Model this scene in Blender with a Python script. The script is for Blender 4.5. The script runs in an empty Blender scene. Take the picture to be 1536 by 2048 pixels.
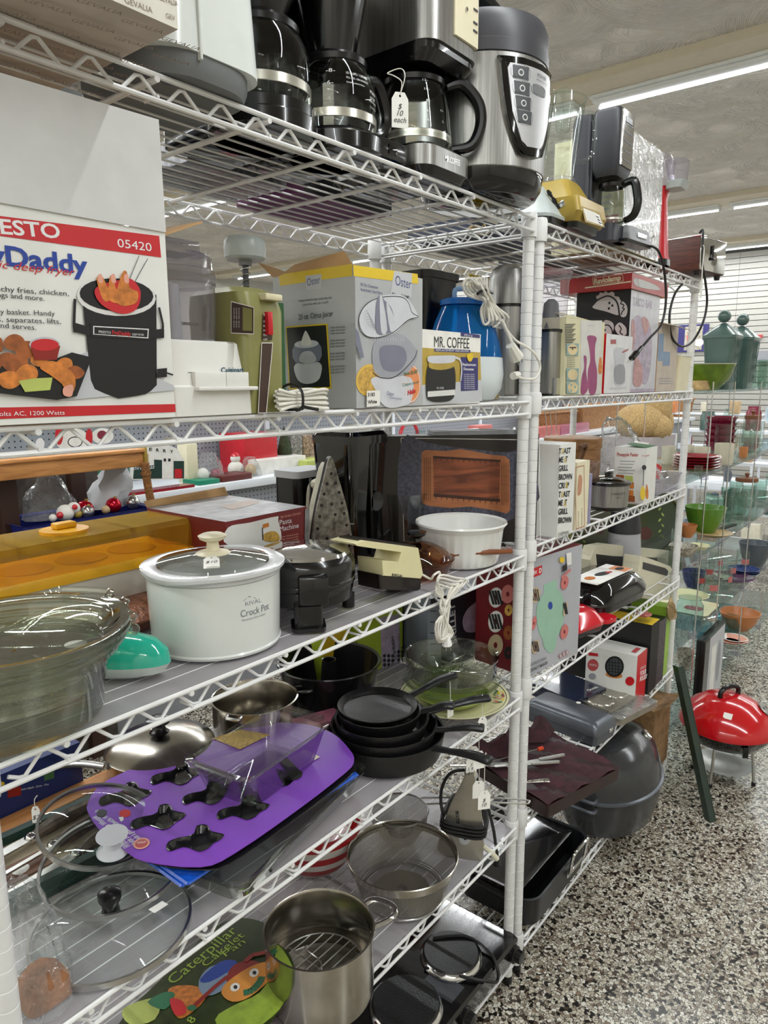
import bpy, bmesh, math, random
from mathutils import Vector, Matrix, Euler
S = 0.0254            # everything below is measured in inches
PI = math.pi
R_ = math.radians
scn = bpy.context.scene
COL = scn.collection

# ---------------------------------------------------------------- camera
cam_d = bpy.data.cameras.new('camera'); cam = bpy.data.objects.new('camera', cam_d); COL.objects.link(cam)
cam_d.sensor_fit = 'VERTICAL'; cam_d.sensor_height = 36.0; cam_d.lens = 1425.8/2048*36
cam_d.clip_start = 0.05; cam_d.clip_end = 60
yaw, pitch, roll = 0.8962, 0.1795, -0.0054
fw = Vector((math.sin(yaw)*math.cos(pitch), math.cos(yaw)*math.cos(pitch), -math.sin(pitch)))
rt = Vector((math.cos(yaw), -math.sin(yaw), 0)); up = rt.cross(fw)
r2 = rt*math.cos(roll)+up*math.sin(roll); u2 = -rt*math.sin(roll)+up*math.cos(roll)
m3 = Matrix((r2, u2, -fw)).transposed()
cam.matrix_world = Matrix.Translation(Vector((-57.793, -30.234, 61.14))*S) @ m3.to_4x4()
scn.camera = cam

# ---------------------------------------------------------------- light and exposure
scn.view_settings.view_transform = 'Standard'; scn.view_settings.look = 'None'
scn.view_settings.gamma = 1; scn.view_settings.use_curve_mapping = False
scn.view_settings.exposure = 0.0
scn.cycles.transparent_max_bounces = 40; scn.cycles.max_bounces = 14; scn.cycles.transmission_bounces = 14
wd = bpy.data.worlds.new('world'); scn.world = wd; wd.use_nodes = True
wd.node_tree.nodes['Background'].inputs[0].default_value = (0.9, 0.95, 1.0, 1)
wd.node_tree.nodes['Background'].inputs[1].default_value = 0.3
TUBE_ROWS = [(-148, 1.0), (-14, 1.0), (124.5, 1.0), (258.7, 1.0), (353.5, 1.0)]   # x of the fluorescent rows, running along y
LAMP_W = 42.0         # watts per 96 inch lamp
def row_lights():
    n = 0
    for x, k in TUBE_ROWS:
        for y0 in ((-170, -72, 26, 124, 222) if x < 100 else (-145.5, -47.5, 51.5, 149.5, 247.5)):
            L = bpy.data.lights.new('tube_light', 'AREA'); L.shape = 'RECTANGLE'
            L.size = 1.2*S; L.size_y = 94*S; L.energy = LAMP_W*k; L.color = (0.95, 0.985, 1.0)
            o = bpy.data.objects.new('tube_light', L); COL.objects.link(o)
            o.location = Vector((x, y0+47, 126.9))*S
row_lights()

# ---------------------------------------------------------------- materials
MATS = {}
def lin(h):
    if isinstance(h, (tuple, list)): return (*h[:3], 1)
    h = h.lstrip('#'); c = [int(h[i:i+2], 16)/255 for i in (0, 2, 4)]
    return tuple([(v/12.92 if v <= 0.04045 else ((v+0.055)/1.055)**2.4) for v in c]+[1])
def newmat(name):
    m = bpy.data.materials.new(name); m.use_nodes = True; nt = m.node_tree; nt.nodes.clear()
    out = nt.nodes.new('ShaderNodeOutputMaterial'); MATS[name] = m
    return m, nt, out
def N(nt, t, **kw):
    n = nt.nodes.new('ShaderNode'+t)
    for k, v in kw.items():
        if k.startswith('i_'):
            key = k[2:]; key = int(key) if key.isdigit() else key.replace('_', ' ')
            n.inputs[key].default_value = v
        else: setattr(n, k, v)
    return n
def L(nt, a, b): nt.links.new(a, b)
def ramp(nt, stops, interp='LINEAR'):
    r = nt.nodes.new('ShaderNodeValToRGB'); r.color_ramp.interpolation = interp
    e = r.color_ramp.elements
    while len(e) < len(stops): e.new(0.5)
    for i, (p, c) in enumerate(stops): e[i].position = p; e[i].color = lin(c)
    return r
def P(name, col, rough=0.5, metal=0.0, spec=0.5, var=0.06, scale=6.0, bump=0.0, bscale=40.0, coat=0.0, stretch=None, emit=None, est=0.0):
    """painted / plastic / metal surface with a little procedural variation"""
    if name in MATS: return name
    m, nt, out = newmat(name)
    b = N(nt, 'BsdfPrincipled'); c = lin(col)
    b.inputs['Roughness'].default_value = rough; b.inputs['Metallic'].default_value = metal
    b.inputs['Specular IOR Level'].default_value = spec; b.inputs['Coat Weight'].default_value = coat
    tc = N(nt, 'TexCoord'); mp = N(nt, 'Mapping'); L(nt, tc.outputs['Object'], mp.inputs[0])
    s = 1/S/10
    mp.inputs['Scale'].default_value = (s, s, s) if not stretch else (s*stretch[0], s*stretch[1], s*stretch[2])
    nz = N(nt, 'TexNoise'); nz.inputs['Scale'].default_value = scale; nz.inputs['Detail'].default_value = 4
    L(nt, mp.outputs[0], nz.inputs['Vector'])
    if var > 0:
        r = ramp(nt, [(0.3, (c[0]*(1-var*2), c[1]*(1-var*2), c[2]*(1-var*2))), (0.7, (min(1, c[0]*(1+var)), min(1, c[1]*(1+var)), min(1, c[2]*(1+var))))])
        L(nt, nz.outputs['Fac'], r.inputs[0]); L(nt, r.outputs[0], b.inputs['Base Color'])
    else: b.inputs['Base Color'].default_value = c
    if bump > 0:
        n2 = N(nt, 'TexNoise'); n2.inputs['Scale'].default_value = bscale; L(nt, mp.outputs[0], n2.inputs['Vector'])
        bp = N(nt, 'Bump'); bp.inputs['Strength'].default_value = bump; bp.inputs['Distance'].default_value = 0.002
        L(nt, n2.outputs['Fac'], bp.inputs['Height']); L(nt, bp.outputs[0], b.inputs['Normal'])
    if emit:
        b.inputs['Emission Color'].default_value = lin(emit); b.inputs['Emission Strength'].default_value = est
    L(nt, b.outputs[0], out.inputs[0])
    return name
def THIN(name, tint='#f4f8f6', edge='#9fb0a8', rough=0.03, refl=1.0, milky=0.0, milkcol='#ffffff', wrinkle=0.0, stop=0.55):
    """thin clear glass, plastic or film: tinted see-through with a fresnel gloss, darker where seen edge-on"""
    if name in MATS: return name
    m, nt, out = newmat(name)
    lw = N(nt, 'LayerWeight'); lw.inputs[0].default_value = 0.35
    r = ramp(nt, [(0.0, tint), (stop, tint), (1.0, edge)]); L(nt, lw.outputs['Facing'], r.inputs[0])
    tr = N(nt, 'BsdfTransparent'); L(nt, r.outputs[0], tr.inputs[0])
    gl = N(nt, 'BsdfGlossy'); gl.inputs['Roughness'].default_value = rough
    pw = N(nt, 'Math', operation='POWER'); pw.inputs[1].default_value = 4.5; fr = N(nt, 'LayerWeight'); fr.inputs[0].default_value = 0.5; L(nt, fr.outputs['Facing'], pw.inputs[0])
    mu = N(nt, 'Math', operation='MULTIPLY_ADD'); mu.inputs[1].default_value = 0.75*refl; mu.inputs[2].default_value = 0.045*refl; L(nt, pw.outputs[0], mu.inputs[0])
    mx = N(nt, 'MixShader'); L(nt, mu.outputs[0], mx.inputs[0]); L(nt, tr.outputs[0], mx.inputs[1]); L(nt, gl.outputs[0], mx.inputs[2])
    last = mx
    if wrinkle > 0:
        tc = N(nt, 'TexCoord'); nz = N(nt, 'TexNoise'); nz.inputs['Scale'].default_value = 22; nz.inputs['Detail'].default_value = 3
        nz.inputs['Distortion'].default_value = 1.5
        L(nt, tc.outputs['Object'], nz.inputs['Vector'])
        bp = N(nt, 'Bump'); bp.inputs['Strength'].default_value = wrinkle; bp.inputs['Distance'].default_value = 0.02
        L(nt, nz.outputs['Fac'], bp.inputs['Height']); L(nt, bp.outputs[0], gl.inputs['Normal']); L(nt, bp.outputs[0], fr.inputs['Normal'])
    if milky > 0:
        df = N(nt, 'BsdfDiffuse'); df.inputs[0].default_value = lin(milkcol)
        m2 = N(nt, 'MixShader'); m2.inputs[0].default_value = milky
        L(nt, mx.outputs[0], m2.inputs[1]); L(nt, df.outputs[0], m2.inputs[2]); last = m2
    L(nt, last.outputs[0], out.inputs[0])
    return name
def WOOD(name, c1, c2, scale=3.0, axis=(1, 8, 8), rough=0.5):
    if name in MATS: return name
    m, nt, out = newmat(name)
    b = N(nt, 'BsdfPrincipled'); b.inputs['Roughness'].default_value = rough
    tc = N(nt, 'TexCoord'); mp = N(nt, 'Mapping'); L(nt, tc.outputs['Object'], mp.inputs[0])
    mp.inputs['Scale'].default_value = tuple(a*3.9 for a in axis)
    nz = N(nt, 'TexNoise'); nz.inputs['Scale'].default_value = scale; nz.inputs['Detail'].default_value = 6; nz.inputs['Distortion'].default_value = 0.8
    L(nt, mp.outputs[0], nz.inputs['Vector'])
    r = ramp(nt, [(0.35, c2), (0.65, c1)]); L(nt, nz.outputs['Fac'], r.inputs[0]); L(nt, r.outputs[0], b.inputs['Base Color'])
    L(nt, b.outputs[0], out.inputs[0]); return name
def SPECK(name, base, fleck, amt=0.6, scale=900, rough=0.2):
    """speckled enamel"""
    if name in MATS: return name
    m, nt, out = newmat(name)
    b = N(nt, 'BsdfPrincipled'); b.inputs['Roughness'].default_value = rough
    tc = N(nt, 'TexCoord'); nz = N(nt, 'TexNoise'); nz.inputs['Scale'].default_value = scale
    L(nt, tc.outputs['Object'], nz.inputs['Vector'])
    r = ramp(nt, [(amt, base), (min(1, amt+0.06), fleck)]); L(nt, nz.outputs['Fac'], r.inputs[0]); L(nt, r.outputs[0], b.inputs['Base Color'])
    L(nt, b.outputs[0], out.inputs[0]); return name
P('white', '#e9e9e6', 0.45); P('black', '#0c0c0d', 0.25, var=0.1); P('black_matte', '#141415', 0.6); P('black_gloss', '#060607', 0.08, coat=0.4)
P('epoxy_white', '#dcdcdb', 0.35, var=0.03); P('steel', '#c4c3bf', 0.3, 1.0, var=0.08); P('chrome', '#d8d8d8', 0.08, 1.0, var=0.02)
P('brushed', '#a5a4a1', 0.36, 1.0, var=0.14, scale=3, stretch=(30, 30, 0.6)); P('paper', '#ecebe6', 0.7, var=0.02); P('ink', '#1a1a1c', 0.6, var=0)
P('cream', '#ddd5b8', 0.4, var=0.03); P('iron_black', '#111112', 0.36, bump=0.25, bscale=60); P('card', '#b08a5c', 0.85)
P('red', '#b81420', 0.35); P('grey', '#8d8f92', 0.5); P('dgrey', '#45474b', 0.45); P('cord_white', '#dad7cd', 0.5, var=0.02); P('cord_black', '#0e0e0f', 0.45)
THIN('glass', '#f6faf8', '#b4c2bb'); THIN('glass_green', '#f2f6f0', '#8fa08e'); THIN('film', '#fbfdfd', '#dfe6e8', rough=0.06, refl=1.3, wrinkle=1.0, milky=0.05)
THIN('clear_plastic', '#eceaf0', '#9a98a6', rough=0.05, milky=0.06)

# ---------------------------------------------------------------- mesh builder
def V(*a): return Vector(a if len(a) > 1 else a[0])
class B:
    def __init__(s): s.v = []; s.f = []; s.mi = []; s.sm = []; s.mats = []; s.M = Matrix.Identity(4)
    def mid(s, m):
        if m not in s.mats: s.mats.append(m)
        return s.mats.index(m)
    def raw(s, vs, fs, m, smooth=False):
        o = len(s.v); k = s.mid(m)
        for v in vs: s.v.append(s.M @ Vector(v))
        for f in fs: s.f.append(tuple(i+o for i in f)); s.mi.append(k); s.sm.append(smooth)
        return s
    def at(s, loc=(0, 0, 0), rot=(0, 0, 0), sc=1.0):
        s.M = Matrix.Translation(Vector(loc)) @ Euler([R_(a) for a in rot]).to_matrix().to_4x4() @ (Matrix.Diagonal((*((sc,)*3 if not isinstance(sc, tuple) else sc), 1)))
        return s
    def box(s, x0, x1, y0, y1, z0, z1, m='white', bev=0.0, seg=2):
        vs = [(x, y, z) for z in (z0, z1) for y in (y0, y1) for x in (x0, x1)]
        fs = [(0, 2, 3, 1), (4, 5, 7, 6), (0, 1, 5, 4), (2, 6, 7, 3), (0, 4, 6, 2), (1, 3, 7, 5)]
        if bev <= 0: return s.raw(vs, fs, m)
        bm = bmesh.new(); bv = [bm.verts.new(v) for v in vs]
        for f in fs: bm.faces.new([bv[i] for i in f])
        bmesh.ops.bevel(bm, geom=bm.edges[:], offset=bev, segments=seg, affect='EDGES', profile=0.5)
        return s.bm(bm, m, True)
    def bm(s, bm, m, smooth=False):
        bm.verts.index_update()
        s.raw([v.co.copy() for v in bm.verts], [tuple(v.index for v in f.verts) for f in bm.faces], m, smooth); bm.free(); return s
    def loft(s, rings, m='white', cap0=True, cap1=True, closed=True, smooth=True):
        n = len(rings[0]); vs = [p for r in rings for p in r]; fs = []
        for i in range(len(rings)-1):
            for j in range(n if closed else n-1):
                a = i*n+j; b = i*n+(j+1) % n; fs.append((a, b, b+n, a+n))
        if cap0: fs.append(tuple(range(n))[::-1])
        if cap1: fs.append(tuple((len(rings)-1)*n+j for j in range(n)))
        return s.raw(vs, fs, m, smooth)
    def lathe(s, prof, c=(0, 0, 0), m='white', seg=32, cap0=False, cap1=False, sx=1.0, sy=1.0, a0=0, a1=360):
        full = abs(a1-a0) >= 360; k = seg if full else seg+1
        rings = [[(c[0]+r*sx*math.cos(R_(a0+(a1-a0)*j/seg)), c[1]+r*sy*math.sin(R_(a0+(a1-a0)*j/seg)), c[2]+z) for j in range(k)] for r, z in prof]
        return s.loft(rings, m, cap0, cap1, closed=full)
    def cyl(s, x, y, z0, z1, r, m='white', seg=24, r1=None):
        return s.lathe([(r, z0), (r1 if r1 is not None else r, z1)], (x, y, 0), m, seg, True, True)
    def sph(s, c, r, m='white', seg=20, rz=None):
        rz = rz or r; k = max(6, seg//2)
        return s.lathe([(max(1e-4, r*math.sin(PI*i/k)), -rz*math.cos(PI*i/k)) for i in range(k+1)], c, m, seg)
    def tube(s, pts, r, m='white', seg=8, closed=False, smooth_pts=0, caps=True, radii=None, flat=1.0):
        pts = [Vector(p) for p in pts]
        if smooth_pts: pts, radii = crom(pts, smooth_pts, closed, radii)
        n = len(pts); tg = []
        for i in range(n):
            a = pts[(i-1) % n] if (closed or i > 0) else pts[i]; b = pts[(i+1) % n] if (closed or i < n-1) else pts[i]
            t = (b-a); tg.append(t.normalized() if t.length > 1e-9 else Vector((0, 0, 1)))
        ref = Vector((0, 0, 1)) if abs(tg[0].z) < 0.9 else Vector((1, 0, 0))
        u = (ref - tg[0]*ref.dot(tg[0])).normalized(); rings = []
        for i in range(n):
            u = (u - tg[i]*u.dot(tg[i])); u = u.normalized() if u.length > 1e-6 else tg[i].orthogonal().normalized()
            w = tg[i].cross(u); rr = radii[i] if radii else r
            rings.append([pts[i]+u*rr*flat*math.cos(2*PI*j/seg)+w*rr*math.sin(2*PI*j/seg) for j in range(seg)])
        if closed: rings.append(rings[0])
        return s.loft(rings, m, caps and not closed, caps and not closed)
    def rl(s, secs, m='white', n=6, cap0=True, cap1=True, smooth=True):
        """loft of rounded rectangles (z, w, d, r[, ox, oy])"""
        rings = []
        for q in secs:
            z, w, d, r = q[:4]; ox, oy = (q[4], q[5]) if len(q) > 4 else (0, 0)
            rings.append([(x+ox, y+oy, z) for x, y in rrect(w, d, r, n)])
        return s.loft(rings, m, cap0, cap1, smooth=smooth)
    def prism(s, poly, z0, z1, m='white', smooth=False):
        n = len(poly); vs = [(x, y, z0) for x, y in poly]+[(x, y, z1) for x, y in poly]
        fs = [tuple(range(n))[::-1], tuple(range(n, 2*n))]+[(i, (i+1) % n, (i+1) % n+n, i+n) for i in range(n)]
        return s.raw(vs, fs, m, smooth)
    def fill(s, outer, holes, z0, z1, m='white'):
        """flat sheet with holes, of real thickness"""
        vs, fs = filled([outer]+holes)
        s.raw([(x, y, z1) for x, y in vs], fs, m)
        s.raw([(x, y, z0) for x, y in vs], [f[::-1] for f in fs], m)
        for lp in [outer]+holes:
            n = len(lp); s.raw([(x, y, z0) for x, y in lp]+[(x, y, z1) for x, y in lp], [(i, (i+1) % n, (i+1) % n+n, i+n) for i in range(n)], m)
        return s
    def mesh(s, name):
        me = bpy.data.meshes.new(name)
        me.from_pydata([v*S for v in s.v], [], s.f)
        for k in s.mats: me.materials.append(MATS[k])
        me.polygons.foreach_set('material_index', s.mi); me.polygons.foreach_set('use_smooth', s.sm)
        bm = bmesh.new(); bm.from_mesh(me)
        if len(bm.faces) < 60000: bmesh.ops.recalc_face_normals(bm, faces=bm.faces[:])
        for e in bm.edges:
            if len(e.link_faces) == 2 and e.link_faces[0].smooth:
                try:
                    if e.calc_face_angle(0) > 0.62: e.smooth = False
                except ValueError: pass
        bm.to_mesh(me); bm.free(); me.update()
        return me
def crom(pts, k, closed=False, radii=None):
    n = len(pts); out = []; ro = []
    for i in range(n if closed else n-1):
        p0 = pts[(i-1) % n] if (closed or i > 0) else pts[i]; p1 = pts[i]; p2 = pts[(i+1) % n]; p3 = pts[(i+2) % n] if (closed or i < n-2) else p2
        for j in range(k):
            t = j/k
            out.append(0.5*((2*p1)+(-p0+p2)*t+(2*p0-5*p1+4*p2-p3)*t*t+(-p0+3*p1-3*p2+p3)*t**3))
            if radii: ro.append(radii[i]*(1-t)+radii[(i+1) % n]*t)
    if not closed:
        out.append(pts[-1])
        if radii: ro.append(radii[-1])
    return out, (ro if radii else None)
def c2(pts, k=6, closed=True): return [(p.x, p.y) for p in crom([Vector((x, y, 0)) for x, y in pts], k, closed)[0]]
def rrect(w, d, r, n=6):
    r = max(1e-3, min(r, w/2-1e-3, d/2-1e-3)); out = []
    for cx, cy, a in ((w/2-r, d/2-r, 0), (-w/2+r, d/2-r, 90), (-w/2+r, -d/2+r, 180), (w/2-r, -d/2+r, 270)):
        for j in range(n+1):
            t = R_(a+90*j/n); out.append((cx+r*math.cos(t), cy+r*math.sin(t)))
    return out
def ell(cx, cy, a, b=None, n=28, rot=0):
    b = b or a; c, s = math.cos(R_(rot)), math.sin(R_(rot))
    return [(cx+a*math.cos(t)*c-b*math.sin(t)*s, cy+a*math.cos(t)*s+b*math.sin(t)*c) for t in [2*PI*i/n for i in range(n)]]
def _curve_mesh(cu):
    o = bpy.data.objects.new('tmp', cu); COL.objects.link(o)
    dg = bpy.context.evaluated_depsgraph_get(); dg.update()
    oe = o.evaluated_get(dg); me = oe.to_mesh()
    vs = [(v.co.x, v.co.y) for v in me.vertices]; fs = [tuple(p.vertices) for p in me.polygons]
    oe.to_mesh_clear(); bpy.data.objects.remove(o); bpy.data.curves.remove(cu)
    return vs, fs
def filled(loops):
    cu = bpy.data.curves.new('tmp', 'CURVE'); cu.dimensions = '2D'; cu.fill_mode = 'BOTH'
    for lp in loops:
        sp = cu.splines.new('POLY'); sp.points.add(len(lp)-1)
        for i, (x, y) in enumerate(lp): sp.points[i].co = (x, y, 0, 1)
        sp.use_cyclic_u = True
    return _curve_mesh(cu)
TXT = {}
def textmesh(t, bold=0.0, shear=0.0):
    k = (t, bold, shear)
    if k not in TXT:
        cu = bpy.data.curves.new('tmp', 'FONT'); cu.body = t; cu.size = 1.0; cu.offset = bold; cu.shear = shear; cu.resolution_u = 3
        cu.fill_mode = 'FRONT'
        vs, fs = _curve_mesh(cu)
        xs = [v[0] for v in vs] or [0]; TXT[k] = (vs, fs, min(xs), max(xs))
    return TXT[k]
REG = {}
def merge(o, b2):
    """add printed or moulded surface detail to the mesh it belongs to"""
    b = REG[o.name]; off = len(b.v); b.v += b2.v; b.f += [tuple(k+off for k in f) for f in b2.f]
    b.mi += [b.mid(b2.mats[k]) for k in b2.mi]; b.sm += b2.sm; old = o.data; o.data = b.mesh(o.name); return o
def inner(t, into):
    if t.name in REG and not into: return t
    ch = [c for c in t.children if c.name in REG]
    if into: ch = [c for c in ch if c.name.split('.')[0] == into]
    return ch[0]
def obj(name, b, parent=None, loc=(0, 0, 0), rz=0, label=None, rot=None):
    me = b.mesh(name) if isinstance(b, B) else b
    o = bpy.data.objects.new(name, me); COL.objects.link(o)
    if isinstance(b, B): REG[o.name] = b
    o.location = Vector(loc)*S; o.rotation_euler = tuple(R_(a) for a in rot) if rot else (0, 0, R_(rz))
    if parent: o.parent = parent
    if label: o['label'] = label
    return o
def thing(name, label, cat, loc=(0, 0, 0), rz=0, group=None, rot=None):
    o = bpy.data.objects.new(name, None); COL.objects.link(o); o.empty_display_size = 0.05
    o.location = Vector(loc)*S; o.rotation_euler = tuple(R_(a) for a in rot) if rot else (0, 0, R_(rz))
    o['label'] = label; o['category'] = cat
    if group: o['group'] = group
    return o
def solo(name, label, cat, b, loc=(0, 0, 0), rz=0, group=None, rot=None, kind=None):
    o = obj(name, b, None, loc, rz, label, rot); o['category'] = cat
    if group: o['group'] = group
    if kind: o['kind'] = kind
    return o
def struct(name, b, loc=(0, 0, 0), parent=None):
    o = obj(name, b, parent, loc)
    if not parent: o['kind'] = 'structure'
    return o
def dup(root, loc, rz=0, label=None, group=None):
    r = root.copy(); COL.objects.link(r); r.location = Vector(loc)*S; r.rotation_euler = (0, 0, R_(rz))
    if label: r['label'] = label
    if group: r['group'] = group
    for ch in list(root.children):
        c = ch.copy(); COL.objects.link(c); c.parent = r
        for g in list(ch.children):
            d = g.copy(); COL.objects.link(d); d.parent = c
    return r
class Print:
    """printed artwork lying on a flat face: origin, u (right), v (up), in the thing's own frame"""
    def __init__(s, o, u, v, off=0.012): s.o = Vector(o); s.u = Vector(u).normalized(); s.v = Vector(v).normalized(); s.n = s.u.cross(s.v); s.b = B(); s.k = off
    def pt(s, a, b): return s.o+s.u*a+s.v*b+s.n*s.k
    def poly(s, pts, m):
        s.k += 0.004; s.b.raw([s.pt(a, b) for a, b in pts], [tuple(range(len(pts)))], m); return s
    def rect(s, a0, b0, a1, b1, m): return s.poly([(a0, b0), (a1, b0), (a1, b1), (a0, b1)], m)
    def ell(s, a, b, ra, rb=None, m='ink', rot=0, n=24): return s.poly(ell(a, b, ra, rb, n, rot), m)
    def ring(s, loops, m):
        s.k += 0.004; vs, fs = filled(loops); s.b.raw([s.pt(a, b) for a, b in vs], fs, m); return s
    def line(s, pts, w, m, closed=False):
        s.k += 0.004; n = len(pts); vs = []; fs = []
        for i in range(n if closed else n-1):
            a = Vector(pts[i]); b = Vector(pts[(i+1) % n]); d = (b-a); p = Vector((-d.y, d.x)).normalized()*w/2 if d.length > 0 else Vector((0, 0))
            k = len(vs); vs += [s.pt(*(a+p)), s.pt(*(a-p)), s.pt(*(b-p)), s.pt(*(b+p))]; fs.append((k, k+1, k+2, k+3))
        s.b.raw(vs, fs, m); return s
    def text(s, t, a, b, size, m='ink', align='l', sx=1.0, rot=0, bold=0.0, shear=0.0, fit=None):
        s.k += 0.004; vs, fs, x0, x1 = textmesh(t, bold, shear)
        w = (x1-x0)*size*sx
        if fit: sx *= fit/max(w, 1e-6); w = fit
        dx = {'l': 0, 'c': -w/2, 'r': -w}[align]; c, q = math.cos(R_(rot)), math.sin(R_(rot))
        out = []
        for x, y in vs:
            X = (x-x0)*size*sx+dx; Y = y*size
            out.append(s.pt(a+X*c-Y*q, b+X*q+Y*c))
        s.b.raw(out, fs, m); return s
    def put(s, t, into=None): return merge(inner(t, into), s.b) if s.b.v else t
def front(w, h, y=0.0, x0=0.0): return Print((x0, y, 0), (1, 0, 0), (0, 0, 1))       # the -y face
def lside(d, x=0.0): return Print((x, d, 0), (0, -1, 0), (0, 0, 1))                  # the -x face, u runs from the back to the front
def rside(x): return Print((x, 0, 0), (0, 1, 0), (0, 0, 1))                          # the +x face
def topf(z): return Print((0, 0, z), (1, 0, 0), (0, 1, 0))
rnd = random.Random(7)
# ---------------------------------------------------------------- reading positions off the photograph onto real planes
EYE = Vector((-57.793, -30.234, 61.14)); FPX = 1425.8
def ray(x, y): return fw + r2*((x-768)/FPX) - u2*((y-1024)/FPX)
def at_z(x, y, z): d = ray(x, y); return EYE + d*((z-EYE.z)/d.z)
def at_y(x, y, Y): d = ray(x, y); return EYE + d*((Y-EYE.y)/d.y)
def at_x(x, y, X): d = ray(x, y); return EYE + d*((X-EYE.x)/d.x)
class PP(Print):
    """print on a face of thing t (a level thing turned by its z angle), shapes read off the photograph"""
    def __init__(s, t, o, u, v, off=0.012):
        super().__init__(o, u, v, off); s.t = t
        M = t.matrix_basis.copy(); M.translation = M.translation/S; s.I = M.inverted()
    def P(s, pts):
        out = []
        for x, y in pts:
            o = s.I @ EYE; d = s.I.to_3x3() @ ray(x, y); n = s.n
            q = o + d*((s.o-o).dot(n)/d.dot(n)); out.append(((q-s.o).dot(s.u), (q-s.o).dot(s.v)))
        return out
    def pp(s, pts, m): return s.poly(s.P(pts), m)
    def pc(s, pts, m, k=5): return s.poly(c2(s.P(pts), k), m)
    def pring(s, loops, m): return s.ring([s.P(l) for l in loops], m)
    def pl(s, pts, w, m, closed=False, smooth=0):
        q = s.P(pts)
        if smooth: q = c2(q, smooth, closed)
        return s.line(q, w, m, closed)
    def pe(s, x, y, rx, ry, m, rot=0): return s.poly(s.P(ell(x, y, rx, ry, 24, rot)), m)
    def pt_(s, t, p0, p1, h, m='ink', bold=0.0, shear=0.0, fit=True):
        """text whose baseline runs p0 -> p1 on the photograph, h pixels tall capitals"""
        a, b, c = s.P([p0, p1, (p0[0], p0[1]-h)])
        A = Vector(a); Bv = Vector(b); d = Bv-A; hh = (Vector(c)-A).length
        return s.text(t, a[0], a[1], hh/0.70, m, 'l', 1.0, math.degrees(math.atan2(d.y, d.x)), bold, shear, d.length if fit else None)
def ppf(t, y=0.0, off=0.012): return PP(t, (0, y, 0), (1, 0, 0), (0, 0, 1), off)
def ppl(t, x=0.0, off=0.012): return PP(t, (x, 0, 0), (0, -1, 0), (0, 0, 1), off)
def ppt(t, z, off=0.012): return PP(t, (0, 0, z), (1, 0, 0), (0, 1, 0), off)
def carton(name, label, x0, x1, y0, y1, z0, z1, m, side=None, top=None, rz=0, cat='box', group=None, open_flaps=0):
    """a carton: thing at its front left bottom corner"""
    w, d, h = x1-x0, y1-y0, z1-z0
    b = B()
    vs = [(0, 0, 0), (w, 0, 0), (w, d, 0), (0, d, 0), (0, 0, h), (w, 0, h), (w, d, h), (0, d, h)]
    b.raw(vs, [(0, 1, 5, 4)], m); b.raw(vs, [(0, 4, 7, 3), (1, 2, 6, 5)], side or m); b.raw(vs, [(2, 3, 7, 6), (0, 3, 2, 1)], side or m); b.raw(vs, [(4, 5, 6, 7)], top or side or m)
    return solo(name, label, cat, b, (x0, y0, z0), rz, group)
def flap(t, pts, th=0.08, m='card', name='top_flap'):
    """a stiff card flap through four points in the frame of t"""
    P4 = [Vector(p) for p in pts]; n = (P4[1]-P4[0]).cross(P4[2]-P4[0]).normalized()*th; k = len(P4)
    b = B(); b.raw([*P4, *[q+n for q in P4]], [tuple(range(k))[::-1], tuple(range(k, 2*k))]+[(i, (i+1) % k, (i+1) % k+k, i+k) for i in range(k)], m)
    return obj(name, b, t)
def tagcard(name, label, x, y, z, w=1.1, h=1.6, rz=0, cat='price tag', lines=('$10',), string=((0, 0, 0),), group=None, m='paper'):
    """paper price tag with clipped corners on a string; (x, y, z) is its hole"""
    t = thing(name, label, cat, (x, y, z), rz, group)
    c = w*0.22; out = [(-w/2, -h), (w/2, -h), (w/2, -c), (w/2-c, 0.15), (-w/2+c, 0.15), (-w/2, -c)]
    b = B(); vs, fs = filled([out, ell(0, -0.05, 0.07, n=10)])
    b.raw([(a, -0.01, q) for a, q in vs], fs, m); b.raw([(a, 0.01, q) for a, q in vs], [f[::-1] for f in fs], m)
    n = len(out); b.raw([(a, -0.01, q) for a, q in out]+[(a, 0.01, q) for a, q in out], [(i, (i+1) % n, (i+1) % n+n, i+n) for i in range(n)], m)
    obj('tag_card', b, t)
    p = Print((0, -0.01, 0), (1, 0, 0), (0, 0, 1))
    for i, l in enumerate(lines): p.text(l, 0, -0.75-i*0.36, 0.42, 'ink', 'c', shear=0.3)
    p.put(t, 'tag_card')
    if len(string) > 1: obj('string', B().tube(string, 0.03, 'cord_white', 6, smooth_pts=4), t)
    return t
def _prismy(s, poly, y0, y1, m='white', smooth=False, bev=0.0):
    """outline in x-z pushed through y"""
    n = len(poly); ins = poly
    if bev > 0:
        cx = sum(p[0] for p in poly)/n; cz = sum(p[1] for p in poly)/n
        L_ = max(max(abs(p[0]-cx), abs(p[1]-cz)) for p in poly); k = 1-bev/L_
        ins = [((x-cx)*k+cx, (z-cz)*k+cz) for x, z in poly]
    rings = [[(x, y0, z) for x, z in ins]]
    if bev > 0: rings += [[(x, y0+bev, z) for x, z in poly], [(x, y1-bev, z) for x, z in poly]]
    rings.append([(x, y1, z) for x, z in ins])
    return s.loft(rings, m, True, True, smooth=smooth or bev > 0)
B.prismy = _prismy
def oy(pts, Y, base):
    out = []
    for x, y in pts:
        p = at_y(x, y, Y); out.append((p.x-base[0], p.z-base[2]))
    return out
def oz(pts, Z, base):
    out = []
    for x, y in pts:
        p = at_z(x, y, Z); out.append((p.x-base[0], p.y-base[1]))
    return out
def squash(seed, pts, amt):
    rg = random.Random(seed); return [Vector(p)+Vector((rg.uniform(-amt, amt), rg.uniform(-amt, amt), rg.uniform(-amt, amt))) for p in pts]
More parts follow.
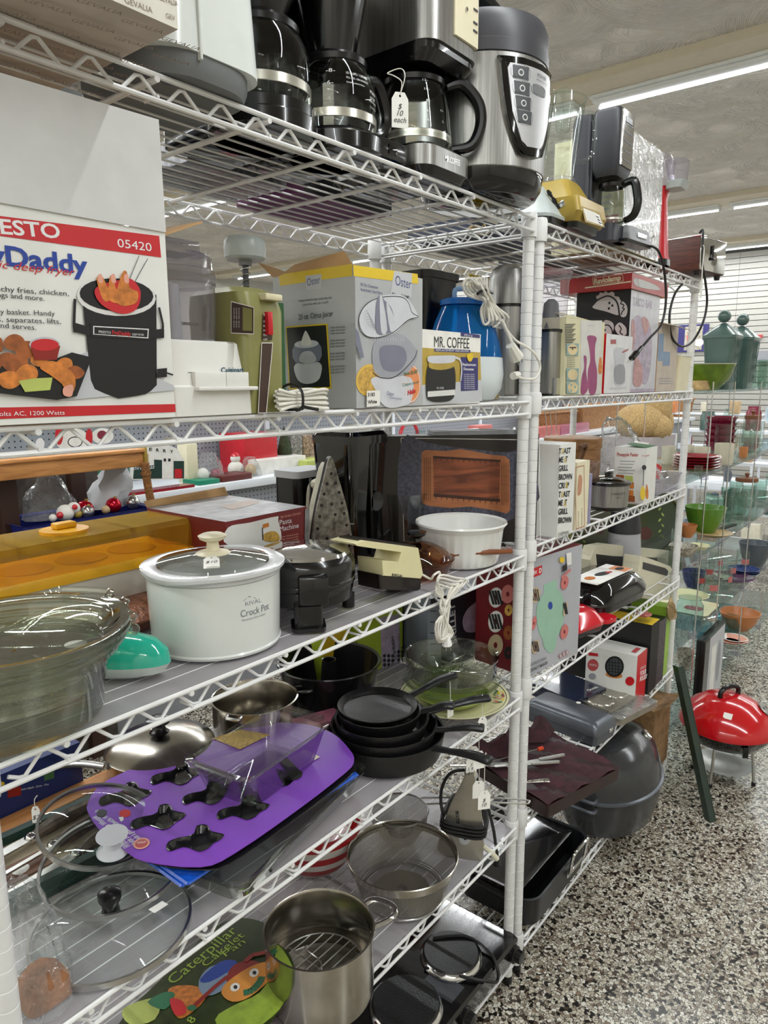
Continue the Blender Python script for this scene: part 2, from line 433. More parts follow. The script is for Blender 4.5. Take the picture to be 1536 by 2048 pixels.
def bag(w, d, h, seed, m='film', rings=8, n=26, amt=0.25, top=0.3, ox=0, oy_=0):
    """a crumpled clear bag"""
    rg = random.Random(seed); b = B(); R = []
    for i in range(rings):
        t = i/(rings-1); k = (1-(t**1.6)*(1-top)); 
        R.append([((w/2*k*(1+rg.uniform(-amt, amt)*(0.4+t)))*math.cos(2*PI*j/n)+ox*t, (d/2*k*(1+rg.uniform(-amt, amt)*(0.4+t)))*math.sin(2*PI*j/n)+oy_*t, max(0.02, h*t*(1+rg.uniform(-0.05, 0.05)))) for j in range(n)])
    return b.loft(R, m, True, True)
# ================================================================ materials of the room
def mat_terrazzo():
    m, nt, out = newmat('terrazzo'); b = N(nt, 'BsdfPrincipled'); b.inputs['Roughness'].default_value = 0.22
    tc = N(nt, 'TexCoord'); mp = N(nt, 'Mapping'); L(nt, tc.outputs['Object'], mp.inputs[0])
    nz = N(nt, 'TexNoise'); nz.inputs['Scale'].default_value = 90; L(nt, mp.outputs[0], nz.inputs['Vector'])
    add = N(nt, 'MixRGB', blend_type='LINEAR_LIGHT'); add.inputs[0].default_value = 0.006
    L(nt, mp.outputs[0], add.inputs[1]); L(nt, nz.outputs['Color'], add.inputs[2])
    v1 = N(nt, 'TexVoronoi'); v1.inputs['Scale'].default_value = 112; L(nt, add.outputs[0], v1.inputs['Vector'])
    e1 = N(nt, 'TexVoronoi', feature='DISTANCE_TO_EDGE'); e1.inputs['Scale'].default_value = 112; L(nt, add.outputs[0], e1.inputs['Vector'])
    sep = N(nt, 'SeparateColor'); L(nt, v1.outputs['Color'], sep.inputs[0])
    chip = ramp(nt, [(0.0, '#1c1916'), (0.1, '#4a3f36'), (0.17, '#8d8374'), (0.34, '#b8b09f'), (0.6, '#cfcabd'), (0.85, '#a8a090'), (0.95, '#7c6a5a')], 'CONSTANT')
    L(nt, sep.outputs[0], chip.inputs[0])
    gap = ramp(nt, [(0.03, '#000000'), (0.09, '#ffffff')]); L(nt, e1.outputs[0], gap.inputs[0])
    mx = N(nt, 'MixRGB'); L(nt, gap.outputs[0], mx.inputs[0]); mx.inputs[1].default_value = lin('#2b2723'); L(nt, chip.outputs[0], mx.inputs[2])
    L(nt, mx.outputs[0], b.inputs['Base Color']); L(nt, b.outputs[0], out.inputs[0])
mat_terrazzo()
def mat_swirl():
    m, nt, out = newmat('swirl_plaster'); b = N(nt, 'BsdfPrincipled'); b.inputs['Roughness'].default_value = 0.6
    tc = N(nt, 'TexCoord'); vo = N(nt, 'TexVoronoi'); vo.inputs['Scale'].default_value = 1.9; vo.inputs['Randomness'].default_value = 0.9
    L(nt, tc.outputs['Object'], vo.inputs['Vector'])
    sb = N(nt, 'VectorMath', operation='SUBTRACT'); sc = N(nt, 'VectorMath', operation='SCALE'); sc.inputs[3].default_value = 1.9
    L(nt, tc.outputs['Object'], sb.inputs[0]); L(nt, vo.outputs['Position'], sb.inputs[1])
    off = N(nt, 'VectorMath', operation='ADD'); off.inputs[1].default_value = (0.16, 0.1, 0); L(nt, sb.outputs[0], off.inputs[0])
    ln = N(nt, 'VectorMath', operation='LENGTH'); L(nt, off.outputs[0], ln.inputs[0])
    nz = N(nt, 'TexNoise'); nz.inputs['Scale'].default_value = 3; L(nt, tc.outputs['Object'], nz.inputs['Vector'])
    ma = N(nt, 'Math', operation='MULTIPLY_ADD'); ma.inputs[1].default_value = 0.12; L(nt, nz.outputs['Fac'], ma.inputs[0]); L(nt, ln.outputs['Value'], ma.inputs[2])
    mu = N(nt, 'Math', operation='MULTIPLY'); mu.inputs[1].default_value = 330; L(nt, ma.outputs[0], mu.inputs[0])
    si = N(nt, 'Math', operation='SINE'); L(nt, mu.outputs[0], si.inputs[0])
    n2 = N(nt, 'TexNoise'); n2.inputs['Scale'].default_value = 9; n2.inputs['Detail'].default_value = 5; L(nt, tc.outputs['Object'], n2.inputs['Vector'])
    mm = N(nt, 'Math', operation='MULTIPLY'); L(nt, si.outputs[0], mm.inputs[0]); L(nt, n2.outputs['Fac'], mm.inputs[1])
    bp = N(nt, 'Bump'); bp.inputs['Strength'].default_value = 0.9; bp.inputs['Distance'].default_value = 0.012
    L(nt, mm.outputs[0], bp.inputs['Height']); L(nt, bp.outputs[0], b.inputs['Normal'])
    cr = ramp(nt, [(0.35, '#d9d3c8'), (0.7, '#e8e4dc')]); L(nt, n2.outputs['Fac'], cr.inputs[0]); L(nt, cr.outputs[0], b.inputs['Base Color'])
    L(nt, b.outputs[0], out.inputs[0])
mat_swirl()
P('beam_paint', '#cfc5ae', 0.5, var=0.02); P('slat_white', '#aeaca5', 0.4, var=0.02); P('groove', '#4e4c48', 0.6); P('wall_paint', '#d8d3c6', 0.7)
P('strip_metal', '#7c7a74', 0.4, 0.6)
P('tube_glow', '#ffffff', 0.5, var=0, emit='#f6fbff', est=8.0); P('fixture', '#dfe2e0', 0.3, var=0.02)
# ================================================================ room shell
X0, X1, Y0, Y1, ZC = -170, 375, -190, 360, 130.8
struct('floor', B().box(X0, X1, Y0, Y1, -2, 0, 'terrazzo'))
struct('ceiling', B().box(X0, X1, Y0, Y1, ZC, ZC+2, 'swirl_plaster'))
b = B(); b.box(X1+0.6, X1+3, Y0, Y1, 0, ZC, 'groove')
for i in range(43):
    b.box(X1, X1+0.7, Y0, Y1, i*3.0+0.2, i*3.0+2.85, 'slat_white')
for i in range(11): b.box(X1-0.02, X1, -170+i*48, -169.85+i*48, 0, 129, 'groove')
struct('wall_east', b)
struct('wall_west', B().box(X0-2, X0, Y0, Y1, 0, ZC, 'wall_paint'))
struct('wall_south', B().box(X0, X1, Y0-2, Y0, 0, ZC, 'wall_paint'))
struct('wall_north', B().box(X0, X1, Y1, Y1+2, 0, ZC, 'slat_white'))
b = B()
for y in (-16.4, -112.4, 79.6, 175.6): b.box(X0, X1, y-0.06, y+0.06, 0.0, 0.02, 'strip_metal')
for x in (-120, -24, 72, 168, 264): b.box(x-0.06, x+0.06, Y0, Y1, 0.0, 0.02, 'strip_metal')
struct('trim_1', b)
k = 2
for x, _ in TUBE_ROWS:
    struct('trim_%d' % k, B().box(x-13, x+1.2, Y0, Y1, 128.9, ZC, 'beam_paint')); k += 1
fx = 0
def fixture(x, y0):
    t = thing('fluorescent_light', '', 'ceiling light', (x, y0, 0), 0, None)
    b = B(); b.box(-5.2, 0.9, 0, 95, 128.3, 128.9, 'fixture', 0.1); b.box(-4.2, -0.2, 0.3, 94.7, 127.5, 128.3, 'fixture', 0.2)
    obj('housing', b, t)
    b = B().at((0, 0.4, 127.75), (-90, 0, 0)); b.cyl(0, 0, 0, 94.2, 0.62, 'tube_glow', 16)
    obj('fluorescent_tube', b, t)
    for yy in (0.1, 94.2):
        obj('lamp_holder', B().box(-1.0, 1.0, yy, yy+0.7, 126.9, 128.6, 'fixture', 0.15), t)
    return t
where = {2: 'in the nearest visible row', 3: 'in the middle row', 4: 'in the row by the slatted wall', 0: 'in the rearmost row', 1: 'in the row above the racks'}
FX = None
for i, (x, _) in enumerate(TUBE_ROWS):
    for j, y0 in enumerate((-170, -72, 26, 124, 222) if x < 100 else (-145.5, -47.5, 51.5, 149.5, 247.5)):
        if FX is None: FX = t = fixture(x, y0)
        else: t = dup(FX, (x, y0, 0))
        pos = (' off to the right', ', right-hand end', ', second from the right', ', third from the right', ', leftmost end')[j]
        t['label'] = 'white fluorescent strip light ' + where[i] + pos
        t['group'] = 'fluorescent ceiling lights'

# ================================================================ wire racks
Z1 = [74.7, 59.4, 45.5, 31.6, 18.0, 3.5]; Z2 = [74.6, 59.7, 46.0, 32.3, 18.4, 4.0]
P('liner_m', '#8d8a90', 0.25)
def mat_liner():
    m, nt, out = newmat('shelf_liner'); b = N(nt, 'BsdfPrincipled'); b.inputs['Base Color'].default_value = lin('#b3afb1'); b.inputs['Roughness'].default_value = 0.22
    tr = N(nt, 'BsdfTransparent'); tr.inputs[0].default_value = lin('#dddbdf')
    mx = N(nt, 'MixShader'); mx.inputs[0].default_value = 0.55
    L(nt, tr.outputs[0], mx.inputs[1]); L(nt, b.outputs[0], mx.inputs[2]); L(nt, mx.outputs[0], out.inputs[0])
mat_liner()
def wire_shelf(W, D, zz):
    b = B(); m = 'epoxy_white'; g = 0.35
    def rod(p, q, r): b.tube([p, q], r, m, 8)
    for z, off in ((zz, 0), (zz-1.05, 0)):
        for y in (-0.62, D+0.62): rod((g, y, z), (W-g, y, z), 0.135)
        for x in (-0.62, W+0.62): rod((x, g, z), (x, D-g, z), 0.135)
    n = max(1, round((W-2*g)/2.27)); st = (W-2*g-0.7)/n
    for y, s_ in ((-0.62, 1), (D+0.62, -1)):
        pts = [(g+0.55, y+0.28*s_, zz-0.75)]; y0 = y+0.2*s_; y1 = y+0.24*s_
        for i in range(n):
            x = g+0.95+i*st
            pts += [(x, y0, zz-0.95), (x+st*0.12, y0, zz-0.98), (x+st*0.46, y1, zz-0.2), (x+st*0.58, y1, zz-0.15)]
            if i < n-1: pts.append((x+st*0.93, y0, zz-0.9))
        b.tube(pts, 0.095, m, 7)
    n = round((D-2*g)/2.27); st = (D-2*g-0.6)/n
    for x in (-0.62, W+0.62):
        pts = []
        for i in range(n):
            y = g+0.3+i*st; pts += [(x, y, zz-0.95), (x, y+st*0.45, zz-0.1), (x, y+st*0.55, zz-0.1), (x, y+st*0.97, zz-0.95)]
        b.tube(pts, 0.085, m, 6)
    k = round(W/6.75)
    for i in range(k):
        x = (i+0.5)*W/k; rod((x, -0.75, zz-0.18), (x, D+0.75, zz-0.18), 0.15)
        rod((x+0.0, -0.75, zz-0.9), (x, 0.3, zz-0.9), 0.08)
    nd = int(D/1.2)
    for i in range(1, nd): rod((-0.4, i*D/nd, zz+0.02), (W+0.4, i*D/nd, zz+0.02), 0.07)
    for x in (0, W):
        for y in (0, D):
            b.lathe([(0.56, zz-1.45), (0.66, zz-1.45), (0.7, zz-1.1), (0.7, zz+0.25), (0.62, zz+0.5), (0.54, zz+0.52)], (x, y, 0), m, 20)
    return b
def rack(name, label, x, W, D, zs, liners):
    t = thing(name, label, 'shelving unit', (x, 0, 0))
    pb = B(); ztop = zs[0]+0.35
    prof = [(0.5, 0.9)]
    for i in range(2, int(ztop)+1):
        prof += [(0.5, i-0.05), (0.462, i-0.03), (0.462, i+0.03), (0.5, i+0.05)]
    prof += [(0.5, ztop-0.1), (0.42, ztop), (0.0001, ztop)]
    pb.lathe(prof, (0, 0, 0), 'epoxy_white', 20); pb.lathe([(0.0001, 0.0), (0.52, 0.0), (0.55, 0.1), (0.5, 0.95)], (0, 0, 0), 'black', 16)
    me = pb.mesh('post')
    for px in (0, W):
        for py in (0, D): obj('post', me, t, (px, py, 0))
    for i, z in enumerate(zs):
        s = obj('wire_shelf', wire_shelf(W, D, 0) , t, (0, 0, z))
        if liners[i]: obj('shelf_liner', B().rl([(0.035, W-0.9, D+0.9, 0.6, W/2, D/2), (0.072, W-0.9, D+0.9, 0.6, W/2, D/2)], 'shelf_liner'), s)
    return t
D0 = 17.0
rack('wire_rack', 'near white wire shelving unit of six shelves, holding the slow cooker and the skillets', -47.0, 47.0, D0, Z1, [0, 0, 1, 1, 1, 0])
rack('wire_rack', 'far white wire shelving unit of six shelves, standing beyond the double post', 1.9, 47.2, D0, Z2, [0]*6)
# ================================================================ top shelf, near rack
T1 = 74.87
P('carton_grey', '#b8ada2', 0.85, var=0.05); P('gev_front', '#d6d2c6', 0.7, var=0.03); P('gev_ink', '#8b7b72', 0.8, var=0)
P('app_white', '#d9dedb', 0.22, var=0.02); P('app_grey', '#6c6f70', 0.55); P('tank', '#b9cdc6', 0.15, var=0.02); P('rose', '#a8514a', 0.8)
t = carton('cardboard_carton', 'grey-tan carton printed all over with faint lettering, leftmost on the top shelf', -53.5, -38.56, -4.6, 5.9, T1, T1+10, 'gev_front', 'carton_grey')
p = PP(t, (0, 0, 0), (1, 0, 0), (0, -1, 0))          # underside, read from below
for i in range(9):
    for j in range(7):
        p.text('GEVALIA', 0.6+i*1.75+(j % 2)*0.6, -9.7+j*1.5, 0.42, 'gev_ink', rot=12, shear=0.2)
p.put(t)
p = ppf(t)
p.pt_('GEVALIA', (250, 6), (305, 27), 12, 'gev_ink'); p.pt_('GEVALIA', (318, 0), (356, 14), 11, 'gev_ink'); p.pt_('GEV', (332, 36), (350, 42), 10, 'gev_ink')
for i in range(6): p.text('GEVALIA', 1+2.3*(i % 3), 2.4+2.2*(i//3), 0.5, 'gev_ink')
p.put(t)

t = thing('coffee_maker', 'glossy white coffee maker with a dark grey underside on the top shelf', 'coffee maker', (-34.3, 2.4, T1), 0)
b = B(); b.rl([(0.0, 6.0, 7.6, 2.2), (0.5, 6.3, 8.0, 2.3), (1.0, 6.3, 8.0, 2.3)], 'app_grey')
b.box(-1.6, 1.2, -0.8, 0.4, -0.02, 0.01, 'dgrey'); b.cyl(1.6, -2.6, -0.1, 0.05, 0.35, 'black', 12); b.cyl(-1.6, -2.6, -0.1, 0.05, 0.35, 'black', 12)
obj('base', b, t)
b = B(); b.rl([(1.0, 6.7, 8.2, 1.6), (3, 6.5, 8.1, 1.6), (9, 5.9, 7.6, 1.5), (14, 5.4, 7.2, 1.5), (14.4, 5.0, 6.8, 1.4)], 'app_white'); obj('housing', b, t)
b = B(); b.box(-1.0, -0.85, -4.2, -3.6, 0.7, 9, 'app_white', 0.04); obj('panel_seam', b, t)
b = B(); b.rl([(6.0, 4.4, 0.8, 0.35, 0.6, -3.62), (12.8, 4.0, 0.8, 0.35, 0.5, -3.3)], 'tank'); obj('water_gauge', b, t)

def carafe(t, c, prof, lidz, band, marks=None, hang=-60, hr=1.0, r=2.6, hz=(0.6, 3.6), glassm='glass', off=0.0):
    """glass jug with metal band, lid and loop handle, as parts of t"""
    x, y, z = c
    g = obj('glass_carafe', B().lathe(prof, c, glassm, 36), t)
    b = B(); b.lathe([(band[0], band[1]), (band[0]+0.03, band[1]+0.03), (band[0]+0.03, band[2]), (band[0]-0.02, band[2]+0.03)], c, 'band_steel', 36); obj('metal_band', b, t)
    top = prof[-1][0]
    b = B(); b.lathe([(top-0.2, lidz-0.25), (top+0.12, lidz-0.2), (top+0.16, lidz+0.12), (top, lidz+0.3), (0.001, lidz+0.42)], c, 'black', 32); obj('lid', b, t)
    a = R_(hang); u = Vector((math.cos(a), math.sin(a), 0)); q = Vector(c)
    pts = [q+u*(r-0.2)+Vector((0, 0, hz[1]+0.15)), q+u*(r+0.9)+Vector((0, 0, hz[1]+0.3)), q+u*(r+1.75*hr)+Vector((0, 0, hz[1]-0.9)), q+u*(r+1.9*hr)+Vector((0, 0, (hz[0]+hz[1])/2-0.4)), q+u*(r+1.35*hr)+Vector((0, 0, hz[0]+0.25)), q+u*(r+0.15)+Vector((0, 0, hz[0]-0.05))]
    obj('handle', B().tube(pts, 0.36, 'black', 10, smooth_pts=5, radii=[0.3, 0.42, 0.42, 0.4, 0.38, 0.3]), t)
P('band_steel', '#cfcdc2', 0.25, 0.8, var=0.05); P('ink_white', '#dedede', 0.5, var=0); P('cm_black', '#0b0b0d', 0.18, var=0.1, coat=0.3)
P('charcoal', '#2c2d33', 0.42, var=0.05, bump=0.08, bscale=120)
globe = [(1.9, 0.0), (2.35, 0.12), (2.62, 0.7), (2.82, 1.5), (2.85, 2.2), (2.7, 3.0), (2.35, 3.7), (2.1, 4.0)]
# first black coffee maker
t = thing('coffee_maker', 'black drip coffee maker with a round glass carafe, beside the white coffee maker', 'coffee maker', (-27.4, 2.9, T1), 0)
b = B(); b.lathe([(0.001, 0), (3.0, 0), (3.2, 0.15), (3.2, 0.9), (3.1, 1.0), (3.1, 1.55), (2.8, 1.7), (0.001, 1.7)], (0, 0, 0), 'cm_black', 40)
b.box(-2.6, 2.6, 0, 6.0, 0, 1.5, 'cm_black', 0.3); obj('base', b, t)
b = B(); b.rl([(1.4, 5.2, 3.0, 0.8, 0, 4.4), (10.5, 5.2, 3.0, 0.8, 0, 4.4), (14, 5.2, 3.0, 0.8, 0, 4.4)], 'cm_black'); obj('water_tank', b, t)
b = B(); b.lathe([(0.6, 6.1), (1.2, 6.3), (2.6, 9.0), (2.9, 12), (2.9, 13.5)], (0.2, 0, 0), 'cm_black', 32, True, True); b.box(-2.6, 2.6, 0.5, 4.5, 8.5, 13.5, 'cm_black', 0.4); obj('filter_basket', b, t)
carafe(t, (0.0, 0.0, 1.72), globe, 4.05, (2.83, 0.55, 1.05), hang=20, r=2.7)
# second, with the printed scale
t = thing('coffee_maker', 'black drip coffee maker whose carafe has white cup markings printed on it', 'coffee maker', (-21.9, 2.2, T1), 0)
b = B(); b.lathe([(0.001, 0), (2.9, 0), (3.05, 0.15), (3.05, 1.0), (2.7, 1.3), (0.001, 1.3)], (0, 0, 0), 'cm_black', 40)
b.box(0.2, 3.7, -2.9, 0.5, 0.05, 1.3, 'cm_black', 0.25); b.box(-2.7, 2.6, 0, 6, 0, 1.3, 'cm_black', 0.3); obj('base', b, t)
b = B(); b.box(1.7, 2.5, -3.0, -2.85, 0.35, 0.95, 'black_gloss', 0.05); obj('power_switch', b, t)
b = B(); b.rl([(1.2, 5.0, 3.0, 0.8, 0, 4.4), (13, 5.0, 3.0, 0.8, 0, 4.4)], 'cm_black'); obj('water_tank', b, t)
b = B(); b.lathe([(0.7, 5.8), (1.5, 6.0), (2.4, 10), (2.8, 13.5)], (0, 0.3, 0), 'cm_black', 32, True, True); obj('filter_cone', b, t)
carafe(t, (0, 0, 1.35), [(r*0.9, z) for r, z in globe], 4.1, (2.55, 0.5, 1.0), hang=-12, r=2.4, hr=0.9)
# lettering that follows the glass
def wraptext(parent, name, c, r, items, m='ink_white'):
    b = B()
    for s_, ang, z, size, sx in items:
        vs, fs, x0, x1 = textmesh(s_, 0, 0)
        out = []
        for x, y in vs:
            a = R_(ang)+(x-x0)*size*sx/r(z) if callable(r) else R_(ang)+(x-x0)*size*sx/r
            rr = (r(z+y*size) if callable(r) else r)+0.02
            out.append((c[0]+rr*math.cos(a), c[1]+rr*math.sin(a), c[2]+z+y*size))
        b.raw(out, fs, m)
    return merge(inner(parent, name), b)
def prof_r(prof):
    def f(z):
        for (r0, z0), (r1, z1) in zip(prof, prof[1:]):
            if z0 <= z <= z1 and z1 > z0: return r0+(r1-r0)*(z-z0)/(z1-z0)
        return prof[-1][0] if z > prof[-1][1] else prof[0][0]
    return f
g9 = [(r*0.9, z) for r, z in globe]
wraptext(t, 'glass_carafe', (0, 0, 1.35), prof_r(g9), [('-8-', -150, 2.9, 0.32, 1.6), ('-6-', -152, 2.2, 0.32, 1.6), ('-4-', -152, 1.35, 0.32, 1.6), ('10 CUPS / 1300ML', -122, 2.85, 0.2, 1), ('FILL TO - ON HANDLE', -122, 2.6, 0.16, 1), ('Remplir jusqu\'a la fleche', -122, 2.35, 0.13, 1), ('Melita', -82, 2.15, 0.3, 1), ('10 CUP', -82, 1.85, 0.22, 1), ('COFFEE CARAFE', -84, 1.68, 0.13, 1), ('Verseuse 8 tasses', -82, 1.4, 0.13, 1)])
# stainless one with the price tag
t = thing('coffee_maker', 'stainless and black coffee maker with a big black carafe handle and a price tag', 'coffee maker', (-17.0, -1.25, T1), 0)
b = B(); b.rl([(0, 5.4, 8.0, 1.2, 2.9, 4.3), (0.35, 5.7, 8.4, 1.2, 2.9, 4.3), (0.5, 6.0, 8.7, 1.2, 2.95, 4.35)], 'cm_black'); obj('foot_ring', b, t)
b = B(); b.rl([(0.5, 6.1, 8.8, 1.3, 2.95, 4.35), (1.75, 6.1, 8.8, 1.3, 2.95, 4.35)], 'brushed'); obj('steel_base', b, t)
b = B(); b.rl([(1.75, 5.9, 8.6, 1.2, 2.95, 4.35), (2.0, 5.4, 8.2, 1.2, 2.95, 4.35)], 'cm_black'); b.box(0.2, 5.7, 5.6, 8.5, 1.8, 10, 'cm_black', 0.5); obj('column', b, t)
b = B(); b.rl([(6.9, 5.6, 8.3, 1.2, 2.95, 4.6), (7.5, 6.1, 9.0, 1.3, 2.95, 4.3), (9, 6.1, 9.2, 1.3, 2.95, 4.2)], 'cm_black'); b.rl([(7.9, 6.15, 9.3, 1.3, 2.95, 4.2), (14, 6.15, 9.3, 1.3, 2.95, 4.2)], 'brushed'); obj('brew_head', b, t)
b = B(); b.rl([(8.7, 2.9, 0.3, 0.12, 3.9, -0.46), (13.5, 2.9, 0.3, 0.12, 3.9, -0.46)], 'cream'); obj('control_panel', b, t)
b = B()
for z in (9.6, 10.1, 10.9): obj('button', B().box(4.6, 5.1, -0.66, -0.6, z, z+0.12, 'dgrey'), t)
obj('button', b.at((3.7, -0.6, 10.6), (90, 0, 0)).cyl(0, 0, 0, 0.1, 0.13, 'chrome', 12), t)
cp = [(2.0, 0.0), (2.5, 0.1), (2.66, 0.6), (2.62, 1.4), (2.5, 2.6), (2.3, 3.6), (2.1, 4.3)]
carafe(t, (2.75, 3.0, 2.05), cp, 4.4, (2.62, 0.45, 0.95), hang=-52, r=2.5, hr=1.15, hz=(0.35, 4.2))
wraptext(t, 'glass_carafe', (2.75, 3.0, 2.05), prof_r(cp), [('12-', -128, 4.0, 0.22, 1.6), ('10-', -126, 3.4, 0.22, 1.6), ('8-', -124, 2.65, 0.22, 1.6), ('6-', -124, 2.0, 0.22, 1.6), ('4-', -124, 1.4, 0.22, 1.6), ('11-', -98, 2.2, 0.2, 1.3), ('5-', -96, 1.5, 0.2, 1.3)])
p = ppf(t, -0.06); p.pt_('MR.COFFEE', (890, 322), (920, 332), 12, 'silver_ink' if 'silver_ink' in MATS else P('silver_ink', '#e8e8e8', 0.3, 0.5, var=0), bold=0.01); p.put(t, 'steel_base')
q = at_y(800, 190, -3.2)
tagcard('price_tag', 'white paper price tag reading $10 each, tied to the Melitta carafe handle' if False else 'white ten dollar price tag tied to a black carafe handle', q.x, q.y, q.z, 1.0, 1.75, -35, lines=('$', '10', 'each'), string=[(0, 0, 0), (0.1, 0, 0.7), (-0.3, 0.3, 1.1), (-0.5, 0.8, 1.4), (0.2, 0.5, 1.6), (0.3, 0, 1.0), (0, 0, 0)])

# pressure cooker
t = thing('pressure_cooker', 'tall stainless electric pressure cooker with a dark lid at the rack corner', 'pressure cooker', (-6.3, 1.1, T1), 0)
P('dark_lid', '#3b3b40', 0.4, var=0.04, bump=0.05, bscale=150)
obj('base', B().lathe([(0.001, 0), (4.0, 0.0), (4.3, 0.15), (4.7, 0.8), (4.85, 1.6), (4.85, 1.8)], (0, 0, 0), 'black_gloss', 48), t)
obj('steel_body', B().lathe([(4.82, 1.6), (4.9, 1.7), (4.95, 5), (4.95, 9.1), (4.85, 9.2)], (0, 0, 0), 'brushed', 48), t)
obj('lid_rim', B().lathe([(4.85, 9.15), (5.0, 9.2), (5.0, 10.0), (4.92, 10.05), (4.92, 10.2)], (0, 0, 0), 'dark_lid', 48), t)
obj('lid', B().lathe([(4.92, 10.1), (4.95, 11.4), (4.7, 12.0), (3.6, 12.4), (0.001, 12.6)], (0, 0, 0), 'dark_lid', 48), t)
obj('lid_handle', B().tube([(-4.2, 0.6, 11.8), (-3.4, 0.3, 13.6), (-1.2, 0, 14.5), (1.0, -0.6, 13.8), (1.8, -1.0, 12.1)], 0.55, 'black', 10, smooth_pts=5), t)
# curved control panel, hanging on the front right of the drum
def curved(loop, r, c, th, m, a_mid, k=10):
    """closed loop of (arc inches, z) laid on a cylinder of radius r as a raised panel"""
    b = B(); vs, fs = filled([loop])
    # subdivide by slicing strips for curvature
    n = len(loop)
    def on(s_, z, rr): a = R_(a_mid)+s_/r; return (c[0]+rr*math.cos(a), c[1]+rr*math.sin(a), c[2]+z)
    bm = bmesh.new(); bv = [bm.verts.new((x, y, 0)) for x, y in vs]
    for f in fs:
        try: bm.faces.new([bv[i] for i in f])
        except ValueError: pass
    for i in range(-12, 13):
        g = bm.verts[:]+bm.edges[:]+bm.faces[:]
        bmesh.ops.bisect_plane(bm, geom=g, plane_co=(i*0.35, 0, 0), plane_no=(1, 0, 0))
    bm.verts.index_update(); V2 = [(v.co.x, v.co.y) for v in bm.verts]; F2 = [tuple(v.index for v in f.verts) for f in bm.faces]; bm.free()
    b.raw([on(x, z, r+th) for x, z in V2], F2, m, True)
    o2, _ = crom([Vector((x, y, 0)) for x, y in loop], 3, True); n = len(o2)
    b.raw([on(v.x, v.y, r+th) for v in o2]+[on(v.x, v.y, r-0.02) for v in o2], [(i, (i+1) % n, (i+1) % n+n, i+n) for i in range(n)], m)
    return b
AM = -104
pan = [(-2.4, 8.7), (2.4, 8.7), (2.7, 8.3), (2.4, 5.0), (1.5, 3.0), (1.0, 2.5), (-0.6, 2.4), (-1.2, 2.8), (-2.1, 5.0), (-2.6, 8.3)]
obj('panel_bezel', curved(pan, 4.95, (0, 0, 0), 0.3, 'black_gloss', AM), t)
def sc(l, k=0.84, cz=6.0, dx=0.15): return [((x-dx)*k+dx, (z-cz)*k+cz) for x, z in l]
P('panel_silver', '#b9b9bb', 0.35, 0.3)
obj('panel_face', curved(sc(pan), 4.95, (0, 0, 0), 0.34, 'panel_silver', AM), t)
b = B()
for i, z in enumerate((7.3, 6.3, 5.35, 4.45)):
    q_ = curved([(-1.75+i*0.16, z), (-0.55+i*0.12, z), (-0.55+i*0.12, z+0.85), (-1.8+i*0.12, z+0.85)], 4.95, (0, 0, 0), 0.36, 'dgrey', AM)
    q2 = curved(ell(-1.18+i*0.14, z+0.42, 0.22, n=12), 4.95, (0, 0, 0), 0.37, 'ink_white', AM); q3 = curved(ell(-1.18+i*0.14, z+0.42, 0.15, n=12), 4.95, (0, 0, 0), 0.38, 'dgrey', AM)
    bo = obj('button', q_, t); merge(bo, q2); merge(bo, q3)
obj('display', curved([(-0.1, 6.6), (1.2, 6.6), (1.2, 7.2), (-0.1, 7.2)], 4.95, (0, 0, 0), 0.37, 'app_grey', AM), t)
wraptext(t, 'panel_face', (0, 0, 0), 5.33, [('POWER', AM+3, 7.75, 0.34, 1), ('PRESSURE COOKER XL', AM+2, 7.5, 0.14, 1), ('DELAY TIMER', AM-21, 7.35, 0.14, 1), ('CANNING', AM-19, 6.35, 0.14, 1), ('SOUP', AM-16, 5.4, 0.16, 1), ('SLOW', AM-14, 4.5, 0.16, 1)], 'ink')

# things lying flat at the back of the top shelf
P('cord_mix', '#101010', 0.5); P('foil', '#8f8f92', 0.3, 0.7, var=0.25, scale=25)
def coil(name, label, x, y, z, r, m='cord_black', turns=3, rr=0.13, group=None, rz=0, flat=0.5, cat='cord', plug=True):
    t = thing(name, label, cat, (x, y, z), rz, group); rg = random.Random(int(x*7+y*3))
    pts = []
    for i in range(turns*12):
        a = i*PI/6; q = r*(1+0.12*math.sin(i*1.7)); pts.append((q*math.cos(a), q*flat*math.sin(a), rr+0.25*rr*(i % 5)+rr*1.1*(i/12)))
    obj('flex', B().tube(pts, rr, m, 7, smooth_pts=3), t)
    obj('tie', B().tube([(r*0.05, -r*flat*1.1, rr), (0, -r*flat*0.8, rr*7), (0, -r*flat*0.3, rr*2)], 0.09, m, 6), t)
    if plug: obj('plug', B().box(r*0.9, r*0.9+1.1, -0.3, 0.3, 0.0, 0.6, m, 0.12), t)
    return t
for i, (x, y, l) in enumerate([(-33.2, 9.5, 'coiled black power cord at the back of the top shelf behind the white coffee maker'), (-31.0, 13.5, 'coiled black power cord at the back of the top shelf behind the first carafe')]):
    coil('power_cord', l, x, y, T1, 1.7)
t = carton('flat_box', 'flat silver-grey patterned box under the coffee makers at the back of the top shelf', -28, -19.5, 9.2, 15.5, T1, T1+1.6, 'foil', 'foil')
t = carton('flat_box', 'flat dark box with a magenta edge at the back of the top shelf', -18.4, -8, 8.6, 16, T1, T1+2.2, 'black_matte', P('magenta_dim', '#6b3560', 0.6))
t = carton('flat_box', 'flat grey box at the back left of the top shelf', -46, -35.5, 8, 16, T1, T1+3, 'grey', 'grey')
t = carton('flat_box', 'flat brown box with a dim picture at the back of the top shelf', -17.5, -9.0, 8.4, 15.6, T1+2.2, T1+3.4, P('dim_brown', '#4b3a35', 0.6), 'dim_brown')
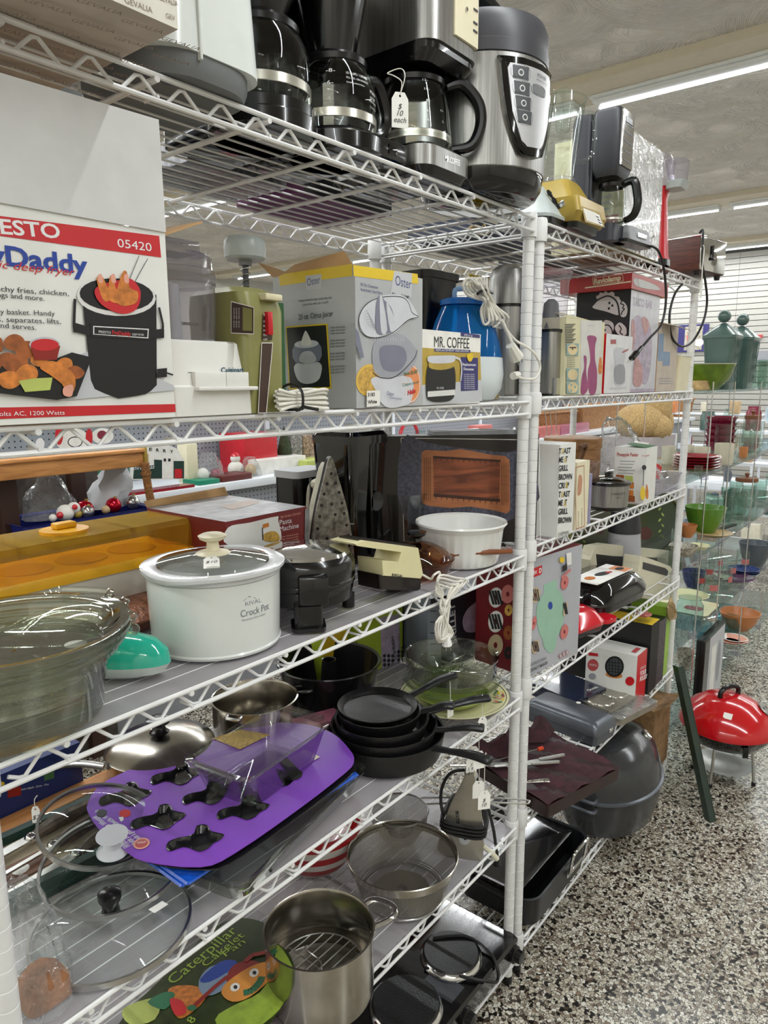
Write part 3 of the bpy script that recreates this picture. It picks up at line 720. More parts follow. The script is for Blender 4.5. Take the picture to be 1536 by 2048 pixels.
solo('paper_scrap', 'small orange paper scrap lying on the top shelf wires', 'paper', B().raw([(0, 0, 0.02), (0.9, 0.2, 0.25), (0.7, 0.8, 0.1), (0.1, 0.6, 0.3)], [(0, 1, 2, 3)], P('orange_scrap', '#b4562f', 0.7)).raw([(0, 0, 0.0), (0.9, 0.2, 0.2), (0.7, 0.8, 0.05), (0.1, 0.6, 0.25)], [(3, 2, 1, 0)], 'orange_scrap'), (-28.2, 6.4, T1))
# ================================================================ top shelf, far rack
T1 = 74.87
P('gold', '#9d8538', 0.35, var=0.04); P('base_grey', '#a9b0ae', 0.35, var=0.03); P('label_white', '#e4e2dc', 0.4)
t = thing('blender', 'grey blender base with chrome toggles and glass jar, squeezed behind the pressure cooker', 'blender', (4.4, 2.0, T1))
obj('base', B().rl([(0, 4.6, 5.2, 1.2), (0.8, 4.7, 5.3, 1.2), (1.0, 4.3, 5.0, 1.2, 0, 0.1), (2.6, 3.4, 4.0, 1.2, 0, 0.5), (3.6, 2.6, 2.8, 1.1, 0, 0.6)], 'base_grey'), t)
obj('rubber_foot', B().rl([(-0.01, 4.8, 5.4, 1.2), (0.5, 4.8, 5.4, 1.2)], 'black'), t)
b = B(); b.at((1.1, -2.2, 1.9), (60, 0, 0)).lathe([(0.001, 0.5), (0.3, 0.5), (0.35, 0.3), (0.3, 0)], (0, 0, 0), 'chrome', 14); obj('toggle', b, t)
b = B()
b.tube([(-0.4+0.28*i, -1.6-0.1*i, 3.0-0.25*i) for i in range(9)], 0.14, 'black', 8, smooth_pts=3, radii=[0.2 if i % 2 else 0.1 for i in range(9)]); obj('cord', b, t)
obj('glass_jar', B().lathe([(1.3, 3.7), (1.4, 4.6), (1.9, 9), (2.2, 11.2), (2.25, 11.4)], (0, 0.6, 0), 'glass', 24), t)
t = thing('blender', 'gold-coloured blender base with a tall fluted glass jar', 'blender', (8.6, 1.2, T1))
b = B(); b.rl([(0.5, 6.0, 5.8, 0.5), (1.3, 6.6, 6.4, 0.5, 0, -0.1), (2.6, 6.4, 6.0, 0.5), (2.75, 5.2, 4.8, 0.5, 0, 0.3), (4.3, 3.4, 3.4, 0.6, 0, 0.4), (4.6, 3.0, 3.0, 0.8, 0, 0.4)], 'gold'); obj('motor_base', b, t)
obj('foot_plinth', B().rl([(0, 5.6, 5.4, 0.8), (0.6, 5.9, 5.7, 0.8)], 'black'), t)
p = ppf(t, -3.28); p.pp([(1163, 412), (1200, 425), (1209, 455), (1170, 444)], 'gold'); p.pp([(1166, 416), (1192, 426), (1201, 450), (1173, 441)], 'label_white'); p.pp([(1190, 427), (1198, 430), (1205, 452), (1199, 449)], 'silver_ink')
for k in range(3): p.pp([(1191+2.6*k, 431+6*k), (1197+2.6*k, 434+6*k), (1198+2.6*k, 437+6*k), (1192+2.6*k, 434+6*k)], 'dgrey')
p.put(t, 'motor_base')
b = B(); pr = [(1.35, 4.7), (1.5, 5.4), (1.65, 7), (1.95, 9.5), (2.2, 11.3), (2.3, 11.8)]
rings = []
for r, z in pr: rings.append([((r*(1+0.035*math.cos(8*a)))*math.cos(a), 0.4+(r*(1+0.035*math.cos(8*a)))*math.sin(a), z) for a in [2*PI*i/64 for i in range(64)]])
b.loft(rings, 'glass', False, False); b.lathe([(2.32, 11.7), (2.4, 11.8), (2.32, 11.9), (2.24, 11.8), (2.32, 11.7)], (0, 0.4, 0), 'glass', 32); obj('glass_jar', b, t)
obj('jar_collar', B().lathe([(1.5, 4.55), (1.6, 4.7), (1.5, 5.0), (1.35, 5.0)], (0, 0.4, 0), 'clear_plastic', 28), t)
obj('glass_stopper', B().lathe([(0.001, 9.0), (0.65, 9.2), (0.75, 12.6), (0.6, 12.8), (0.001, 12.8)], (0.1, 0.2, 0), 'glass', 16), t)
obj('jar_handle', B().tube([(1.6, -0.8, 11), (2.9, -1.6, 10.8), (2.9, -1.6, 7.5), (1.5, -0.6, 6.6)], 0.22, 'glass', 8, smooth_pts=4), t)
# charcoal coffee maker
t = thing('coffee_maker', 'charcoal grey coffee maker with a chrome button strip and a glass jug', 'coffee maker', (13.6, -1.9, T1))
b = B(); b.rl([(0, 4.0, 4.6, 0.6, 2.0, 2.3), (1.6, 4.0, 4.6, 0.6, 2.0, 2.3)], 'charcoal'); obj('base', b, t)
b = B(); b.rl([(1.5, 3.9, 2.0, 0.5, 2.0, 3.7), (11.4, 3.9, 2.0, 0.5, 2.0, 3.7), (12.0, 3.7, 1.8, 0.5, 2.0, 3.6)], 'charcoal'); b.box(0.4, 0.55, 2.5, 2.7, 1.5, 11.4, 'charcoal'); obj('water_tank', b, t)
b = B(); b.rl([(6.0, 3.4, 2.2, 0.6, 2.0, 1.2), (6.8, 4.0, 2.8, 0.6, 2.0, 1.2), (11.8, 4.0, 2.8, 0.6, 2.0, 1.2), (12.1, 3.8, 2.6, 0.6, 2.0, 1.2)], 'charcoal'); obj('brew_head', b, t)
b = B(); b.rl([(6.9, 3.0, 0.3, 0.12, 2.0, -0.2), (11.9, 3.0, 0.3, 0.12, 2.0, -0.2)], 'chrome')
for i in range(5): b.box(1.1, 2.9, -0.38, -0.34, 7.4+i*0.85, 7.5+i*0.85, 'dgrey')
b.box(1.2, 2.9, -0.38, -0.33, 10.7, 11.4, 'black'); obj('button_strip', b, t)
carafe(t, (2.0, 1.0, 1.7), [(1.0, 0), (1.3, 0.1), (1.4, 1.2), (1.35, 2.6), (1.2, 3.6)], 3.7, (1.41, 0.3, 0.5), hang=-95, r=1.3, hr=0.75, hz=(0.3, 3.5))
t = thing('food_scale', 'small grey oblong appliance with a clear strip, lying before the charcoal coffee maker', 'appliance', (15.5, -2.6, T1), -4)
b = B(); b.rl([(0, 6.2, 1.6, 0.3, 3.1, 0.8), (0.3, 6.4, 1.8, 0.3, 3.1, 0.8)], 'black'); obj('base', b, t)
b = B(); b.rl([(0.3, 5.4, 1.7, 0.2, 3.5, 0.8), (1.7, 5.0, 1.3, 0.2, 3.4, 0.9)], 'grey'); b.box(2.6, 4.8, -0.07, -0.04, 0.75, 1.15, 'chrome'); obj('housing', b, t)
q0 = Vector((6.2, -0.3, 0.3))
obj('power_cord', B().tube([(5.9, 0.2, 0.4), (6.6, -0.6, -0.2), (8.2, -0.7, -2.0), (9.2, -0.7, -5.0), (8.4, -0.7, -7.6), (5.5, -0.7, -9.2), (3.6, -0.65, -10.3)], 0.13, 'cord_black', 8, smooth_pts=6), t)
b = B(); b.tube([(3.7, -0.65, -10.2), (2.5, -0.6, -10.9)], 0.2, 'black', 8); b.tube([(2.6, -0.6, -10.8), (1.6, -0.55, -11.4)], 0.36, 'black', 8, flat=0.8)
for s_ in (-0.14, 0.14): b.tube([(1.6, -0.55+s_, -11.4), (0.9, -0.5+s_, -11.85)], 0.05, 'chrome', 6)
obj('plug', b, t)
P('box_cream', '#cfc6a0', 0.6, var=0.02); P('faded_red', '#a2575a', 0.6); P('pale_print', '#b9b6b4', 0.6)
t = carton('large_carton', 'tall pale carton in shiny film with a faded blender picture, end of the top shelf', 18.8, 30.3, -0.9, 7, T1, T1+11.6, P('pale_box', '#d4d2ce', 0.25, coat=0.5), 'box_cream')
p = ppf(t); p.pp([(1262, 498), (1280, 505), (1280, 470), (1263, 465)], 'faded_red'); p.pl([(1291, 312), (1313, 322), (1310, 360), (1302, 420), (1290, 415), (1288, 312)], 0.16, 'pale_print', True); p.pl([(1295, 318), (1308, 324), (1304, 400)], 0.1, 'pale_print'); p.pt_('BR', (1266, 500), (1277, 504), 8, 'ink_white'); p.put(t)
p = ppl(t)
for i in range(4): p.rect(-4.5, 5.8-0.6*i, -1.4, 6.0-0.6*i, 'pale_print')
p.rect(-7.0, 0.6, -0.5, 3.4, 'faded_red'); p.put(t)
obj('film_wrap', B().box(-0.06, 11.56, -0.06, 7.95, -0.0, 11.75, 'film'), t)
t = thing('popcorn_maker', 'glossy red appliance under a clear spouted hood, beyond the tall pale carton', 'appliance', (34.0, 1.0, T1))
obj('body', B().rl([(0.0, 3.4, 3.8, 1.2), (0.9, 3.3, 3.7, 1.2), (1.2, 3.1, 3.5, 1.2), (7.5, 2.2, 2.6, 1.0), (9.0, 2.6, 3.0, 1.0)], 'red'), t)
obj('base_ring', B().rl([(-0.0, 3.6, 4.0, 1.3), (0.7, 3.55, 3.95, 1.3)], 'black'), t)
b = B(); b.rl([(9.0, 2.7, 3.1, 1.0), (10, 3.2, 3.6, 1.2), (11.8, 3.4, 3.8, 1.3), (12.6, 2.6, 3.0, 1.2)], 'clear_plastic'); b.rl([(9.2, 2.6, 1.6, 0.5, 0.3, -2.4), (11.8, 3.0, 2.4, 0.8, 0.2, -2.2)], 'clear_plastic', cap0=False); obj('clear_hood', b, t)
obj('spout_lip', B().rl([(8.6, 2.6, 1.8, 0.4, 0.2, -2.2), (9.4, 2.9, 2.0, 0.5, 0.2, -2.5)], 'base_grey'), t)
WOOD('walnut', '#5a2f22', '#3c1d15', 4, (8, 1, 8))
t = thing('toaster', 'wood-sided toaster with a bright chrome front, overhanging the far end of the rack', 'toaster', (44.3, -1.6, T1), -8)
obj('housing', B().box(0, 8.2, 0, 5.8, 0.6, 4.9, 'walnut', 0.12), t)
b = B(); b.box(0.1, 8.1, -0.12, 0.02, 0.7, 4.8, 'chrome', 0.1); obj('chrome_front', b, t)
b = B(); b.box(-0.05, 8.25, -0.1, 5.85, 4.8, 5.05, 'chrome', 0.1); b.box(1.5, 6.8, 1.2, 2.0, 5.04, 5.08, 'black'); b.box(1.5, 6.8, 3.4, 4.2, 5.04, 5.08, 'black'); obj('chrome_top', b, t)
for x, y in ((0.8, 0.6), (7.4, 0.6), (0.8, 5.2), (7.4, 5.2)): obj('foot', B().lathe([(0.001, 0), (0.35, 0), (0.45, 0.6), (0.001, 0.6)], (x, y, 0), 'black', 12), t)
b = B().at((4.2, -0.13, 2.4), (90, 0, 0)); b.lathe([(0.001, 0.08), (0.9, 0.08), (1.0, 0)], (0, 0, 0), 'chrome', 24); b.at(); b.tube([(3.4, -0.25, 4.0), (3.5, -0.3, 2.4)], 0.16, 'black', 8); b.box(3.1, 3.9, -0.5, -0.15, 2.1, 2.5, 'black', 0.1); obj('control_lever', b, t)
b = B(); b.tube([(0.3, 0.3, 5.3), (-0.15, -0.3, 5.4), (-0.15, -0.4, 3.0), (0.1, -0.45, 1.2), (1.3, -0.5, -1.0), (2.2, -0.5, -3.5), (1.5, -0.4, -6.2), (-1.0, -0.3, -8.6), (-4.0, -0.2, -9.3), (-6.6, -0.1, -8.2), (-7.2, 0.1, -5.6), (-6.0, 0.2, -3.0), (-3.8, 0.3, -1.5)], 0.15, 'cord_black', 8, smooth_pts=6); obj('power_cord', b, t)
b = B(); b.tube([(-0.3, -0.5, 3.6), (-0.1, -0.6, 3.1), (-0.2, -0.6, 1.0), (-0.1, -0.6, -1.6)], 0.07, 'cord_white', 6, smooth_pts=4); b.box(-0.4, 0.2, -0.62, -0.58, -3.0, -0.9, 'paper'); obj('string_tag', b, t)
solo('flat_carton', 'flat dark carton with pink printing lying at the back under the blenders', 'box', B().box(0, 20, 0, 6.5, 0, 1.4, 'black_matte').box(2, 12, 1, 6, -0.03, 0, P('pink_dim', '#8a4d60', 0.6)), (22, 9.0, T1))
solo('flat_carton', 'flat dark blue carton lying behind the gold blender on the top shelf', 'box', B().box(0, 14, 0, 7.5, 0, 1.8, P('navy', '#20283c', 0.5)), (3.5, 8.0, T1))
coil('power_cord', 'tan flex loosely coiled on the top shelf wires just beyond the double post', 1.6+1.6, 6.9, T1, 1.4, m=P('cord_tan', '#a08a62', 0.6), turns=2, plug=False)
# ================================================================ second shelf, near rack
T2 = 59.57
P('box_white', '#dcdcd8', 0.45, var=0.02); P('flap_grey', '#c9c9c8', 0.6, var=0.03); P('pr_red', '#bd1f26', 0.45, var=0.02); P('pr_blue', '#1d3d94', 0.45, var=0)
P('pr_orange', '#c9782f', 0.6, var=0.2, scale=30); P('pr_brown', '#9a5423', 0.6, var=0.2, scale=30); P('pr_dred', '#8e2117', 0.4, var=0.1); P('pr_green', '#b3bf62', 0.5, var=0.1)
P('pr_grey', '#8f9196', 0.5, var=0.03); P('pr_lgrey', '#b9bbbf', 0.5, var=0.02); P('pr_black', '#141416', 0.4, var=0.02); P('yellow_print', '#d9b81f', 0.45, var=0.03); P('tape', '#cfc7a6', 0.25, var=0.02)
t = carton('fryer_carton', 'white and red carton picturing a black deep fryer, its front flap standing open', -46.5, -37.1, -0.9, 7.6, T2, 67.95, 'box_white', 'card')
F = flap(t, [(0, 0.0, 8.36), (9.4, 0.0, 8.4), (9.25, -0.15, 13.1), (0, -0.15, 12.9)], 0.09, 'flap_grey')
flap(t, [(9.4, 0.1, 8.35), (9.4, 7.4, 8.35), (12.4, 7.2, 9.7), (12.0, 0.6, 9.4)], 0.08, 'card', 'side_flap')
p = ppf(t)
p.pp([(-60, 424), (0, 432), (318, 472), (322, 515), (0, 472), (-60, 464)], 'pr_red'); p.pp([(-55, 813), (0, 815), (350, 808), (351, 824), (0, 838), (-55, 837)], 'pr_red')
p.pt_('PRESTO', (-62, 462), (121, 477), 30, 'ink_white', bold=0.02); p.pt_('05420', (235, 494), (303, 503), 17, 'ink_white', bold=0.0)
p.pt_('FryDaddy', (-80, 520), (176, 548), 40, 'pr_blue', bold=0.03); p.pt_('electric deep fryer', (-80, 528), (150, 552), 17, 'pr_red', shear=0.35)
p.pt_('for crunchy fries, chicken,', (-70, 578), (137, 592), 11, 'ink'); p.pt_('veggies, rings and more.', (-80, 588), (88, 602), 11, 'ink')
p.pt_('Includes easy basket. Handy', (-90, 625), (109, 632), 11, 'ink'); p.pt_('scoop stirs, separates, lifts,', (-90, 640), (121, 648), 11, 'ink'); p.pt_('drains and serves.', (-60, 652), (71, 660), 11, 'ink')
p.pt_('120 Volts AC, 1200 Watts', (-40, 833), (128, 829), 9, 'ink_white')
# fryer picture
p.pp([(135, 800), (350, 780), (345, 770), (180, 700), (20, 770)], 'pr_lgrey')
p.pp([(162, 590), (311, 590), (312, 770), (300, 782), (290, 788), (270, 792), (235, 797), (210, 788), (188, 778), (180, 760)], 'pr_black')
p.pe(231, 594, 79, 38, 'silver_ink', 3); p.pe(231, 590, 74, 33, 'pr_black', 3)
p.pl([(148, 598), (146, 650), (148, 665)], 0.12, 'pr_black'); p.pl([(316, 615), (324, 650), (322, 675)], 0.12, 'pr_black')
p.pp([(145, 645), (180, 655), (180, 672), (146, 664)], 'pr_black'); p.pp([(290, 660), (326, 658), (326, 676), (290, 678)], 'pr_black')
p.pp([(178, 648), (300, 654), (298, 680), (180, 674)], 'pr_black'); p.pp([(184, 652), (295, 658), (294, 677), (184, 669)], 'ink_white'); p.pp([(186, 654), (293, 660), (292, 675), (186, 668)], 'pr_black')
p.pt_('PRESTO', (195, 666), (219, 668), 5, 'ink_white'); p.pt_('FryDaddy', (222, 669), (259, 672), 8, 'pr_red', bold=0.02); p.pt_('DEEP FRYER', (262, 671), (285, 672), 4, 'ink_white')
p.pp([(311, 738), (331, 736), (331, 754), (311, 756)], 'pr_black'); p.pl([(331, 746), (343, 750)], 0.08, 'pr_black')
p.pl([(255, 562), (275, 512)], 0.03, 'ink'); p.pl([(266, 565), (292, 518)], 0.03, 'ink')
p.pc([(186, 580), (200, 610), (240, 628), (270, 618), (278, 585), (262, 560), (245, 560), (215, 565)], 'pr_red')
for pts in ([(190, 560), (200, 552), (212, 575), (225, 590), (205, 603)], [(215, 560), (222, 552), (230, 580), (250, 590), (240, 606), (215, 600)], [(240, 548), (250, 545), (256, 575), (272, 585), (268, 606), (240, 612), (228, 595)]): p.pc(pts, 'pr_orange')
for x in (192, 218, 244): p.pc([(x, 552), (x+7, 549), (x+10, 565), (x+2, 566)], P('pr_pink', '#d79a86', 0.5))
p.pp([(60, 735), (140, 705), (180, 715), (150, 792), (110, 800), (-60, 780), (-60, 700)], 'pr_black')
for x, y, r in ((25, 685, 22), (-20, 690, 25), (50, 700, 24), (10, 720, 20), (30, 730, 26), (-30, 730, 26), (75, 720, 18), (125, 728, 17), (145, 745, 18), (-60, 750, 22), (15, 760, 24), (50, 745, 22)): p.pc([(x+r*math.cos(a)*(1+0.15*math.sin(3*a+x)), y+r*0.75*math.sin(a)) for a in [k*PI/4 for k in range(8)]], 'pr_orange' if (x+y) % 2 else 'pr_brown', 3)
p.pc([(75, 735), (100, 722), (140, 745), (145, 775), (130, 792), (120, 770), (95, 750)], 'pr_orange'); p.pp([(32, 762), (60, 757), (100, 755), (95, 780), (45, 784)], 'pr_green'); p.pc([(122, 775), (140, 770), (138, 792), (122, 790)], 'pr_pink')
p.pe(84, 690, 31, 16, 'pr_lgrey'); p.pp([(55, 692), (115, 692), (108, 720), (64, 720)], 'pr_dred'); p.pe(84, 690, 28, 12, 'pr_red')
p.pp([(85, 520), (170, 530), (172, 580), (90, 566)], 'tape') if False else None
p.put(t)
pf = PP(t, (0, -0.075, 8.4), (1, 0, 0), (0, 0, 1))
for i, (c_, x, y) in enumerate((('#2b3c86', 26, 218), ('#26262a', 29, 245), ('#2f7ba4', 31, 272), ('#b5303a', 34, 302), ('#cfc23c', 38, 332))):
    pf.pp([(x-7, y+6), (x+6, y+7), (x+3, y-14)], P('tri%d' % i, c_, 0.6, var=0))
pf.put(t, 'top_flap')

P('cuis_white', '#d8d7d2', 0.35, var=0.02); THIN('smoke_plastic', '#e4e2e6', '#85828c', rough=0.06, milky=0.1, milkcol='#b5b2ba', refl=1.6)
t = thing('food_processor', 'white mini food processor with a clear work bowl, beside the fryer carton', 'food processor', (-37.0, -0.85, T2))
b = B(); b.rl([(0, 5.0, 5.4, 0.25, 2.35, 2.7), (1.4, 5.0, 5.3, 0.25, 2.35, 2.7), (1.5, 4.9, 5.1, 0.25, 2.35, 2.75), (3.6, 4.55, 4.7, 0.25, 2.25, 2.9), (3.7, 4.3, 4.4, 0.25, 2.25, 2.9)], 'cuis_white'); obj('motor_base', b, t)
obj('switch_paddle', B().box(1.15, 4.95, -0.36, 0.3, 1.22, 1.42, 'cuis_white', 0.06).box(1.2, 3.1, -0.02, 0.3, 1.4, 2.15, 'cuis_white', 0.03).box(3.13, 4.6, -0.02, 0.3, 1.4, 2.15, 'cuis_white', 0.03), t)
p = ppf(t, 0.28); p.pt_('Cuisinart', (442, 745), (488, 744), 10, P('teal_ink', '#1d4a5c', 0.5, var=0), bold=0.03); p.pl([(375, 745), (490, 745)], 0.03, 'teal_ink'); p.pt_('MINI-PREP PROCESSOR', (418, 753), (487, 753), 6, 'teal_ink'); p.put(t, 'motor_base')
cx_, cy_ = 2.1, 3.0
b = B(); b.lathe([(2.1, 3.7), (2.2, 3.8), (2.25, 4.6), (2.3, 5.0), (2.32, 6.7)], (cx_, cy_, 0), 'smoke_plastic', 36); obj('work_bowl', b, t)
b = B(); b.lathe([(2.35, 6.5), (2.4, 6.6), (2.4, 7.2), (2.2, 7.3), (2.2, 7.9), (2.0, 8.05), (0.001, 8.05)], (cx_, cy_, 0), 'smoke_plastic', 36); b.box(cx_-1.3, cx_+1.2, cy_-1.2, cy_+0.8, 8.05, 8.7, 'smoke_plastic', 0.1); obj('bowl_lid', b, t)
obj('blade_stem', B().lathe([(0.55, 3.8), (0.5, 6.6), (0.001, 6.7)], (cx_, cy_, 0), 'pr_lgrey', 16).box(cx_+0.6, cx_+1.6, cy_-0.2, cy_, 4.6, 4.75, 'chrome'), t)
t = thing('food_chopper', 'plunger chopper with a round grey knob and a spring on its rod', 'chopper', (-26.4, 6.0, T2))
obj('knob', B().lathe([(0.001, 9.2), (1.15, 9.2), (1.28, 9.35), (1.3, 9.9), (1.28, 10.3), (1.1, 10.55), (0.001, 10.7)], (0, 0, 0), 'base_grey', 32), t)
obj('rod', B().cyl(0, 0, 5.8, 9.2, 0.2, 'dgrey', 12).cyl(0, 0, 8.9, 9.25, 0.42, 'pr_grey', 14), t)
obj('spring', B().tube([(0.3*math.cos(i*0.6), 0.3*math.sin(i*0.6), 6.4+i*0.033) for i in range(84)], 0.035, 'steel', 5), t)
obj('green_lid', B().lathe([(1.35, 5.3), (1.4, 5.4), (1.4, 5.9), (0.6, 6.0), (0.001, 6.0)], (0, 0, 0), P('lid_green', '#2c6b4a', 0.4), 28), t)
obj('jar', B().lathe([(0.001, 0), (1.3, 0), (1.35, 0.2), (1.35, 5.4)], (0, 0, 0), 'glass', 28), t)
P('avocado', '#7c7a45', 0.4, var=0.03); P('brown_plate', '#3d2b22', 0.4, var=0.03)
t = thing('hand_mixer', 'avocado green electric hand mixer standing on its end, its cream cord bundled', 'hand mixer', (-32.6, -0.9, T2))
b = B(); b.rl([(0, 2.9, 4.6, 0.5, 1.45, 2.4), (5.4, 3.0, 5.0, 0.6, 1.5, 2.5), (6.3, 2.9, 4.6, 0.7, 1.45, 2.6), (6.6, 2.2, 3.6, 0.7, 1.4, 2.7)], 'avocado'); obj('body', b, t)
t2 = t
p = ppf(t, 0.02-0.02); p = PP(t, (0, -0.02, 0), (1, 0, 0), (0, 0, 1))
p.pp([(525, 628), (545, 628), (544, 680), (524, 680)], 'brown_plate'); p.pp([(523, 686), (545, 686), (532, 826), (516, 826)], 'brown_plate'); p.pl([(523, 686), (545, 686), (532, 826), (516, 826)], 0.04, 'label_white', True)
p.pt_('EJECT', (527, 632), (545, 632), 5, 'label_white')
for i in range(5): p.pt_('WHIP BEAT MIX FOLD OFF'.split()[i], (526, 645+i*9), (534, 645+i*9), 4, 'label_white')
p.put(t, 'body')
p = PP(t, (-0.02, 0, 0), (0, -1, 0), (0, 0, 1))
p.pp([(463, 603), (508, 615), (508, 668), (463, 666)], 'brown_plate'); p.pl([(463, 603), (508, 615), (508, 668), (463, 666)], 0.04, 'label_white', True); p.pp([(486, 614), (505, 618), (505, 662), (486, 661)], 'avocado')
for i in range(3): p.pt_('STIR QUICK', (470+i*5, 655), (470+i*5, 615), 3, 'label_white')
p.put(t, 'body')
obj('eject_lever', B().box(1.3, 2.5, -0.3, 0.6, 5.9, 6.25, 'tape', 0.08), t); obj('speed_switch', B().box(1.4, 1.75, -0.3, 0.1, 4.1, 5.3, 'red', 0.05), t)
pts = []
for k in range(12):
    o = (k*0.37) % 1.0; zz = 0.12+0.1*k
    pts += [(1.7, -0.7+0.5*o, zz), (3.2, -0.45+0.3*o, 0.25+zz*0.6), (5.0, -0.8+0.5*o, zz), (6.1-0.4*o, 0.0, zz*0.9), (5.0, 0.5+0.6*o, zz), (3.0, 0.1+0.4*o, 0.3+zz*0.6)]
obj('power_cord', B().tube(pts, 0.085, 'cord_white', 6, smooth_pts=4), t)
obj('cable_tie', B().tube([(3.3, -0.8, 0.3), (3.25, -0.75, 1.2), (3.2, 0.2, 1.5), (3.2, 1.3, 0.9), (3.2, 1.0, 0.15), (3.3, -0.5, 0.12)], 0.08, 'black', 6, closed=True, smooth_pts=4).tube([(3.3, -0.8, 0.3), (2.9, -0.95, 0.12), (2.6, -1.0, 0.1)], 0.09, 'black', 6).tube([(3.3, -0.8, 0.3), (3.9, -1.0, 0.15), (4.3, -1.0, 0.1)], 0.09, 'black', 6), t)
t = thing('spray_bottle', 'slim white bottle half hidden between the green hand mixer and the citrus juicer carton', 'bottle', (-27.9, 2.6, T2))
obj('bottle', B().lathe([(0.001, 0), (0.75, 0), (0.8, 0.2), (0.8, 3.2), (0.7, 4.2), (0.35, 5.4), (0.2, 5.8), (0.001, 5.85)], (0, 0, 0), 'app_white', 24), t)
obj('collar', B().lathe([(0.82, 1.6), (0.86, 1.7), (0.82, 1.8)], (0, 0, 0), 'pr_lgrey', 24), t)
t = carton('green_carton', 'green carton with dark lettering, standing behind the avocado hand mixer', -28.2, -24.9, 4.2, 4.9, T2, T2+6.6, P('leaf_green', '#3f6b44', 0.5), 'leaf_green')
p = ppf(t); p.text('RECI', 0.9, 5.2, 0.6, 'label_white'); p.text('GARD', 0.2, 4.1, 0.9, 'ink', bold=0.03); p.put(t)

# citrus juicer carton, turned
P('oster_grey', '#a9abad', 0.4, var=0.03, coat=0.2); P('oster_yellow', '#d8b91a', 0.4, var=0.02); P('pr_navy', '#26306b', 0.4, var=0)
c0 = Vector((-24.0, -0.85))
t = carton('juicer_carton', 'grey carton with a yellow top band and a citrus juicer picture, top flaps open', 0, 7.0, 0, 7.2, T2, 68.05, 'oster_grey', 'oster_grey')
t.location = Vector((-23.8, -0.9, T2))*S; t.rotation_euler = (0, 0, R_(0)); bpy.context.view_layer.update()
p = ppf(t)
p.pp([(706, 530), (835, 548), (836, 568), (707, 552)], 'oster_yellow'); p.pp([(788, 542), (824, 547), (822, 595), (780, 590)], 'pr_lgrey')
p.pt_('Oster', (790, 570), (822, 578), 20, 'pr_navy'); p.pt_('Citrus Juicer', (783, 593), (818, 597), 8, 'ink', bold=0.02); p.pt_('20 Oz. Container', (720, 571), (756, 578), 6, 'pr_navy'); p.pt_('Automatic Start/Stop', (720, 581), (764, 589), 6, 'pr_navy')
P('jw', '#c6c8ce', 0.3, var=0.05); P('jg', '#9a9ca4', 0.3, var=0.06); P('jd', '#77798a', 0.3, var=0.05); P('lemon', '#c9a04a', 0.5, var=0.2, scale=40); P('sticker_orange', '#dd8a55', 0.4, var=0.03)
p.pe(737, 760, 26, 32, P('lemon_rim', '#d8b24c', 0.5, var=0.02), 10); p.pe(737, 761, 22, 28, 'lemon', 10)
p.pc([(745, 755), (820, 755), (822, 800), (805, 812), (775, 815), (757, 800), (750, 780)], 'jw', 4); p.pc([(746, 690), (770, 672), (800, 668), (826, 690), (833, 715), (815, 745), (785, 755), (758, 752), (745, 735)], 'jg', 5); p.pc([(757, 700), (775, 690), (805, 695), (812, 720), (795, 742), (765, 738)], 'jd', 4)
p.pl([(744, 745), (760, 755), (790, 753), (825, 720), (833, 700)], 0.06, 'ink', smooth=4)
p.pc([(716, 640), (730, 610), (760, 592), (800, 590), (820, 605), (835, 635), (815, 640), (790, 665), (755, 675), (725, 668)], 'jw', 4); p.pl([(716, 640), (730, 610), (760, 595), (800, 594), (815, 605), (822, 625), (835, 634), (815, 640), (785, 665), (755, 675), (728, 670)], 0.05, 'ink', True, 4)
for k in range(7): p.pl([(722+2*k, 628+4*k), (732+3*k, 620+6*k), (746+2*k, 660)], 0.02, 'jg')
p.pc([(750, 610), (757, 591), (766, 600), (782, 620), (786, 660), (752, 666)], 'jd', 4); p.pc([(757, 592), (764, 604), (772, 660), (760, 664)], 'jw', 3); p.pc([(770, 606), (782, 625), (790, 655), (778, 662)], 'jw', 3)
for k in range(16): p.pl([(727+5*k, 676+1.5*math.sin(k)), (728+5*k, 683)], 0.03, 'jw')
p.pp([(706, 655), (713, 665), (724, 715), (718, 716), (708, 690)], 'jd'); p.pt_('Oster', (769, 790), (784, 792), 8, 'pr_navy'); p.pt_('Citrus Juicer', (775, 797), (800, 800), 5, 'pr_navy')
p.pp([(729, 782), (756, 780), (755, 811), (729, 814)], 'label_white'); p.pt_('3183', (731, 793), (745, 792), 7, 'ink', bold=0.03); p.pt_('White', (731, 808), (749, 806), 7, 'ink', bold=0.03)
p.put(t)
st = obj('round_sticker', B(), t) if False else None
p2 = ppf(t, -0.02); p2.pe(820, 767, 21, 39, 'sticker_orange'); p2.ring([p2.P(ell(820, 767, 20, 37.5)), p2.P(ell(820, 767, 19, 36))], 'label_white')
for k in range(8): p2.pl([(820+5*math.cos(k*PI/4), 767+9*math.sin(k*PI/4)), (820+18*math.cos(k*PI/4), 767+34*math.sin(k*PI/4))], 0.025, P('st_light', '#e8a779', 0.4, var=0))
p2.pt_('Save $5.00', (807, 751), (834, 746), 7, 'lid_green', bold=0.02); p2.pt_('Coupon Inside!', (804, 773), (837, 766), 6, 'lid_green', shear=0.3); p2.pt_('Hale', (814, 790), (830, 785), 9, 'pr_red', bold=0.04, shear=0.2)
obj('round_sticker', p2.b, t)
p = ppl(t)
p.pp([(558, 553), (566, 548), (704, 528), (705, 552), (640, 560), (560, 572)], 'oster_yellow'); p.pp([(611, 552), (643, 548), (644, 577), (613, 580)], 'pr_lgrey')
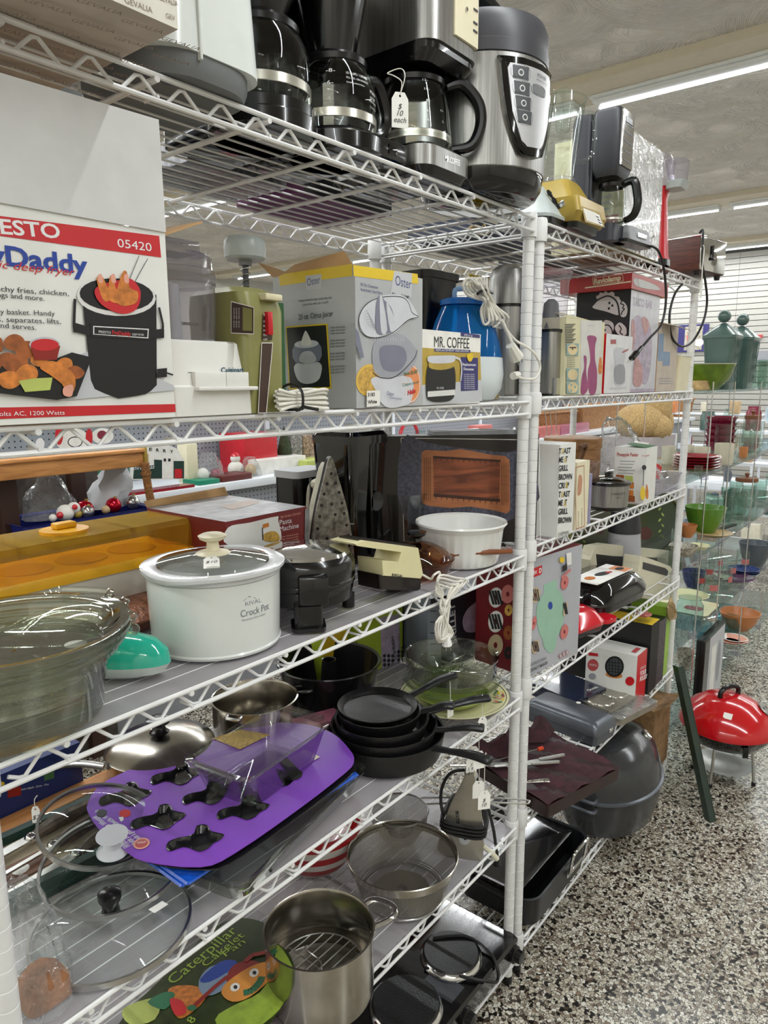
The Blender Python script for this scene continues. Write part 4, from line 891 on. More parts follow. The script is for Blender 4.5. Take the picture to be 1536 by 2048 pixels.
p.pt_('Oster', (615, 572), (641, 566), 15, 'pr_navy'); p.pt_('Unique mixer/scraper juices any size', (598, 604), (664, 597), 5, 'ink'); p.pt_('citrus fruit with just a touch.', (606, 612), (658, 606), 5, 'ink'); p.pt_('20 oz. Citrus Juicer', (598, 640), (667, 632), 11, 'ink')
p.pp([(572, 653), (656, 647), (664, 777), (579, 779)], 'oster_yellow'); p.pp([(574, 656), (653, 650), (661, 774), (581, 776)], 'pr_black')
p.pc([(592, 728), (640, 725), (642, 752), (630, 765), (608, 767), (594, 755)], 'jw', 4); p.pc([(590, 690), (638, 685), (640, 722), (592, 725)], 'jd', 3); p.pe(614, 688, 24, 8, 'jw', -4); p.pc([(604, 690), (610, 665), (615, 664), (624, 688)], 'label_white', 4); p.pc([(600, 722), (606, 705), (624, 703), (634, 720), (620, 728)], 'pr_lgrey', 4)
for k in range(4):
    for j in range(3): p.pt_('Unique mixer/scraper', (662, 657+k*26+j*6), (692, 655+k*26+j*6), 4, 'ink')
p.put(t)
flap(t, [(0, 0.05, 8.45), (0, 7.1, 8.35), (0.9, 6.0, 9.3), (0.6, 1.4, 9.6)], 0.07, 'card'); flap(t, [(0.3, 0.1, 8.45), (6.9, 0.1, 8.45), (5.6, 2.4, 8.7), (1.0, 2.2, 8.9)], 0.07, 'card')
flap(t, [(0.0, 7.1, 8.4), (6.9, 7.1, 8.4), (6.4, 9.2, 8.9), (0.4, 9.0, 9.6)], 0.07, 'card')

t = thing('waste_bin', 'plain black flared plastic tub behind the replacement decanter carton', 'tub', (-4.4, 8.2, T2))
b = B(); b.rl([(0, 3.6, 3.6, 0.8), (10.6, 5.2, 5.2, 1.0)], 'black', cap1=False); b.rl([(10.3, 5.5, 5.5, 1.1), (10.9, 5.6, 5.6, 1.1), (10.95, 5.2, 5.2, 1.0), (5, 4.3, 4.3, 0.9)], 'black', cap0=False, cap1=True); obj('tub_shell', b, t)
obj('rim_handle', B().box(2.6, 3.1, -1.2, 1.2, 10.1, 10.6, 'black', 0.15), t)
P('mrc_gold', '#b4993f', 0.45, var=0.1); P('mrc_purple', '#2d2a66', 0.4, var=0)
t = carton('decanter_carton', 'small carton picturing a coffee decanter, printed Mr. Coffee, before the blue humidifier', -16.75, -9.0, -0.85, 4.6, T2, 64.75, 'label_white', 'oster_grey')
p = ppf(t); p.pp([(842, 695), (960, 705), (962, 760), (843, 770)], 'mrc_gold'); p.pp([(843, 770), (962, 760), (964, 802), (845, 811)], 'pr_lgrey')
p.pt_('MR. COFFEE', (868, 694), (938, 697), 22, 'ink'); p.pp([(868, 697), (940, 700), (940, 706), (868, 703)], 'mrc_purple'); p.pt_('REPLACEMENT DECANTER', (871, 702), (937, 704.5), 4, 'ink_white')
p.pp([(921, 664), (959, 670), (959, 676), (921, 672)], 'mrc_purple'); p.pt_('PD12', (928, 672), (944, 674), 4, 'ink_white')
p.pp([(921, 714), (955, 716), (955, 780), (921, 782)], 'mrc_purple'); p.pt_('Replacement', (924, 731), (951, 732), 5, 'ink_white', bold=0.02); p.pt_('Decanter', (926, 740), (947, 741), 5, 'ink_white', bold=0.02)
for k in range(8): p.pt_('- On Many Models', (925, 750+k*4), (948, 750+k*4), 2.6, 'ink_white')
p.pc([(932, 710), (940, 706), (945, 712), (941, 722), (935, 722)], 'yellow_print', 3)
p.pc([(852, 740), (851, 790), (860, 802), (880, 804), (900, 800), (908, 785), (908, 740), (895, 722), (880, 720), (863, 722)], 'pr_black', 4); p.pp([(853, 783), (908, 779), (908, 790), (853, 794)], 'silver_ink'); p.pc([(856, 735), (862, 718), (900, 716), (906, 733), (880, 740)], 'mrc_gold', 3)
p.pc([(853, 715), (860, 712), (900, 711), (908, 713), (905, 724), (880, 727), (856, 725)], 'jw', 3); p.pl([(904, 714), (918, 720), (921, 740), (919, 762)], 0.16, 'jw', smooth=4); p.pt_('MR. COFFEE', (871, 778), (885, 778), 4, 'ink_white'); p.put(t)

THIN('blue_tank', '#4aa3dc', '#0f5fae', rough=0.05, milky=0.35, milkcol='#1b7fd0'); P('humid_white', '#d3dbdd', 0.3, var=0.01)
t = thing('humidifier', 'teardrop humidifier with a translucent blue tank and white base', 'humidifier', (-4.6, 3.4, T2))
def drop(z, r, ox=0): return [(ox+1.32*r*math.cos(a), r*math.sin(a), z) for a in [2*PI*i/40 for i in range(40)]]
b = B(); b.loft([drop(0.0, 2.0), drop(0.1, 2.4), drop(1.0, 2.95), drop(2.2, 3.1), drop(3.6, 3.0), drop(3.65, 2.9)], 'humid_white'); obj('base', b, t)
b = B(); b.loft([drop(3.65, 2.95), drop(5.0, 2.7), drop(6.5, 2.3), drop(7.8, 1.8), drop(8.0, 1.5)], 'blue_tank'); b.loft([drop(5.8, 0.6), drop(7.9, 0.6)], 'blue_tank'); obj('water_tank', b, t)
obj('tank_cap', B().loft([drop(7.9, 1.9), drop(8.3, 1.95), drop(8.45, 1.6)], P('blue_cap', '#1566b8', 0.25)), t)
obj('tank_handle', B().tube([(-1.6, 0, 8.3), (-1.5, 0, 9.1), (0, 0, 9.3), (1.5, 0, 9.1), (1.6, 0, 8.3)], 0.2, P('handle_blue', '#7a9cc0', 0.3), 8, smooth_pts=4), t)
base = Vector((-4.6, 3.4, T2)); L0 = lambda x, y, Y: at_y(x, y, Y)-base
pts = []
for k in range(6):
    dx = k*7; a = (k % 3)*0.25
    pts += [L0(966+dx*0.3, 600, 0.9-a), L0(936+dx*0.9, 590-dx*0.3, 1.4), L0(926+dx*0.9, 570, 1.2), L0(938+dx, 556, 1.0+a), L0(960+dx*0.4, 578, 0.9-a), L0(974+dx*0.5, 612, 0.8), L0(978+dx*1.1, 642-dx*0.2, 0.7-a), L0(968+dx*0.9, 648+dx*0.25, 0.9+a), L0(962+dx*0.6, 622, 1.0)]
pts += [L0(1010, 655, 0.6), L0(1030, 680, 0.2), L0(1062, 700, -0.95), L0(1080, 730, -1.0), L0(1072, 755, -1.0), L0(1050, 758, -0.9), L0(1032, 752, -0.2)]
obj('power_cord', B().tube(pts, 0.11, 'cord_white', 7, smooth_pts=4), t)
obj('cord_tie', B().tube([L0(955, 588, 0.6), L0(970, 580, 0.5), L0(985, 586, 0.6)], 0.13, 'black', 6, smooth_pts=3), t)
b = B(); b.tube([L0(1003, 640, 0.3), L0(1026, 692, 0.1)], 0.17, 'cord_white', 8); b.tube([L0(1020, 690, 0.1), L0(1034, 716, 0.0)], 0.5, 'cord_white', 8, radii=[0.4, 0.62])
b.tube([L0(1030, 716, 0.0), L0(1038, 731, 0.0)], 0.05, 'chrome', 5); b.tube([L0(1040, 712, 0.0), L0(1047, 727, 0.0)], 0.05, 'chrome', 5); b.tube([L0(1026, 752, -0.2), L0(1036, 750, -0.2)], 0.33, 'cord_white', 8); obj('plug', b, t)
solo('yellow_bag', 'shiny yellow packet standing behind the humidifier and the steel flask', 'packet', B().rl([(0, 5, 1.4, 0.6), (6, 5.4, 1.8, 0.7), (11.3, 5.4, 0.6, 0.2), (12.4, 5.4, 0.15, 0.05)], P('foil_yellow', '#c9ae2c', 0.25, 0.3, var=0.15, scale=12, bump=0.5, bscale=10)), (9.6, 10.2, T2))
solo('glass_ornament', 'crumpled clear and gold packet on the shelf by the double post', 'packet', B().rl([(0, 2.4, 1.6, 0.4), (2.0, 2.8, 1.2, 0.4), (3.4, 1.6, 0.4, 0.15)], 'film').rl([(0.1, 1.2, 0.8, 0.2), (1.2, 1.0, 0.5, 0.2)], 'gold'), (0.3, 3.2, T2), 20)
t = thing('vacuum_flask', 'tall brushed steel flask with a black ring, behind the double post', 'flask', (6.4, 5.4, 59.85))
obj('flask_body', B().lathe([(0.001, 0), (1.8, 0), (1.95, 0.1), (1.95, 8.4)], (0, 0, 0), 'brushed', 36), t); obj('flask_cap', B().lathe([(1.97, 8.7), (1.95, 10.9), (1.7, 11.9), (1.0, 12.4), (0.001, 12.5)], (0, 0, 0), 'brushed', 36), t)
obj('ring_seal', B().lathe([(1.9, 8.4), (2.02, 8.42), (2.02, 8.68), (1.9, 8.7)], (0, 0, 0), 'black', 36), t)
# ================================================================ second shelf, far rack
T2b = 59.87
t = thing('personal_blender', 'slim blender with a clear cup and brushed steel base, right beside the double post', 'blender', (7.0, 1.2, T2b))
obj('motor_base', B().rl([(0, 4.0, 3.0, 0.5), (0.3, 4.2, 3.2, 0.6), (5.9, 4.1, 3.1, 0.7)], 'brushed'), t); obj('black_ring', B().rl([(5.85, 4.3, 3.3, 0.8), (6.1, 4.3, 3.3, 0.8)], 'black'), t); obj('foot_plate', B().rl([(-0.0, 4.2, 3.2, 0.6), (0.12, 4.3, 3.3, 0.6)], 'black'), t)
obj('clear_cup', B().rl([(6.1, 3.3, 2.8, 1.2), (10.6, 3.6, 3.0, 1.3), (10.9, 4.1, 3.3, 1.3), (11.5, 4.2, 3.4, 1.3)], 'clear_plastic').lathe([(0.001, 6.2), (0.9, 6.3), (0.7, 8.6), (0.3, 9.0), (0.001, 9.0)], (0.2, 0, 0), 'dgrey', 16), t)
obj('badge', B().prismy(ell(1.0, 1.5, 0.85, 1.1), -1.72, -1.6, 'steel'), t); obj('steel_dial', B().prismy([(0.1, 0.05), (1.95, 0.05), (1.95, 1.5), (1.7, 2.5), (1.0, 2.8), (0.35, 2.5), (0.1, 1.5)], -1.66, -1.5, 'chrome').prismy([(-1.9, 0.05), (-0.3, 0.05), (-0.3, 1.6), (-1.9, 1.6)], -1.64, -1.5, 'chrome'), t)
p = ppf(t, -1.73); p.text('COOKS', 1.0, 1.4, 0.36, 'dgrey', 'c'); p.put(t, 'badge')
P('pasta_cream', '#c9c3a0', 0.6, var=0.03); P('pasta_teal', '#7f9a98', 0.5); P('magenta', '#8e3a68', 0.45, var=0.12); P('dough', '#cbb88c', 0.6, var=0.1)
t = carton('pasta_maker_carton', 'tall cream carton with round pasta pictures and a purple meat grinder picture', 6.35, 15.6, -0.8, 4.2, T2b, 67.1, 'pasta_cream')
p = ppf(t); p.pp([(1161, 641), (1204, 641), (1203, 788), (1161, 790)], P('pasta_pale', '#c8c6c0', 0.4, coat=0.3))
p.pc([(1174, 673), (1185, 671), (1193, 676), (1190, 692), (1190, 720), (1194, 745), (1191, 785), (1178, 786), (1175, 745), (1180, 720), (1177, 690)], 'magenta', 4); p.pc([(1167, 712), (1173, 716), (1172, 745), (1176, 775), (1168, 789), (1161, 785), (1163, 755), (1168, 735)], 'magenta', 4)
p.pc([(1199, 715), (1203, 720), (1203, 745), (1198, 748), (1196, 738)], 'pr_orange', 3); p.pt_('Pasta', (1176, 652), (1187, 652), 4, 'pr_lgrey')
for k in range(13): p.pl([(1129, 649+k*3.3), (1150-3*(k % 3), 648.5+k*3.3)], 0.07, 'ink')
for y in (699, 749, 775):
    p.pp([(1131, y-12), (1156, y-12), (1155, y+12), (1131, y+12)], 'pasta_teal'); p.pe(1143.5, y, 10, 11, 'dough')
for a, b_ in ((1140, 770), (1148, 774), (1140, 781)): p.pe(a, b_, 2, 2.4, 'pasta_teal')
p.pe(1143, 698, 1.4, 1.6, 'ink'); p.pl([(1137, 695), (1150, 695)], 0.09, 'ink')
for k in range(5): p.pt_('Spaghetti', (1131, 717+k*4.4), (1147, 716.5+k*4.4), 2.8, 'ink')
p.put(t)
flap(t, [(0, 0.0, 7.2), (4.9, 0.0, 7.2), (4.0, 2.2, 7.9), (0.6, 2.0, 7.9)], 0.05, 'pasta_cream')
t = thing('frying_pan', 'black lid tilted on clear glass, seen above the pasta maker carton', 'pan', (16.2, 7.6, T2b))
obj('glass_bowl', B().lathe([(0.001, 0), (2.2, 0.05), (2.8, 2.5), (3.4, 6.8)], (0, 0, 0), 'glass', 28), t); obj('black_lid', B().at((0, 0, 7.0), (0, 6, 0)).lathe([(3.5, 0), (3.5, 0.2), (2.4, 1.0), (0.001, 1.3)], (0, 0, 0), 'black', 28), t)
t = carton('small_food_chopper_carton', 'small white carton with a red side, picturing a grey chopper', 16.3, 24.0, -0.75, 3.6, T2b, 66.05, P('milk_white', '#d6d6d8', 0.3, coat=0.4), P('bright_red', '#c3121c', 0.35))
p = ppf(t); p.pp([(1204, 670), (1216, 669), (1215, 787), (1203, 786)], 'bright_red') if False else None
p.pp([(1221, 679), (1232, 679), (1232, 688), (1221, 688)], 'faded_red'); p.pc([(1228, 700), (1240, 695), (1252, 702), (1248, 730), (1250, 765), (1238, 772), (1228, 765), (1230, 730)], 'pr_lgrey', 4); p.pc([(1230, 733), (1248, 731), (1249, 762), (1238, 769), (1229, 762)], 'pr_grey', 4); p.pl([(1244, 705), (1256, 699)], 0.2, 'faded_red'); p.pl([(1220, 777), (1252, 775)], 0.2, 'pr_lgrey'); p.put(t)
P('rav_red', '#9c2020', 0.35, coat=0.3, var=0.02); P('rav_cream', '#d8cfb0', 0.5); P('taco_black', '#15171a', 0.35); P('taco_white', '#b7b7b5', 0.5, var=0.02); P('taco_lav', '#a99bb0', 0.35, var=0.12, scale=14, coat=0.4); P('taco_pink', '#b58a8a', 0.4, var=0.15, scale=14)
t = carton('taco_bar_carton', 'tall black and pale carton with a white taco drawing on its black side', 22.9, 32.6, -0.7, 5.6, T2b, 71.1, P('taco_pale', '#c3c3ca', 0.3, coat=0.4), 'taco_black')
p = ppf(t); p.pt_('TACO BAR', (1265, 610), (1305, 618), 16, 'taco_lav', bold=0.03)
for pts in ([(1268, 640), (1280, 632), (1288, 655), (1300, 650), (1304, 700), (1296, 760), (1284, 765), (1276, 720), (1266, 700)],): p.pc(pts, 'taco_lav', 4)
p.pc([(1263, 640), (1270, 650), (1268, 690), (1262, 700)], 'taco_pink', 3); p.pc([(1282, 640), (1290, 634), (1298, 648), (1290, 670)], 'taco_pink', 4); p.pc([(1270, 715), (1284, 735), (1282, 770), (1266, 768)], 'taco_pink', 4); p.pl([(1280, 690), (1296, 705), (1290, 725), (1302, 735)], 0.12, 'taco_white', smooth=4); p.pp([(1258, 778), (1308, 777), (1308, 783), (1258, 785)], 'taco_lav'); p.put(t)
p = ppl(t)
p.pc([(1187, 612), (1197, 597), (1215, 589), (1228, 592), (1234, 602), (1240, 631)], 'taco_white', 5) if False else None
p.pc([(1194, 598), (1193, 592), (1198, 590), (1200, 585), (1207, 586), (1211, 582), (1217, 586), (1224, 583), (1229, 587), (1229, 592), (1238, 594), (1240, 599), (1250, 606), (1255, 616), (1254, 628), (1249, 634), (1240, 630), (1232, 600), (1218, 592), (1203, 596)], 'taco_white', 3)
p.pc([(1186, 616), (1190, 608), (1200, 598), (1214, 593), (1226, 597), (1234, 608), (1238, 630), (1212, 623)], 'taco_white', 4); p.pl([(1194, 601), (1205, 595), (1217, 592), (1229, 598), (1236, 610), (1239, 631)], 0.18, 'taco_black', smooth=4); p.pl([(1240, 597), (1244, 603), (1241, 607), (1248, 610), (1245, 616), (1249, 618), (1244, 624), (1243, 630)], 0.12, 'taco_black', smooth=4)
for a, b_ in ((1219, 606), (1225, 611), (1218, 617)): p.pe(a, b_, 2.2, 2.6, 'taco_black')
p.pc([(1204, 648), (1212, 640), (1225, 645), (1228, 656), (1222, 668), (1204, 666)], 'taco_white', 4); p.pc([(1240, 645), (1252, 655), (1253, 668), (1246, 671), (1236, 668), (1230, 655)], 'taco_white', 4); p.pe(1210, 660, 2, 2.4, 'taco_black'); p.pl([(1205, 652), (1216, 650), (1223, 657), (1226, 668)], 0.15, 'taco_black', smooth=4); p.pl([(1238, 650), (1243, 658), (1240, 664), (1246, 670)], 0.12, 'taco_black', smooth=3); p.put(t)
t = carton('ravioli_carton', 'flat red carton with cream lettering lying across the taco bar carton', 22.2, 34.6, -0.95, 7.4, 71.12, 72.75, 'rav_red')
p = ppl(t); p.pl([(1185, 556), (1245, 549), (1247, 562), (1187, 570)], 0.05, 'rav_cream', True); p.pt_('Raviolamp', (1188, 568), (1242, 560), 10, 'rav_cream', bold=0.04); p.pl([(1170, 576), (1262, 563)], 0.14, 'rav_cream'); p.put(t)
p = ppf(t); p.pc([(1268, 557), (1285, 560), (1310, 570), (1320, 580), (1290, 577), (1270, 570)], 'taco_white', 3); p.put(t)
t = carton('tan_carton', 'tan carton with two blue labels and torn flaps by the far post', 32.9, 40.6, -0.7, 4.8, T2b, 68.2, P('tan_box', '#b9ada0', 0.7), 'card')
p = ppf(t); p.pp([(1317, 667), (1328, 667), (1326, 722), (1315, 722)], P('lbl_blue', '#7b8ea6', 0.6)); p.pp([(1326, 703), (1340, 704), (1339, 732), (1325, 731)], 'lbl_blue')
for k in range(3): p.pl([(1318, 757+5*k), (1342, 757+5*k)], 0.08, 'pr_grey')
p.put(t); flap(t, [(0, 0, 8.35), (6.2, -0.1, 8.35), (6.8, -1.6, 7.7), (1.5, -1.7, 7.9)], 0.06, 'tan_box')
t = thing('white_canister', 'square-shouldered white canister at the far end post of the second shelf', 'canister', (44.8, 1.8, T2b))
obj('body', B().rl([(0, 4.6, 4.6, 0.5), (4.6, 5.2, 5.2, 0.6), (4.7, 4.9, 4.9, 0.6), (4.0, 4.6, 4.6, 0.5)], 'cream'), t); obj('rim', B().rl([(4.55, 5.35, 5.35, 0.7), (4.8, 5.35, 5.35, 0.7), (4.82, 5.0, 5.0, 0.6)], 'app_white', cap0=False, cap1=False), t)
# ================================================================ third shelf, near rack (lined)
T3 = 45.70
solo('tan_board', 'flat tan cardboard slab lying under the yellow-lidded yogurt maker', 'board', B().box(-43.5, -26.5, 10.4, 17.2, 0, 1.1, P('tan_slab', '#9d8a80', 0.7)), (0, 0, T3))
P('yog_white', '#d5d1c6', 0.4, var=0.02); P('yog_yellow', '#e0a50c', 0.35, var=0.03, scale=12); P('yog_orange', '#c9800a', 0.4, var=0.03)
THIN('yellow_clear', '#efd063', '#c79a18', rough=0.05, milky=0.3, milkcol='#d9b13a')
t = thing('yogurt_maker', 'long white yogurt maker with a clear yellow lid over five round cup wells', 'yogurt maker', (-34.4, 14.2, T3+1.1))
def stad(w, d, z, k=1.0): return [(x, y, z) for x, y in rrect(w*k, d*k, d*k/2-0.01, 10)]
b = B(); b.loft([stad(18.6, 5.0, 0), stad(19.2, 5.4, 0.3), stad(19.4, 5.6, 2.5)], 'yog_white'); obj('base', b, t)
b = B(); b.loft([stad(19.8, 6.0, 2.3), stad(19.8, 6.0, 2.75), stad(19.6, 5.8, 2.95)], 'yog_yellow'); obj('cup_tray', b, t)
for i in range(5): obj('cup_well', B().lathe([(1.65, 2.96), (1.6, 3.02), (0.001, 3.04)], (-7.4+3.7*i, 0, 0), 'yog_orange', 28), t)
b = B(); b.loft([stad(19.4, 5.6, 2.9), stad(19.2, 5.4, 4.6), stad(18.6, 4.8, 4.95)], 'yellow_clear', cap0=False); obj('clear_lid', b, t)
obj('lid_knob', B().lathe([(1.5, 4.95), (1.5, 5.15), (1.1, 5.2), (0.001, 5.2)], (-1.0, 0, 0), 'yog_yellow', 28).box(-1.7, -0.3, -0.4, 0.4, 5.2, 5.6, 'yog_yellow', 0.12), t)
# stack of clear casseroles
def casserole(h, r, k): return [(0.001, 0), (r*0.86, 0), (r*0.95, 0.25), (r, h*0.8), (r+0.35, h), (r+0.75, h+0.02), (r+0.75, h+0.18), (r+0.3, h+0.2), (r-0.02, h*0.85), (r*0.9, 0.35), (0.001, 0.2)]
THIN('glass_thick', '#fafcf8', '#4f5a4a', rough=0.02, refl=1.9, stop=0.35)
for i, (h, dz, l) in enumerate(((3.2, 0.0, 'lowest and deepest of the stacked clear glass casseroles'), (2.0, 1.55, 'second lowest clear glass casserole in the stack, with stubby side grips'), (1.7, 2.35, 'third clear glass casserole up in the nested stack'), (1.2, 3.2, 'topmost shallow glass dish on the casserole stack, with a round price sticker'))):
    t = thing('glass_casserole', l, 'casserole dish', (-44.6+0.2*i, 3.2-0.15*i, T3+dz), 12*i, 'stacked glass casseroles')
    r = 5.0-0.25*(i == 3); obj('glass_dish', B().lathe(casserole(h, r-0.35, i), (0, 0, 0), 'glass_thick', 48), t)
    for s_ in (1, -1):
        a = R_(-8+(180 if s_ < 0 else 0)); pts = []
        obj('side_grip', B().tube([((r+0.45)*math.cos(a+u), (r+0.45)*math.sin(a+u), h+0.1) if abs(u) > 0.3 else ((r+1.15)*math.cos(a+u), (r+1.15)*math.sin(a+u), h+0.1) for u in (-0.36, -0.26, -0.1, 0.1, 0.26, 0.36)], 0.2, 'glass_thick', 8, smooth_pts=3), t)
    if i == 3: obj('price_sticker', B().lathe([(0.5, 0.23), (0.5, 0.25), (0.001, 0.25)], (0.6, -2.6, 0), 'paper', 20), t)
# copper basket-work bread dish
P('copper_weave', '#8b5b45', 0.4, 0.35, var=0.2, scale=30, bump=0.9, bscale=28)
t = thing('woven_dish', 'coppery basket-weave oval dish between the glass casseroles and the slow cooker', 'dish', (-33.0, 10.2, T3), 25)
def oval(a, b_, z, n=36): return [(a*math.cos(2*PI*i/n), b_*math.sin(2*PI*i/n), z) for i in range(n)]
obj('bowl', B().loft([oval(2.4, 1.4, 0.02), oval(3.4, 2.2, 0.9), oval(3.3, 2.1, 0.95), oval(2.3, 1.3, 0.2)], 'copper_weave'), t); obj('lid', B().loft([oval(3.5, 2.3, 0.95), oval(3.5, 2.3, 1.05), oval(2.2, 1.3, 1.6), oval(0.4, 0.3, 1.75)], 'copper_weave'), t)
P('teal_gloss', '#1fa68f', 0.12, var=0.02, coat=0.5); P('teal_white', '#c9d3d0', 0.3)
t = thing('hand_vacuum', 'glossy teal and white pebble-shaped gadget in front of the woven dish', 'gadget', (-38.4, 4.2, T3), -62)
def egg(z, a, b_, ox=0): return [(ox+a*math.cos(u)*(1+0.12*math.cos(u)), b_*math.sin(u), z) for u in [2*PI*i/32 for i in range(32)]]
obj('lower_shell', B().loft([egg(0.0, 1.9, 0.9), egg(0.3, 2.7, 1.3), egg(0.8, 3.0, 1.5), egg(0.85, 2.9, 1.4)], 'teal_white'), t); obj('upper_shell', B().loft([egg(0.8, 3.0, 1.5), egg(1.5, 2.8, 1.4, 0.1), egg(2.0, 2.2, 1.1, 0.2), egg(2.25, 1.2, 0.6, 0.3), egg(2.3, 0.3, 0.15, 0.3)], 'teal_gloss'), t)
# slow cooker
P('crock_white', '#d3d6d3', 0.18, var=0.015, coat=0.4); P('stone_grey', '#c3c5c6', 0.15, var=0.03, coat=0.4); P('crock_ink', '#6c7378', 0.5, var=0)
t = thing('slow_cooker', 'round white slow cooker with a glass lid and cream knob', 'slow cooker', (-31.6, 3.9, T3))
obj('heating_body', B().lathe([(0.001, 0), (3.5, 0), (3.85, 0.05), (3.9, 0.2), (3.82, 0.3), (3.9, 2.5), (3.95, 4.3), (3.85, 4.35)], (0, 0, 0), 'crock_white', 64), t)
b = B(); b.lathe([(3.85, 4.3), (4.02, 4.4), (4.02, 4.65), (3.6, 4.75), (3.55, 4.6)], (0, 0, 0), 'stone_grey', 64)
pr = []
n = 64; rr = []
for prf in ((3.95, 4.55), (4.25, 4.72), (4.25, 4.9), (3.7, 4.98), (3.3, 4.9), (3.25, 3.5)):
    rr.append([((prf[0]+(0.42*max(0, math.cos(a-R_(20)))**14+0.42*max(0, -math.cos(a-R_(20)))**14)*(1 if prf[0] > 3.9 else 0))*math.cos(a), (prf[0]+(0.42*max(0, math.cos(a-R_(20)))**14+0.42*max(0, -math.cos(a-R_(20)))**14)*(1 if prf[0] > 3.9 else 0))*math.sin(a), prf[1]) for a in [2*PI*i/n for i in range(n)]])
b.loft(rr, 'stone_grey', False, False); obj('stoneware_rim', b, t)
obj('glass_lid', B().lathe([(3.35, 4.92), (3.3, 5.05), (2.6, 5.2), (1.4, 5.4), (0.001, 5.45)], (0, 0, 0), 'glass_thick', 48).lathe([(3.2, 4.6), (0.001, 4.55)], (0, 0, 0), P('crock_inside', '#7b7f80', 0.4), 32), t)
obj('lid_knob', B().lathe([(1.05, 5.42), (0.95, 5.5), (0.4, 5.65), (0.35, 6.1), (0.75, 6.3), (0.85, 6.5), (0.6, 6.62), (0.001, 6.62)], (0, 0, 0), 'cream', 32), t)
def cam_ang(c): return math.degrees(math.atan2(EYE.y-c[1], EYE.x-c[0]))
CA = cam_ang((-31.6, 3.9))
wraptext(t, 'heating_body', (0, 0, 0), 3.9, [('RIVAL', CA+24.5, 3.05, 0.36, 1.2), ('Crock Pot', CA+20, 2.45, 0.58, 0.85), ('Stoneware Slow Cooker', CA+21, 2.2, 0.17, 1.0)], 'crock_ink')
b = B(); a0 = R_(CA+22.5); b.raw([(3.93*math.cos(a0+s_), 3.93*math.sin(a0+s_), z) for s_, z in ((0, 3.35), (0.1, 3.55), (0.22, 3.35), (0.22, 3.38), (0.1, 3.6), (0, 3.38))], [(0, 1, 4, 5), (1, 2, 3, 4)], 'crock_ink'); merge(inner(t, 'heating_body'), b)
tg = tagcard('price_tag', 'white ten dollar tag lying on the slow cooker lid', 0, 0, 0, 0.9, 1.4, lines=('$10',), string=[(0, 0, 0), (0.1, 0, 0.3), (0.3, 0.05, 0.6)])
tg.rotation_euler = (R_(-78), 0, R_(-38)); tg.location = Vector((-32.5, 2.9, T3+5.45))*S
# pasta machine carton
P('pasta_red', '#6d1a20', 0.4, var=0.04); P('pasta_top', '#8a8a8c', 0.3, 0.2, var=0.25, scale=10)
t = carton('pasta_machine_carton', 'dark red carton with a silvery top, printed Pasta Machine, behind the slow cooker', -27.6, -19.9, 7.6, 16.8, T3, 51.95, 'pasta_red', 'pasta_red', 'pasta_top')
p = ppf(t); p.pc([(456, 1055), (500, 1045), (552, 1033), (556, 1040), (556, 1088), (456, 1090)], 'box_white', 4); p.pt_('Pasta', (559, 1050), (583, 1045), 10, 'ink_white'); p.pt_('Machine', (559, 1063), (597, 1055), 10, 'ink_white'); p.pt_('My Perfect Kitchen', (560, 1037), (601, 1028), 5, 'pr_pink', shear=0.4)
for k in range(4): p.pt_('Make Homemade', (560, 1076+5*k), (596, 1069+5*k), 3.5, 'pr_pink')
p.pl([(525, 1053), (537, 1049)], 0.3, 'pr_orange'); p.pl([(524, 1055), (525, 1080)], 0.08, 'ink'); p.pc([(527, 1068), (545, 1062), (556, 1068), (556, 1082), (530, 1082)], 'lemon', 4)
p.pp([(609, 1018), (618, 1015), (617, 1085), (608, 1086)], 'pasta_top'); p.put(t)
p = ppt(t, 6.25); p.pp([(440, 1012), (500, 1000), (520, 1006), (465, 1020)], P('top_pic', '#a08c7c', 0.4)); p.put(t)
flap(t, [(0, 9.2, 6.25), (7.7, 9.2, 6.25), (7.7, 9.6, 6.9), (0, 9.6, 6.7)], 0.05, 'card')
# steam iron on its heel
P('sole', '#8b8780', 0.35, 0.7, var=0.35, scale=18, bump=0.3, bscale=30); P('iron_cream', '#b9b5a2', 0.4)
t = thing('steam_iron', 'old steam iron standing on its heel, scorched soleplate facing out, behind the waffle maker', 'iron', (-15.6, 9.0, T3), 0)
t.rotation_euler = (0, 0, R_(-18))
def sole(k=1.0): return [(x*k, z) for x, z in c2([(0, 9.6), (0.75, 7.6), (1.5, 5.0), (2.0, 2.0), (1.9, 0.1), (0, 0), (-1.9, 0.1), (-2.0, 2.0), (-1.5, 5.0), (-0.75, 7.6)], 4)]
b = B(); b.prismy(sole(), -0.05, 0.15, 'sole', bev=0.04)
obj('soleplate', b, t); b = B()
for z, xs in ((8.2, (0,)), (7.4, (-0.4, 0.4)), (6.6, (-0.7, 0.7)), (5.7, (-0.95, 0, 0.95)), (4.8, (-1.15, 0.3, 1.15)), (3.8, (-1.35, 1.35)), (2.9, (-1.5, -0.5, 1.5)), (2.0, (-1.6, 1.6))):
    for x in xs: b.prismy(ell(x, z, 0.14, n=10), -0.07, -0.05, 'black')
merge(inner(t, 'soleplate'), b)
b = B(); b.prismy(sole(0.98), 0.15, 0.5, 'black'); b.prismy([(x*0.9, z*0.93+0.1) for x, z in sole()], 0.5, 1.8, 'iron_cream', bev=0.3); obj('shell', b, t)
b = B(); b.tube([(0, 1.6, 7.2), (0, 3.2, 6.6), (0, 3.4, 3.4), (0, 1.8, 1.4)], 0.5, 'iron_cream', 10, smooth_pts=4); obj('handle', b, t)
